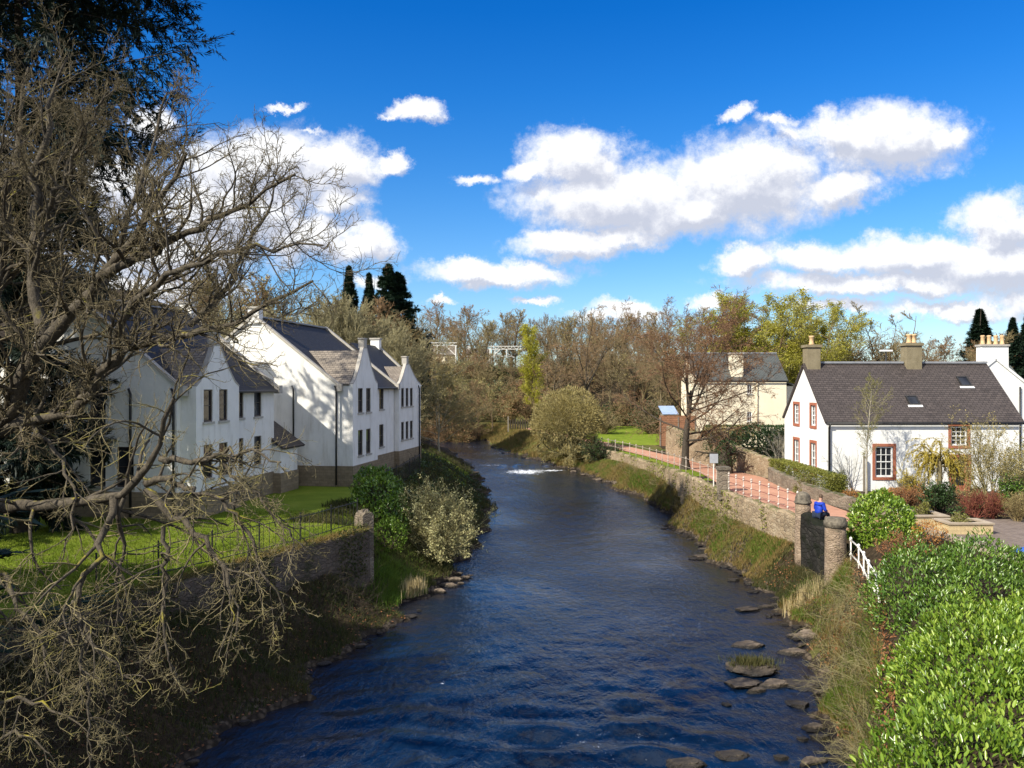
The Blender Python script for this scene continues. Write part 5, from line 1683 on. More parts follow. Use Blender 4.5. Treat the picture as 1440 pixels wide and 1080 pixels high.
# the tall dark one behind the bare tree
place(conifer(31, 31, 6.4, .42, 210, 36, MT['conifer'], .03, -.05, .55, .32, .06, .30, nc=44, flat=.6, profile=((0, .46), (.2, .46), (.36, .50), (.44, .66), (.54, 1.0), (.72, 1.05), (.82, .8), (.92, .45), (1, .05))), 'conifer', (-19.9, 32.6, 2.9), 'tall near black conifer behind the bare tree, its top cut by the picture edge', 'tree')
place(conifer(32, 19, 4.4, .36, 170, 26, MT['conifer'], .06, -.04, .6, .42, .10, .25, nc=16), 'conifer', (-28.2, 28.4, 2.9), 'unseen tall conifer on the left lawn nearer the bridge, placed to shade the white gable', 'tree')  # unseen tree, put here for its shadow on the nearer gable
SP = [conifer(33, 14, 3.2, .22, 170, 24, MT['spruce'], .04, -.03, 1.15, .34, .10, .22, nc=12), conifer(34, 14, 2.9, .22, 170, 24, MT['conifer'], .04, -.02, 1.0, .34, .10, .22, nc=12)]
# three beyond the left roofs
for (u, vt, d, zb, k, wd, lab) in ((491, 376, 92, 6, 0, .85, 'dark spire conifer above the white blocks, leftmost of the three'), (519, 386, 93, 6, 0, .8, 'dark conifer above the white blocks, shorter middle one of the three'),
                                   (546, 374, 90, 6, 0, 1.2, 'tall dense dark conifer above the white blocks, first of the joined pair'), (561, 386, 91, 5, 0, 1.2, 'tall dense dark conifer above the white blocks, nearest the river of the joined pair')):
    p = P(u, vt, d)
    h = p[2] - zb
    place(SPB if k == 0 and u > 540 else SP[0], 'conifer', (p[0], d, zb), lab, 'tree', 'conifers on the left hill', u * .1, (wd * h / 14 * 1.15, wd * h / 14 * 1.15, h / 14))
for (u, vt, d, w, lab) in ((1378, 436, 120, 1.35, 'broad dark conifer against the sky behind the four pot chimney'), (1424, 448, 112, 1.0, 'narrow dark conifer at the far right behind the white gable'), (1447, 440, 116, 1.2, 'dark conifer cut by the right picture edge')):
    p = P(u, vt, d)
    h = p[2] - 5
    place(SP[0], 'conifer', (p[0], d, 5), lab, 'tree', 'conifers behind the right gardens', u * .2, (w * h / 14 * 1.3, w * h / 14 * 1.3, h / 14))
# unseen evergreens beside the bridge, placed and sized to shade the left bank
for i, (x, y, h, w) in enumerate(((-30.5, 21.5, 8.5, 1.5), (-26.2, 19.6, 9.0, 1.9), (-22.6, 18.2, 10.8, 1.9), (-20.0, 16.4, 13.4, 2.0), (-17.8, 14.1, 13.2, 2.0), (-18.9, 15.2, 10, 2.3), (-15.9, 12.4, 10.6, 1.8))):
    place(SP[i % 2], 'conifer', (x, y, 2.9), 'unseen dark evergreen placed to shade the left bank beside the bridge', 'tree', 'unseen shade evergreens beside the bridge', i * 1.3, (w * h / 14 * 1.35, w * h / 14 * 1.35, h / 14))

# ------------------------------------------------------------------ notable bare and budding trees
place(mesh_tree(41, MT['bark_dark'], MT['twig_red'], 'spreading', leaf=(8500, .11, .05, MT['budred'], .05), H=12.6, r=.30, fork=6, top=.5, clear=.13, n1=40, a1=72, l1=.48, lv=((9, .5, 45), (8, .5, 42), (5, .6, 40)), up=.045, wig=.13, twig=.011, droop=-.03),
      'spreading_tree', (12.75, 59, 2.7), 'spreading reddish brown tree with a dark trunk beside the path and railings', 'tree', None, .6, (1.06, 1.06, 1.0))
place(mesh_tree(43, MT['bark_dark'], MT['twig_wood'], 'riverside', H=17.5, r=.36, fork=5, top=.45, clear=.22, n1=20, a1=60, l1=.34, lv=((8, .5, 45), (7, .48, 42), (4, .55, 40)), up=.05, wig=.14, twig=.02),
      'spreading_tree', (P(822, 560, 112)[0], 112, 3.0), 'wide dark limbed bare tree behind the olive round bush', 'tree', None, 1.6)
# pollarded stump tree by the wall
st = shrub(47, 1.9, 2.4, 9, ((5, .5, 50), (6, .5, 45)), 62, .012, .11, MT['twig_ivy'], None, -.05, .16, -.06, 'pollard')
rng = np.random.default_rng(5)
bole = walk(np.zeros((1, 3)) - [[0, 0, .2]], np.array([[0, 0, 1.0]]), np.array([1.9]), np.array([.55]), .75, 8, .03, (0, 0, 0), rng)
r = place([('bole', as_mesh('bole', [(bole[0], bole[1], 12)], MT['bark_dark']))], 'pollard_tree', (14.6, 55.0, 3.0), 'stubby ivy dark pollard with drooping shoots against the stone wall', 'tree')
link('crown', st[0][1], r, (0, 0, 1.2))
place(leafy_mass(48, [(0, 0, 1.1, .75, .75, .9), (.1, 0, 1.7, .6, .6, .5)], 1500, .11, .07, MT['darkshrub'], broad=False), 'ivy', (14.6, 55.0, 3.0), 'dark ivy clothing the bole of the pollard', 'ivy')

# olive round bush on the right bank upstream
rng = np.random.default_rng(510)
rb = shrub(51, 4.3, 6.8, 40, ((9, .42, 38), (8, .42, 42), (4, .5, 40)), 52, .018, .09, MT['twig_olive'], (14000, .17, .06, MT['olivebud'], .15), .02, .12, -.02, 'roundbush')
n = 16000
u_ = rand_dirs(n, rng)
u_[:, 2] = np.abs(u_[:, 2] + .15) - .15
c_, r_ = np.array([0, 0, 2.9]), np.array([3.75, 3.75, 3.75])
lump = 1 + .05 * np.sin(u_[:, 0] * 9 + 1) * np.sin(u_[:, 1] * 8) + .04 * np.sin(u_[:, 2] * 13 + u_[:, 0] * 6)
pos = c_ + u_ * r_ * (lump * (1 - .22 * rng.random(n) ** 1.5))[:, None]
v, q = cards(pos, nrm(u_ + rand_dirs(n, rng) * .5 + [0, 0, .15]), rand_dirs(n, rng), rng.uniform(.12, .34, n), rng.uniform(.03, .07, n))
for pn, me_ in rb:                      # the clipped outline of a rounded crown
    co = np.empty(len(me_.vertices) * 3, dtype=np.float32)
    me_.vertices.foreach_get('co', co)
    co = co.reshape(-1, 3)
    w_ = (co - c_) / r_
    k_ = np.linalg.norm(w_, axis=1)
    m_ = (k_ > 1) & (co[:, 2] > 1.0)
    co[m_] = c_ + w_[m_] / k_[m_][:, None] * r_ * rng.uniform(.9, 1.0, (m_.sum(), 1))
    me_.vertices.foreach_set('co', co.ravel())
    me_.update()
rb.append(('twig_tips', np_mesh('roundbush_tips', v, q, MT['olivebud'])))
place(rb, 'willow_bush', (P(798, 600, 80)[0] + .1, 81, 1.9), 'large round olive coloured bush on the right bank at the river bend', 'bush')
place(shrub(52, 2.6, 2.4, 22, ((8, .5, 42), (7, .5, 42)), 58, .016, .05, MT['twig_ivy'], (2600, .16, .08, MT['darkshrub'], .1), .0, .14, -.03, 'bramble'),
      'bramble_bush', (8.6, 76.5, 1.2), 'low dark bramble tangle at the waterline under the olive bush', 'bush')
# willow on the left bank
place(shrub(53, 2.9, 3.5, 46, ((10, .42, 34), (8, .42, 38), (3, .5, 40)), 44, .0075, .04, MT['twig_olive'], (9500, .10, .05, MT['catkin'], .05), .05, .10, None, 'willow'),
      'willow_bush', (-3.75, 38.9, .6), 'pale grey green willow bush leaning over the water on the left bank', 'bush', None, .4)
# laurel on the left bank
place(leafy_mass(54, [(0, 0, 1.5, 1.25, 1.3, 1.7), (.5, -.5, .9, 1.0, 1.0, 1.1), (-.4, .2, 2.3, .9, .9, 1.0)], 5200, .17, .085, MT['laurel_dark']), 'laurel_bush', (-6.45, 39.0, 1.6), 'dark glossy laurel on the left bank beside the stone pier', 'bush')
place(leafy_mass(55, [(0, 0, .4, .8, .8, .75)], 900, .13, .07, MT['grass_green'], broad=False), 'shrub', (-5.6, 36.6, 1.7), 'small pale green shrub at the foot of the stone pier', 'bush')
# leaning pale tree at the end of the white block
place(mesh_tree(56, MT['twig_pale'], MT['twig_olive'], 'leaning', leaf=(5200, .15, .06, MT['olivebud'], .1), H=11.5, r=.13, fork=5, top=.4, clear=.15, n1=28, a1=64, l1=.5, lv=((9, .5, 45), (8, .5, 42), (5, .5, 40)), up=.02, wig=.15, twig=.014, lean=(-.12, -.1), droop=-.02),
      'leaning_tree', (-6.9, 77, 1.6), 'pale stemmed leaning tree at the water beyond the end of the white block', 'tree', None, .5)
place(mesh_tree(57, MT['bark_wood'], MT['twig_olive'], 'alder', leaf=(1800, .2, .08, MT['olivebud'], .1), H=9, r=.15, fork=4, top=.4, clear=.15, n1=18, a1=55, l1=.42, lv=((8, .5, 45), (6, .5, 42)), up=.03, wig=.15, twig=.02),
      'bare_tree', (P(692, 630, 118)[0], 121, 1.5), 'small olive tree with a leaning stem on the point where the river bends', 'tree', None, 2.0)
# fresh green upright tree
place(mesh_tree(58, MT['bark_wood'], MT['poplar'], 'poplar', leaf=(9000, .26, .09, MT['poplar'], .2), H=15, r=.2, clear=.05, n1=46, a1=32, l1=.20, lv=((7, .5, 35), (6, .5, 40)), up=.06, wig=.12, twig=.02, shape=lambda t: .5 + .6 * np.sin(np.clip(t, 0, 1) * PI)),
      'upright_tree', (P(752, 600, 128)[0], 128, 3.2), 'slender fresh yellow green tree standing upright at the river bend', 'tree')

# ------------------------------------------------------------------ woods: a few kinds, every tree its own object
WD = [mesh_tree(60 + i, MT['bark_wood'], MT['twig_wood'], 'wood%d' % i, H=13, r=.2, clear=c, n1=n, a1=a, l1=l, lv=((8, .48, 40), (7, .48, 40)), up=u, wig=.11, twig=.026, K=4, leaf=lf)
      for i, (c, n, a, l, u, lf) in enumerate(((.28, 24, 48, .36, .07, None), (.2, 30, 40, .34, .09, None), (.3, 26, 55, .36, .05, (900, .24, .12, MT['budred'], .1)), (.15, 30, 36, .33, .1, (900, .24, .12, MT['olivebud'], .1))))]
WD.append(mesh_tree(66, MT['bark_wood'], MT['twig_wood'], 'wood4', H=13, r=.28, fork=5, top=.45, clear=.2, n1=22, a1=52, l1=.36, lv=((8, .5, 42), (7, .48, 40)), up=.06, wig=.13, twig=.026))
WS = [shrub(70 + i, 2.4, 3.4, 26, ((8, .45, 40), (6, .5, 42)), 36, .022, .05, MT['twig_wood'], lf, .03, .13, None, 'thicket%d' % i) for i, lf in enumerate((None, (1400, .2, .1, MT['budred'], .1), (1300, .2, .1, MT['darkshrub'], .1)))]
rw = np.random.default_rng(77)


def gz(x, y):
    return float(terrain(np.array([x]), np.array([y]))[0])


def wood(kinds, spots, label, group, hmin, hmax, name='bare_tree', cat='tree', base=13.0, wide=(.85, 1.2)):
    for (x, y) in spots:
        k = kinds[rw.integers(len(kinds))]
        h = rw.uniform(hmin, hmax) / base
        w = h * rw.uniform(*wide)
        place(k, name, (x, y, gz(x, y) - .1), label, cat, group, rw.random() * 6.28, (w, w, h))


def scatter(n, u0, u1, d0, d1):
    """n spots spread over a wedge of ground"""
    out = []
    for i in range(n):
        d = rw.uniform(d0, d1)
        u = u0 + (u1 - u0) * ((i + rw.random()) / n)
        out.append(((u - 720) / FPX * d, d))
    return out


# left hill behind the white blocks
wood(WD[:4], scatter(26, 250, 585, 84, 120), 'olive grey leafless tree on the hill behind the white blocks', 'leafless trees on the left hill', 12, 17)
WH = [mesh_tree(160 + i, MT['twig_hill'], MT['twig_hill'], 'hilltwig%d' % i, H=13, r=.16, clear=.1, n1=32, a1=a, l1=.33, lv=((9, .48, 38), (8, .48, 38)), up=.1, wig=.1, twig=.022, K=4) for i, a in enumerate((34, 40))]
wood(WH, scatter(15, 320, 500, 69, 80), 'finely twigged tree just behind the white block roofs', 'twiggy trees behind the left roofs', 10.5, 14)
for i in range(15):
    u = 448 + 142 * (i + rw.random()) / 15
    d = rw.uniform(72, 80)
    x = (u - 720) / FPX * d
    vt = 412 + max(0, u - 470) * .52 + rw.uniform(-6, 8)
    h = 9 + (540 - vt) / FPX * d - gz(x, d)
    k = WH[i % 2]
    place(k, 'bare_tree', (x, d, gz(x, d) - .1), 'finely twigged olive tree in front of the hill conifers', 'tree', 'twiggy trees below the hill conifers', rw.random() * 6, (h / 13 * 1.15, h / 13 * 1.15, h / 13))
wood(WD[:2], scatter(8, -40, 250, 75, 100), 'leafless tree behind the nearer white block', 'leafless trees behind the nearer block', 9, 12)
# far wood in the middle, on and behind the embankment
wood(WD, scatter(44, 560, 940, 212, 265), 'leafless tree on the skyline behind the railway gantries', 'skyline trees behind the gantries', 15, 23)
wood(WD[:4], scatter(16, 590, 760, 150, 178), 'leafless tree on the embankment slope in front of the gantries', 'slope trees in front of the gantries', 5, 8)
wood(WD, scatter(24, 765, 1000, 130, 175), 'leafless brown tree of the dense wood behind the river bend', 'brown wood behind the bend', 11, 16)
wood(WD, scatter(10, 880, 1010, 100, 125), 'leafless red brown tree at the edge of the wood behind the path', 'wood edge behind the path', 9.5, 13)
wood(WD[:4], scatter(7, 596, 680, 112, 140), 'leafless tree on the far left bank by the bend', 'trees on the far left bank', 6.5, 9)
wood(WS, scatter(36, 585, 800, 128, 152), 'leafless thicket at the foot of the far wooded slope', 'thickets below the embankment', 3, 5.0, 'thicket', 'bush', 3.4, (1.0, 1.7))
wood(WS, scatter(44, 585, 900, 152, 205), 'leafless thicket on the railway embankment', 'thickets on the embankment', 3, 5.5, 'thicket', 'bush', 3.4, (1.0, 1.8))
wood(WS, scatter(14, 780, 990, 100, 128), 'brown thicket beyond the far lawn', 'thickets beyond the far lawn', 2.6, 4.5, 'thicket', 'bush', 3.4, (1.0, 1.8))
wood(WS, scatter(7, 600, 668, 98, 128), 'tangled thicket on the far left bank', 'thickets on the far left bank', 2.2, 4, 'thicket', 'bush', 3.4, (1.0, 1.7))
# yellow green trees and others behind the cream house and the cottage
YG = [mesh_tree(80 + i, MT['bark_wood'], MT['twig_olive'], 'greening%d' % i, leaf=(32000, .19, .075, MT['yellowgreen'], .15), H=14, r=.3, fork=9, top=.3, clear=.12, n1=36, a1=40, l1=.36, lv=((10, .5, 36), (9, .5, 40)), up=.09, wig=.1, twig=.02) for i in range(2)]
for i, (u, vt, d, w, lab) in enumerate(((1062, 420, 108, 1.45, 'yellow green budding tree behind the cream house ridge'), (1110, 414, 104, 1.5, 'tallest yellow green budding tree behind the cream house gable'), (1160, 440, 100, 1.4, 'yellow green budding tree behind the cottage chimney, lower and rounder'), (1015, 432, 116, 1.2, 'yellow green budding tree at the left end of its row'), (1085, 428, 114, 1.4, 'yellow green budding tree half hidden in the middle of its row'), (1132, 432, 112, 1.4, 'yellow green budding tree between the tallest and the low round one'))):
    p = P(u, vt, d)
    h = (p[2] - 3) / 14
    place(YG[i % 2], 'budding_tree', (p[0], d, 3.2), lab, 'tree', 'yellow green trees behind the houses', i * 2.1, (h * w, h * w, h))
dome = mesh_tree(84, MT['bark_wood'], MT['twig_wood'], 'dome', H=13, r=.3, fork=9, top=.25, clear=.1, n1=40, a1=40, l1=.36, lv=((10, .48, 38), (10, .5, 40)), up=.07, wig=.1, twig=.02)
for u, vt, d, w, lab in ((1252, 430, 108, 1.6, 'round domed leafless tree behind the cottage roof'), (1200, 450, 112, 1.5, 'lower leafless tree left of the domed tree')):
    p = P(u, vt, d)
    h = (p[2] - 4) / 13
    place(dome, 'domed_tree', (p[0], d, 4), lab, 'tree', None, u, (h * w, h * w, h))
wood([WD[2], WD[0]], scatter(20, 1160, 1460, 105, 140), 'brown leafless tree in the row behind the cottage roof', 'brown trees behind the cottage', 8.5, 11.5)
wood(WS, scatter(12, 1130, 1450, 84, 100), 'russet thicket behind the cottage roof', 'thickets behind the cottage', 3.5, 5.5, 'thicket', 'bush', 3.4, (1.0, 1.7))
wood(WD, scatter(10, 980, 1180, 112, 135), 'leafless tree behind the yellow green trees', 'leafless trees behind the budding row', 10, 13)

# ------------------------------------------------------------------ garden of the cottage and cream house
place(leafy_mass(90, [(0, 0, 1.3, 2.1, 1.7, 1.6), (2.4, .2, 1.2, 1.8, 1.5, 1.4)], 4200, .22, .11, MT['darkshrub']), 'evergreen_shrub', (P(1066, 620, 66)[0], 67, 2.7), 'dark evergreen clump behind the stone wall below the cream house', 'bush')
for i, (u, d, w, h, m, lab) in enumerate(((1000, 73, 2.6, 1.9, 'olivebud', 'brown hedge below the left end of the cream house'), (1035, 75, 2.4, 1.7, 'olivebud', 'brown hedge under the cream house windows'), (1100, 62, 1.9, 2.3, 'darkshrub', 'dark shrub squeezed beside the white cottage gable'))):
    place(shrub(91 + i, w, h, 24, ((8, .5, 40), (6, .5, 40)), 48, .012, .04, MT['twig_wood'], (3000, .14, .08, MT[m], .08), .03, .13, None, 'garden_shrub%d' % i), 'garden_shrub', (P(u, 600, d)[0], d, 3.2), lab, 'bush')
place(shrub(95, 1.2, 2.6, 9, ((7, .5, 40), (6, .5, 40)), 20, .01, .045, MT['twig_pale'], None, .05, .12, None, 'sapling'), 'bare_shrub', (P(1095, 620, 58)[0], 57.5, 3.2), 'pale bare shrub behind the end of the tall stone wall', 'bush')


def hedge_box(label, x0, x1, y0, y1, z0, z1, n, m, seed, L=.08, W=.05):
    rng = np.random.default_rng(seed)
    c = np.array([(x0 + x1) / 2, (y0 + y1) / 2, z0])
    u = rng.uniform(-1, 1, (n, 3))
    ax = rng.integers(0, 3, n)
    for k in range(3):
        s = ax == k
        u[s, k] = np.sign(u[s, k]) if k < 2 else 1
    u *= (1 - .12 * rng.random((n, 1)))
    h = np.array([(x1 - x0) / 2, (y1 - y0) / 2, (z1 - z0) / 2])
    pos = u * h + [0, 0, h[2]]
    d = nrm(u * .4 + rand_dirs(n, rng))
    v, q = cards(pos, d, rand_dirs(n, rng), rng.uniform(.6, 1.3, n) * L, rng.uniform(.6, 1.3, n) * W, .1)
    st = walk(np.column_stack([rng.uniform(-.9, .9, (30, 2)) * h[:2], np.zeros(30)]), rand_dirs(30, rng) * .4 + [0, 0, 1], np.full(30, h[2] * 1.8), np.full(30, .02), .4, 4, .1, (0, 0, 0), rng)
    place([('foliage', np_mesh('hedge_foliage', v, q, MT[m])), ('stems', as_mesh('hedge_stems', [(st[0], st[1], 4)], MT['bark_dark']))], 'clipped_hedge', c, label, 'hedge')


hedge_box('clipped olive hedge under the cottage gable windows', 16.25, 17.35, 41.5, 51.0, 2.9, 4.25, 20000, 'hedge', 101)
hedge_box('dark clipped hedge along the foot of the cream house', 19, 29, 78.5, 80, 2.9, 4.9, 6000, 'darkshrub', 102, .16, .1)
# birch sapling in front of the cottage
place(mesh_tree(103, MT['twig_pale'], MT['twig_olive'], 'birch', leaf=(2600, .05, .03, MT['hedge'], .04), H=6.6, r=.055, clear=.32, n1=34, a1=36, l1=.20, lv=((7, .5, 38), (5, .5, 40)), up=.07, wig=.1, twig=.006, shape=lambda t: .35 + .8 * np.sin(np.clip((t - .3) / .75, 0, 1) * PI)),
      'birch_tree', (P(1218, 690, 43)[0], 43, 2.9), 'slim young birch standing against the white cottage front', 'tree')
# golden weeping willow
rng = np.random.default_rng(104)
tk = walk(np.zeros((1, 3)), np.array([[0, 0, 1.0]]), np.array([1.75]), np.array([.10]), .7, 8, .08, (0, 0, .02), rng)
a1 = sprout(tk, 16, .75, 1.0, 50, 15, .55, .5, 6, .12, (0, 0, -.06), rng, .4, .014, taper=.2)
a2 = sprout(a1, 8, .2, 1.0, 50, 16, 1.25, .5, 8, .06, (0, 0, -.38), rng, .5, .006, taper=.3)
pos, dr = sample_on(a2, 6500, rng, .02)
v, q = cards(pos, nrm(dr + rand_dirs(6500, rng) * .5 + [0, 0, -.3]), rand_dirs(6500, rng), rng.uniform(.6, 1.3, 6500) * .10, rng.uniform(.6, 1.2, 6500) * .025)
place([('trunk', as_mesh('weeping_trunk', [(tk[0], tk[1], 8), (a1[0], a1[1], 5)], MT['bark_wood'])), ('crown', as_mesh('weeping_twigs', [(a2[0], a2[1], 3)], MT['goldwillow'])), ('foliage', np_mesh('weeping_leaf', v, q, MT['goldwillow']))],
      'weeping_willow', (P(1318, 690, 40.5)[0], 40.5, 3.0), 'small golden weeping willow in front of the cottage window', 'tree', None, 0, 1.35)
GARD = [  # u, d, radius, height, stems mat, (leaf count, L, W, mat), spread, label
    (1392, 39.5, 2.1, 4.3, 'twig_olive', (9000, .08, .04, 'olivebud'), 34, 'tall twiggy bare shrub at the right in front of the cottage'),
    (1442, 41, 1.5, 3.3, 'twig_wood', (3000, .1, .06, 'hedge'), 34, 'twiggy green tinged shrub at the right picture edge'),
    (1372, 36.2, 1.15, 1.15, 'twig_dogwood', (900, .05, .03, 'beech'), 34, 'dark red stemmed dogwood left part of the row'),
    (1396, 36, 1.1, 1.2, 'twig_dogwood', (900, .05, .03, 'beech'), 34, 'dark red stemmed dogwood behind the longer planter'),
    (1432, 35, 1.2, 1.25, 'twig_wood', (700, .06, .03, 'olivebud'), 26, 'brown multi stemmed bare shrub on the patio edge at the right'),
    (1275, 37.6, 1.3, 1.1, 'twig_wood', (2600, .07, .045, 'beech'), 48, 'russet low shrub behind the laurel bush'),
    (1320, 37.2, 1.6, 1.25, 'twig_ivy', (5000, .09, .06, 'darkshrub'), 48, 'dark green shrub behind the yellow planters'),
    (1255, 40.5, .9, .75, 'twig_wood', (2200, .06, .045, 'rust'), 50, 'orange leaved low plant left part under the red margined window'),
    (1290, 40.5, 1.1, .8, 'twig_wood', (2600, .06, .045, 'rust'), 50, 'orange leaved low plant right of the red margined window'),
    (1285, 42.4, 1.1, 1.35, 'twig_olive', (2200, .08, .05, 'goldwillow'), 40, 'golden brown bush against the cottage wall beside the window'),
    (1178, 42.6, .7, 1.35, 'twig_wood', (1500, .08, .05, 'darkshrub'), 36, 'small dark shrub at the cottage corner beside the post'),
    (1135, 43.5, .7, 1.0, 'twig_wood', (1500, .07, .045, 'hedge'), 44, 'rounded brown shrub at the near end of the clipped hedge'),
    (1195, 40.3, .8, .7, 'twig_wood', (1600, .06, .04, 'rust'), 50, 'rust coloured plant behind the low garden wall'),
    (1375, 40.8, .8, .7, 'twig_olive', (1600, .09, .05, 'catkin'), 46, 'silvery low plant at the foot of the weeping willow'),
    (1430, 38, 1.1, 1.5, 'twig_ivy', (3600, .1, .06, 'laurel_dark'), 46, 'leafy green shrub at the right edge below the twiggy shrubs'),
    (1301, 34.6, .45, .5, 'twig_olive', (700, .08, .05, 'hedge'), 46, 'small green plant growing in the nearer planter'),
    (1350, 32.4, .4, .4, 'twig_olive', (500, .07, .04, 'hedge'), 46, 'tiny green plant growing in the longer planter'),
]
for i, (u, d, R_, H_, sm, lf, sp, lab) in enumerate(GARD):
    zz = 3.35 if 'planter' in lab and 'growing' in lab else 2.95
    place(shrub(110 + i, R_, H_, 32, ((7, .5, 36), (6, .5, 40)), sp, .007, .022, MT[sm], (lf[0], lf[1], lf[2], MT[lf[3]], .04), .05, .11, None, 'garden%d' % i), 'garden_shrub', (P(u, 700, d)[0], d, zz), lab, 'bush', None, i)
# climber on the cottage wall
rng = np.random.default_rng(140)
s0 = walk(np.column_stack([rng.uniform(0, 1.6, 7), np.full(7, 0.), np.zeros(7)]), np.column_stack([rng.normal(0, .3, 7), np.zeros(7), np.ones(7)]), rng.uniform(2, 3.2, 7), np.full(7, .02), .3, 9, .12, (0, 0, .05), rng)
s1 = sprout(s0, 9, .2, 1, 45, 12, .35, .5, 4, .14, (0, 0, .03), rng, .4, .006)
for s_ in (s0, s1):
    s_[0][..., 1] *= .12
place([('stems', as_mesh('climber_stems', [(s0[0], s0[1], 5), (s1[0], s1[1], 4)], MT['twig_ivy']))], 'climber', (17.95, 44.85, 3.0), 'leafless climber trained on the white cottage wall by the downpipe', 'climber')

# ------------------------------------------------------------------ laurels in the right foreground
place(leafy_mass(150, [(-.1, 0, 1.15, 1.15, 1.3, 1.35), (.4, .4, 1.25, 1.0, 1.1, 1.1), (.2, -.8, .6, 1.1, 1.0, 1.0)], 9500, .13, .065, MT['laurel'], name='laurel'), 'laurel_bush', (14.85, 32.3, 2.1), 'rounded bright laurel between the flat capped pillar and the planters', 'bush')
place(shrub(151, 1.1, 1.5, 26, ((7, .5, 40), (6, .5, 40)), 44, .006, .02, MT['twig_wood'], (3600, .07, .045, MT['beech'], .04), .03, .12, None, 'beechlow'), 'beech_shrub', (14.1, 28.6, 2.2), 'russet brown shrub between the two laurels behind the white railing', 'bush')
place(leafy_mass(152, [(0, 0, .4, .5, .6, .55), (.6, .5, .4, .5, .5, .5)], 900, .06, .045, MT['rust'], broad=False), 'heather', (15.4, 30.0, 2.9), 'rust orange heather in the bed beside the patio kerb', 'plant')
place(leafy_mass(153, [(-1.4, .4, .4, 1.5, 1.5, 1.7), (.3, .5, .7, 1.6, 1.5, 1.6), (1.5, -.2, .6, 1.3, 1.4, 1.45), (-.4, -.8, .2, 1.8, 1.3, 1.6), (-1.6, -1.3, -.2, 1.3, 1.2, 1.5), (3.0, .2, .2, 1.4, 1.4, 1.4)], 26000, .115, .046, MT['laurel_dark'], name='laurel'), 'laurel_bush', (13.2, 22.7, 2.25), 'dark green laurel in the middle of the right foreground behind the bright one', 'bush')
place(leafy_mass(154, [(1.4, 4.0, -.4, 1.6, 1.7, 1.6), (3.2, 4.3, -.3, 1.8, 1.7, 1.65), (5.4, 4.0, -.3, 1.8, 1.8, 1.7), (.3, 1.7, -.3, 1.7, 1.7, 1.75), (2.5, 1.8, 0, 2.0, 1.8, 1.7), (5.0, 1.5, 0, 2.0, 2.0, 1.75),
                       (-1.0, -.6, -.3, 1.6, 1.7, 1.75), (1.2, -.6, .1, 2.0, 1.9, 1.7), (3.8, -1.0, .2, 2.0, 2.0, 1.75), (-2.6, -2.6, -.3, 1.6, 1.7, 1.6), (-.1, 2.9, -.7, 1.3, 1.5, 1.4), (.1, -3.0, .1, 1.9, 1.8, 1.6), (2.6, -3.4, .2, 2, 1.8, 1.6)], 64000, .13, .05, MT['laurel'], depth=.30, name='laurel', lump=.2), 'laurel_bush', (9.7, 15.0, 2.6), 'huge bright green laurel filling the bottom right corner', 'bush')
# ------------------------------------------------------------------ rocks
import bmesh
from mathutils import noise as mnoise


def rock_mesh(seed, flat, mat, sub=4):
    bm = bmesh.new()
    bmesh.ops.create_icosphere(bm, subdivisions=sub, radius=1.0)
    o = Vector((seed * 3.7, seed * 1.3, seed * 7.1))
    rr_ = random.Random(seed + 40)
    planes = [(Vector((rr_.gauss(0, .12), rr_.gauss(0, .12), 1)).normalized(), .55)] + [(Vector((rr_.gauss(0, 1), rr_.gauss(0, 1), rr_.gauss(0, .4))).normalized(), rr_.uniform(.55, .8)) for _ in range(7)]
    for v in bm.verts:
        p = v.co.normalized()
        # split faces along a few bedding planes so that the stone is angular
        q = p * (1.05 + .40 * mnoise.noise(p * 1.2 + o) + .14 * mnoise.noise(p * 3.1 + o))
        for n, c in planes:
            d = q.dot(n) - c
            if d > 0:
                q = q - n * d * .97
        q = q + p * (.07 * mnoise.noise(p * 6 + o) + .035 * mnoise.noise(p * 15 + o))
        v.co = Vector((q.x, q.y, q.z * flat))
    me = bpy.data.meshes.new('rock')
    bm.to_mesh(me)
    bm.free()
    me.materials.append(mat)
    return me


ROCKS = [rock_mesh(i, f, MT[m]) for i, (f, m) in enumerate(((.28, 'rock'), (.5, 'rock'), (.7, 'rock'), (.22, 'rock'), (.55, 'rockdark'), (.35, 'rockdark')))]
rk = np.random.default_rng(9)


def rock(u, v, w, kind, label, group=None, z=.02, rz=None, asp=None, name='rock'):
    """w: half width in photo pixels"""
    p = PZ(u, v, z)
    for _ in range(3):
        p = PZ(u, v, z + float(WZ(p[1])))
    s = w / FPX * p[1]
    o = link(name, ROCKS[kind], None, p, rk.uniform(-.35, .35) if rz is None else rz, (s, s * (asp or rk.uniform(.5, .8)), s * rk.uniform(.6, .95)))
    return props(o, label, 'rock', group)


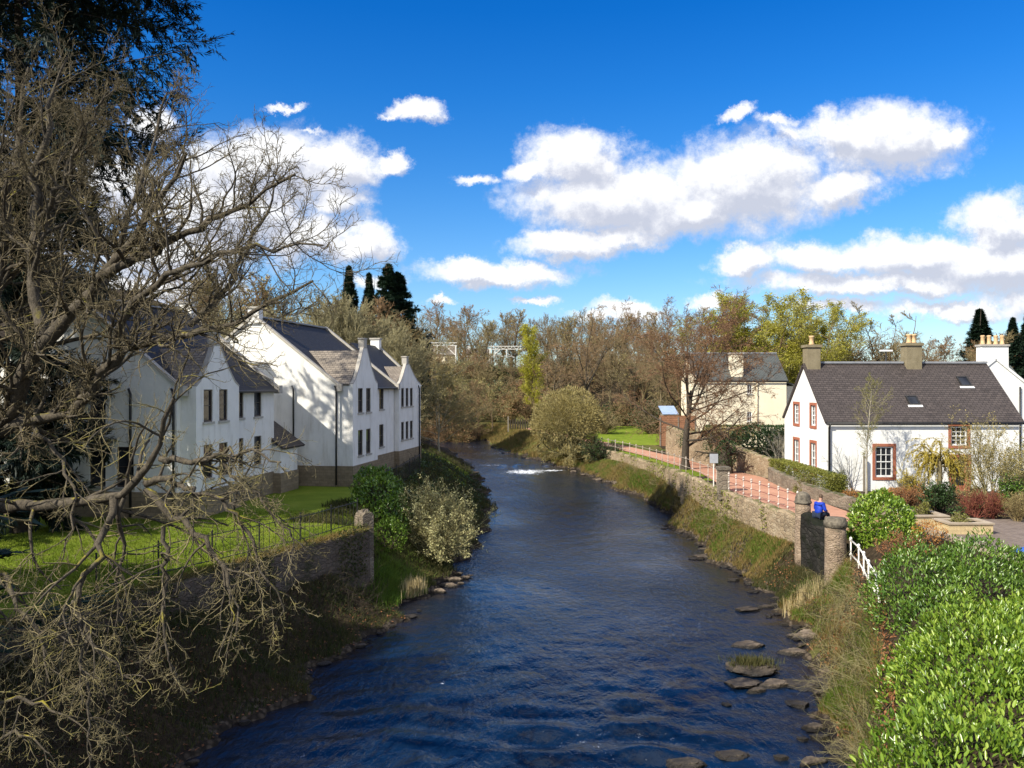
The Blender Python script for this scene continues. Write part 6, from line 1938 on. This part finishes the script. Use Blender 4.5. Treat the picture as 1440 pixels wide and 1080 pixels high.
for a in ((1058, 908, 26, 0, 'pale flat rock nearest the middle of the river in the right shallows', None), (1042, 962, 30, 3, 'long pale slab at the outer end of the rock bar by the right bank'),
          (1085, 964, 24, 1, 'lit blunt boulder in the rock bar, second from its outer end'), (1128, 962, 30, 5, 'dark block in the middle of the rock bar'), (1160, 960, 26, 5, 'dark block at the bank end of the rock bar'),
          (1062, 972, 14, 1, 'small rounded stone under the outer end of the rock bar'), (1112, 918, 20, 1, 'angular pale boulder standing above the rock bar'), (1133, 896, 24, 1, 'broad lit boulder at the bank above the rock bar'),
          (1128, 992, 14, 4, 'small dark stone below the rock bar'), (1120, 989, 16, 5, 'flat dark stone below the rock bar'), (1130, 1040, 9, 4, 'lone round stone in the dark water at the lower right'),
          (1140, 1072, 22, 2, 'large lit boulder at the bottom edge beside the right bank'), (1172, 1068, 14, 1, 'smaller lit stone at the bottom edge against the bank grass'), (1100, 1066, 12, 4, 'dark stone beside the bottom edge boulder'),
          (965, 1074, 30, 5, 'dark low ledge at the bottom edge of the river'), (1050, 857, 22, 3, 'thin pale slab reaching out into the river below the shaded bank'), (1125, 832, 16, 1, 'angular rock on the grass below the flat capped pillar'),
          (1022, 990, 8, 5, 'small dark stone off the outer end of the rock bar'), (1030, 1062, 26, 5, 'sunken dark stone near the bottom edge'), (1165, 985, 24, 3, 'pale driftwood like slab on the bank below the rock bar')):
    rock(*a)
for (u, v, w, k) in ((982, 764, 7, 1), (994, 768, 6, 1), (1008, 766, 5, 2), (1022, 768, 9, 1), (1032, 767, 6, 2), (1040, 771, 6, 1), (990, 783, 20, 3), (1018, 784, 14, 3), (965, 722, 14, 3), (975, 720, 8, 1), (940, 712, 5, 1), (950, 723, 4, 2), (985, 737, 6, 1), (990, 745, 5, 2), (976, 750, 6, 1), (970, 758, 5, 1), (1000, 758, 5, 2)):
    rock(u, v, w, k, 'pale rounded stone on the gravel spit of the right bank', 'stones on the gravel spit')
for i in range(110):
    y = rk.uniform(14, 62)
    x = float(fXR(y)) + rk.uniform(-.7, .6)
    p = np.array([x, y, .03])
    s = rk.uniform(.10, .34)
    props(link('rock', ROCKS[int(rk.choice([0, 1, 2, 3, 4, 5, 5]))], None, p, rk.uniform(-.6, .6), (s, s * rk.uniform(.5, .8), s * rk.uniform(.5, .9))), 'broken brown stone along the waterline of the right bank', 'rock', 'stones along the right waterline')
for (u, v, w, k) in ((1072, 790, 12, 4), (1090, 800, 14, 5), (1105, 795, 10, 4), (1080, 812, 13, 5), (1098, 818, 16, 4), (1068, 826, 12, 5), (1112, 812, 10, 4), (1050, 785, 10, 4)):  # dark stones chosen to paint the shade on this bank
    rock(u, v, w, k, 'dark rock put as shade on the bank left of the flat capped pillar', 'dark rocks below the alcove')
for (u, v, w, k) in ((628, 822, 10, 1), (640, 815, 9, 2), (652, 812, 8, 1), (618, 831, 9, 2), (636, 824, 7, 1), (645, 806, 6, 1), (660, 809, 6, 3), (648, 820, 5, 2)):
    rock(u, v, w, k, 'sunlit stone in the pile below the left bank willow', 'stones below the left willow', .08)
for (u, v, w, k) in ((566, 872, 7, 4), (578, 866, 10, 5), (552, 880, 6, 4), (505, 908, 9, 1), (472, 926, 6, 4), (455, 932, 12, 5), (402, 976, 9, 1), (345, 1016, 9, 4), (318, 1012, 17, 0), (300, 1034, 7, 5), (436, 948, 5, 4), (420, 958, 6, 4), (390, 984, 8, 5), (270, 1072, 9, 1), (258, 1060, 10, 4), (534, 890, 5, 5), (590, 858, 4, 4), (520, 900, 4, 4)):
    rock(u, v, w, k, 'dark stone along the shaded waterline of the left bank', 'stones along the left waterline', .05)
for i in range(34):
    u = rk.uniform(600, 690)
    v = rk.uniform(660, 708) + (690 - u) * -.05
    p = PZ(u, v, .6)
    rock(u, v, rk.uniform(4, 9), int(rk.integers(4, 6)), 'dark broken stone heaped on the left bank beyond the willow', 'dark stones heaped beyond the willow', .25 + .35 * rk.random())
for i in range(26):
    t = rk.random()
    u, v = 800 + 130 * t + rk.normal(0, 4), 662 + 34 * t + rk.normal(0, 1.5)
    rock(u, v, rk.uniform(2, 5), int(rk.choice([0, 1, 2])), 'small pale stone at the waterline below the river wall', 'small stones below the river wall', .06)
for i in range(14):
    t = rk.random()
    u, v = 690 + 110 * t + rk.normal(0, 4), 628 + 32 * t + rk.normal(0, 1.0)
    rock(u, v, rk.uniform(1.5, 4), int(rk.choice([1, 4, 5])), 'small stone at the waterline under the olive bush', 'small stones under the olive bush', .06)
for (u, v, w) in ((655, 668, 9), (672, 672, 7), (640, 668, 8)):
    rock(u, v, w, 5, 'dark ledge showing in the broken water upstream', 'dark ledges in the rapids', .0)

# ------------------------------------------------------------------ grasses and debris: nobody could count them
rg = np.random.default_rng(14)


def grass(name, label, cat, n, region, hmin, hmax, mat, w=.012, lean=.5, clump=0.0, seg=3):
    pts = []
    tot = 0
    while tot < n:
        x, y, keep = region(n * 2)
        z = terrain(x, y)
        k = keep & (z > -.03)
        if clump:
            k &= (wob(x * 2.2, y * 2.2) + rg.normal(0, .12, len(x))) > clump - .2
        pts.append(np.stack([x[k], y[k], z[k]], 1))
        tot += k.sum()
        if len(pts) > 40:
            break
    p = np.concatenate(pts)[:n]
    n = len(p)
    h = rg.uniform(hmin, hmax, n) * (.75 + .5 * (wob(p[:, 0] * 1.5, p[:, 1] * 1.5) > 0))
    az = rg.random(n) * 2 * PI
    ld = np.stack([np.cos(az), np.sin(az), az * 0], 1) * (np.abs(rg.normal(0, lean, n)) * h)[:, None]
    sd = np.stack([-np.sin(az + 1.2), np.cos(az + 1.2), az * 0], 1) * (w * rg.uniform(.7, 1.5, n))[:, None]
    up = np.zeros((n, 3))
    up[:, 2] = h
    mid = p + up * .6 + ld * .35
    tip = p + up * .95 + ld
    v = np.stack([p - sd, p + sd, mid + sd * .7, tip, mid - sd * .7], 1).reshape(-1, 3)
    b = np.arange(n)[:, None] * 5
    v[:, 2] -= .01
    q = np.concatenate([b + np.array([[0, 1, 2, 4]]), b + np.array([[4, 2, 3, 3]])])
    me = bpy.data.meshes.new(name)
    q1, t1 = b + np.array([[0, 1, 2, 4]]), b + np.array([[4, 2, 3]])
    V = np.ascontiguousarray(v, dtype=np.float32)
    me.vertices.add(len(V))
    me.vertices.foreach_set('co', V.ravel())
    idx = np.concatenate([q1.ravel(), t1.ravel()]).astype(np.int32)
    me.loops.add(len(idx))
    me.loops.foreach_set('vertex_index', idx)
    ls = np.concatenate([np.arange(n) * 4, n * 4 + np.arange(n) * 3]).astype(np.int32)
    lt = np.concatenate([np.full(n, 4), np.full(n, 3)]).astype(np.int32)
    me.polygons.add(2 * n)
    me.polygons.foreach_set('loop_start', ls)
    me.polygons.foreach_set('loop_total', lt)
    me.update(calc_edges=True)
    me.materials.append(mat)
    return props(link(name, me), label, cat, kind='stuff')


def reg_right(y0, y1, a, b, pw=1.0):
    def f(n):
        y = rg.random(n) ** pw * (y1 - y0) + y0
        xr, lw = fXR(y), lineX(LINE_R, y)
        t = rg.uniform(a, b, n)
        x = xr + (lw - .3 - xr) * t
        return x, y, np.ones(n, bool)
    return f


def reg_left(y0, y1, a, b, pw=1.0):
    def f(n):
        y = rg.random(n) ** pw * (y1 - y0) + y0
        xl = fXL(y)
        x = xl - rg.uniform(a, b, n)
        xw = lineX(WALL_L, y)
        return x, y, (x > xw + .35) | (y > 34.6)
    return f


grass('bank_grass', 'dry tawny grass on the bank below the long river wall', 'grass', 40000, reg_right(36, 79, .06, 1.0, 1.2), .12, .36, MT['grass_dry'], .012, .7, .0)
grass('bank_grass', 'fresh green grass patches on the bank below the long river wall', 'grass', 26000, reg_right(36.6, 79, .2, 1.0, 1.2), .12, .30, MT['grass_green'], .013, .55, .3)
grass('bank_grass', 'dry tawny grass on the steep bank beside the sloping white railing', 'grass', 26000, reg_right(12, 32, .12, 1.15, .9), .10, .32, MT['grass_dry'], .009, .8, .05)
grass('bank_grass', 'green grass tufts on the steep bank below the laurels', 'grass', 26000, reg_right(13, 33, .15, 1.1, .9), .12, .32, MT['grass_green'], .010, .55, .35)
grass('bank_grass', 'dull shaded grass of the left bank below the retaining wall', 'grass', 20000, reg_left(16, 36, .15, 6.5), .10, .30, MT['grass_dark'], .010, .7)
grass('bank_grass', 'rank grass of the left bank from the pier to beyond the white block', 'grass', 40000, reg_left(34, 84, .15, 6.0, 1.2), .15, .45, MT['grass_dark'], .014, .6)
grass('tussock_grass', 'sunlit green tussocks beside the stone pile on the left bank', 'grass', 5200, lambda n: (rg.normal(-5.0, .55, n), rg.normal(34.3, 1.1, n), np.ones(n, bool)), .25, .6, MT['grass_green'], .011, .7)
grass('reeds', 'straw coloured reed stems at the left waterline by the stone pile', 'reeds', 420, lambda n: (rg.normal(-4.1, .22, n), rg.normal(33.6, .45, n), np.ones(n, bool)), .6, 1.1, MT['straw'], .012, .12)
grass('bank_grass', 'dark grass put as shade on the ground left of the two pillars', 'grass', 7000, lambda n: (rg.uniform(10.6, 13.0, n), rg.uniform(31.7, 36.2, n), np.ones(n, bool)), .10, .34, MT['grass_dark'], .011, .7)  # dark blades stand in for the shade beside the pillars
grass('reeds', 'straw coloured reed stems in the right shallows left of the flat capped pillar', 'reeds', 230, lambda n: (rg.uniform(10.2, 12.0, n), rg.normal(30.9, .22, n), np.ones(n, bool)), .4, .8, MT['straw'], .008, .12)
grass('lawn_grass', 'short bright grass of the left lawn', 'grass', 90000, lambda n: ((lambda y: (lineX(WALL_L, y) - .3 - rg.random(n) ** 1.2 * 13, y))(rg.uniform(22, 38, n)) + (np.ones(n, bool),)), .04, .10, MT['grass_lawn'], .010, .6)
grass('island_grass', 'dark grass tuft growing on the outermost rock of the right shallows', 'grass', 1, lambda n: (np.full(n, 30.0), np.full(n, 30.0), np.ones(n, bool)), .2, .4, MT['grass_green'])
bpy.data.objects.remove(bpy.data.objects['island_grass'])
p0 = PZ(1058, 938, .1)
link('rock', ROCKS[5], None, p0, .2, (.85, .55, .6))
props(bpy.data.objects[-1] if False else COL.objects[-1], 'dark low rock under a grass tuft in the right shallows', 'rock')
nb = 900
p = p0 + np.column_stack([rg.normal(0, .34, nb), rg.normal(0, .2, nb), np.full(nb, .05)])
d = nrm(rand_dirs(nb, rg) * .5 + [0, 0, 1])
v, q = cards(p, d, rand_dirs(nb, rg), rg.uniform(.12, .38, nb), np.full(nb, .02))
link('grass_tuft', np_mesh('tuft', v, q, MT['grass_dark']), None)
props(COL.objects[-1], 'dull grass tuft growing on a dark rock in the right shallows', 'grass', kind='stuff')


def tangle(name, label, region, n, L, r, mat, seed, up=.02):
    rng = np.random.default_rng(seed)
    x, y, k = region(n * 3)
    x, y = x[k][:n], y[k][:n]
    s = np.column_stack([x, y, terrain(x, y)])
    n = len(s)
    a = walk(s, rand_dirs(n, rng) + [0, 0, .9], rng.uniform(.5, 1.2, n) * L, np.full(n, r), .4, 7, .22, (0, 0, -.08), rng)
    b = sprout(a, 6, .15, 1, 50, 14, .45, .6, 3, .2, (0, 0, up), rng, .4, r * .5)
    return props(link(name, as_mesh(name, [(a[0], a[1], 4), (b[0], b[1], 3)], mat)), label, 'undergrowth', kind='stuff')


tangle('bramble', 'bare bramble tangle on the steep bank under the sloping railing', reg_right(13, 32, .2, 1.2), 700, 1.2, .007, MT['twig_olive'], 1)
tangle('bramble', 'dark dead stems matted on the steep bank below the laurels', reg_right(13, 34, .25, 1.2), 420, .9, .009, MT['twig_ivy'], 6)
tangle('bramble', 'dark bramble tangle at the foot of the retaining wall on the left bank', reg_left(14, 34, .6, 6.0), 600, 1.2, .008, MT['twig_ivy'], 2)
tangle('bramble', 'brown dead stems and brambles on the bank below the long wall', reg_right(40, 72, .5, 1.05), 260, 1.3, .010, MT['twig_wood'], 3)
tangle('bramble', 'dark ivy and stems on the left bank beyond the willow', reg_left(42, 74, .4, 5.0), 420, 1.4, .014, MT['twig_ivy'], 4)
n = 5200
x = fXL(np.linspace(43, 70, n)) - rg.uniform(.4, 5.4, n)
y = np.linspace(43, 70, n) + rg.normal(0, .3, n)
v, q = cards(np.column_stack([x, y, terrain(x, y) + rg.random(n) * .55]), nrm(rand_dirs(n, rg) + [0, 0, .3]), nrm(rand_dirs(n, rg) + [0, 0, 1.]), rg.uniform(.08, .2, n), rg.uniform(.06, .13, n))
props(link('ivy_cover', np_mesh('ivy_cover', v, q, MT['darkshrub'])), 'dark ivy covering the left bank between the white block and the water', 'ivy', kind='stuff')
def reg_far(n):
    y = rg.uniform(77, 124, n)
    return y, fXR(y) + rg.uniform(.3, 7, n)


def _rf(n):
    y, x = reg_far(n)
    return x, y, x < lineX([(9.2, 77), (7.6, 84), (4.5, 96), (2.6, 106), (0, 124)], y)


grass('bank_grass', 'tawny rough grass between the water and the path beyond the olive bush', 'grass', 26000, _rf, .18, .5, MT['grass_dry'], .022, .6)
# fallen leaves and twigs under the wall
n = 2600
y = rg.uniform(13, 34, n)
x = fXL(y) - rg.random(n) * 5.5
k = x > lineX(WALL_L, y) + .3
x, y = x[k], y[k]
n = len(x)
v, q = cards(np.column_stack([x, y, terrain(x, y) + .03]), nrm(rand_dirs(n, rg) * [1, 1, .25]), nrm(rand_dirs(n, rg) * .4 + [0, 0, 1.]), rg.uniform(.06, .13, n), rg.uniform(.04, .08, n))
props(link('leaf_litter', np_mesh('leaf_litter', v, q, MT['beech'])), 'brown leaf litter scattered on the left bank', 'leaves', kind='stuff')
n = 5200
y = rg.uniform(13, 36, n)
x = fXR(y) + (lineX(LINE_R, y) - fXR(y)) * rg.uniform(.1, 1.2, n)
v, q = cards(np.column_stack([x, y, terrain(x, y) + .03 + .12 * rg.random(n)]), nrm(rand_dirs(n, rg) + [0, 0, .1]), nrm(rand_dirs(n, rg) + [0, 0, 1.]), rg.uniform(.05, .12, n), rg.uniform(.03, .07, n))
props(link('leaf_litter', np_mesh('leaf_litter', v, q, MT['beech'])), 'withered brown leaves on the steep right bank', 'leaves', kind='stuff')
# ivy hanging on the far wall
rng = np.random.default_rng(61)
for (u, vv, d, w, h, lab) in ((963, 612, 62, .9, 1.1, 'hanging ivy on the tall stone wall behind the spreading tree'), (930, 622, 68, .7, .8, 'hanging ivy near the left end of the tall stone wall')):
    c = P(u, vv, d)
    n = 900
    yy = rng.normal(0, .5, n)
    p = np.column_stack([rng.normal(0, w * .5, n), yy * .2 - .3, rng.normal(0, h * .5, n)]) + [0, 0, 0]
    v, q = cards(p, nrm(rand_dirs(n, rng) + [0, -.3, -.6]), nrm(rand_dirs(n, rng) + [0, -1., .2]), rng.uniform(.07, .14, n), rng.uniform(.06, .1, n))
    xw = np.interp(d, [50.5, 51.2, 58, 63.5, 69, 73], [16.75, 16.6, 16.0, 15.4, 14.7, 14.2])
    place([('foliage', np_mesh('ivy_leaf', v, q, MT['darkshrub']))], 'ivy', (xw - .1, d, 4.4), lab, 'ivy')
# growth over the left retaining wall
n = 7000
t = rg.random(n)
y = 14 + 19 * t
x = lineX(WALL_L, y) + .34
zz = 1.2 + 2.1 * rg.random(n)
k = (wob(y * 2.5, zz * .6) + rg.normal(0, .12, n)) > -.02
n = k.sum()
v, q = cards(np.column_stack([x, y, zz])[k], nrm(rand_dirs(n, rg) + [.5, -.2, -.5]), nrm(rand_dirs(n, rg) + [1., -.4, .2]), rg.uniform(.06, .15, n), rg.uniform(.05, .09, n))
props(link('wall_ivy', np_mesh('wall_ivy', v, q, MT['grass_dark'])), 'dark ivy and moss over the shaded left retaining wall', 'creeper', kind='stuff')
n = 9000
y = 14 + 19.3 * rg.random(n)
x = lineX(WALL_L, y) + rg.uniform(-.25, .3, n)
d = nrm(rand_dirs(n, rg) * .7 + [.5, -.2, .6])
v, q = cards(np.column_stack([x, y, np.full(n, 3.0)]), d, rand_dirs(n, rg), rg.uniform(.10, .30, n), rg.uniform(.012, .022, n))
props(link('wall_top_grass', np_mesh('wall_top_grass', v, q, MT['grass_dry'])), 'rusty grass fringe along the top of the left retaining wall', 'grass', kind='stuff')
# moss and stems that streak the long river wall
n = 3000
t = rg.random(n)
y = 37 + 36 * t ** 1.3
x = lineX(LINE_R, y) - .3
zz = 1.5 + 1.6 * rg.random(n) ** 1.2
k = (wob(y * 3, zz * .3) + rg.normal(0, .1, n)) > .02
n = k.sum()
v, q = cards(np.column_stack([x, y, zz])[k], nrm(rand_dirs(n, rg) + [-.4, 0, -.5]), nrm(rand_dirs(n, rg) + [-1., 0, .2]), rg.uniform(.08, .2, n), rg.uniform(.05, .1, n))
props(link('wall_ivy', np_mesh('wall_ivy', v, q, MT['hedge'])), 'patchy creeper on the face of the long river wall', 'creeper', kind='stuff')

# ------------------------------------------------------------------ the man on the wall


def skin_mesh(name, verts, edges, radii, mat, sub=2, root=0):
    me = bpy.data.meshes.new(name)
    me.from_pydata(verts, edges, [])
    o = bpy.data.objects.new(name, me)
    COL.objects.link(o)
    sm = o.modifiers.new('skin', 'SKIN')
    sm.use_smooth_shade = True
    for i, r in enumerate(radii):
        sv = me.skin_vertices[0].data[i]
        sv.radius = r if hasattr(r, '__len__') else (r, r)
        sv.use_root = i == root
    ss = o.modifiers.new('sub', 'SUBSURF')
    ss.levels = ss.render_levels = sub
    dg = bpy.context.evaluated_depsgraph_get()
    m2 = bpy.data.meshes.new_from_object(o.evaluated_get(dg))
    bpy.data.objects.remove(o)
    m2.materials.clear()
    m2.materials.append(mat)
    return m2


# seated on the wall top, back to the camera, turned a little towards the river; local x to his right, y ahead
hip = (0, 0, .10)
V = [hip, (0, .03, .28), (0, .07, .46), (0, .10, .57), (0, .12, .655), (0, .16, .76), (0, .17, .86),
     (-.10, .03, .09), (-.13, .44, .12), (-.13, .50, -.30), (-.13, .60, -.36),
     (.10, .03, .09), (.12, .43, .14), (.12, .47, -.28), (.12, .57, -.34),
     (-.18, .08, .54), (-.26, .10, .30), (-.14, .32, .22), (-.10, .39, .21),
     (.18, .08, .54), (.28, .08, .30), (.16, .31, .24), (.11, .38, .22)]
E = [(0, 1), (1, 2), (2, 3), (3, 4), (4, 5), (5, 6), (0, 7), (7, 8), (8, 9), (9, 10), (0, 11), (11, 12), (12, 13), (13, 14), (3, 15), (15, 16), (16, 17), (17, 18), (3, 19), (19, 20), (20, 21), (21, 22)]
Rr = [(.15, .12), (.14, .10), (.17, .11), (.14, .09), (.055, .055), (.085, .095), (.07, .085), (.09, .09), (.065, .065), (.05, .05), (.035, .05), (.09, .09), (.065, .065), (.05, .05), (.035, .05), (.06, .06), (.045, .045), (.035, .035), (.028, .03), (.06, .06), (.045, .045), (.035, .035), (.028, .03)]
man = empty('person', (12.98, 34.05, 3.36), 'person in a blue jacket sitting on the dark wall between the two pillars, back turned', 'person', None, math.radians(-62), 1.04)
link('body', skin_mesh('person_body', V, E, Rr, MT['skin']), man)
f = 1.22
jk = [0, 1, 2, 3, 15, 16, 17, 19, 20, 21]
mp = {k: i for i, k in enumerate(jk)}
JV = [V[k] for k in jk]
JE = [(mp[a], mp[b]) for a, b in E if a in mp and b in mp]
link('jacket', skin_mesh('person_jacket', JV + [(0, .11, .61)], JE + [(mp[3], len(jk))], [tuple(x * f + .012 for x in Rr[k]) for k in jk] + [(.085, .08)], MT['jacket']), man)
tk_ = [0, 7, 8, 9, 11, 12, 13]
mp = {k: i for i, k in enumerate(tk_)}
link('trousers', skin_mesh('person_trousers', [V[k] for k in tk_], [(mp[a], mp[b]) for a, b in E if a in mp and b in mp], [tuple(x * 1.14 + .008 for x in Rr[k]) for k in tk_], MT['jeans']), man)
hv = [(0, .125, .75), (0, .14, .82), (0, .155, .885), (0, .20, .90)]
link('hair', skin_mesh('person_hair', hv, [(0, 1), (1, 2), (2, 3)], [(.078, .06), (.09, .085), (.075, .08), (.05, .05)], MT['hair']), man)
fm = MB()
for s in (-1, 1):
    fm.lathe([(.0, -.004), (.012, 0), (.0, .004)], (s * .034, .262, .80), 8)
fm.lathe([(.002, -.03), (.016, -.012), (.008, .02)], (0, .258, .775), 8)
fm.bar((-.026, .253, .728), (.026, .253, .728), .010, .010)
fm.build('face', MT['skin'], man, True)
for s in (-1, 1):
    vv = [(s * .155, .585, -.345), (s * .155, .50, -.345), (s * .155, .45, -.34)]
    x = -.13 if s < 0 else .12
    z = -.36 if s < 0 else -.34
    link('shoe', skin_mesh('person_shoe', [(x, .46, z), (x, .54, z - .02), (x, .64, z - .03)], [(0, 1), (1, 2)], [(.045, .05), (.05, .04), (.04, .03)], MT['black']), man)

print('objects', len(bpy.data.objects), 'meshes', len(bpy.data.meshes))
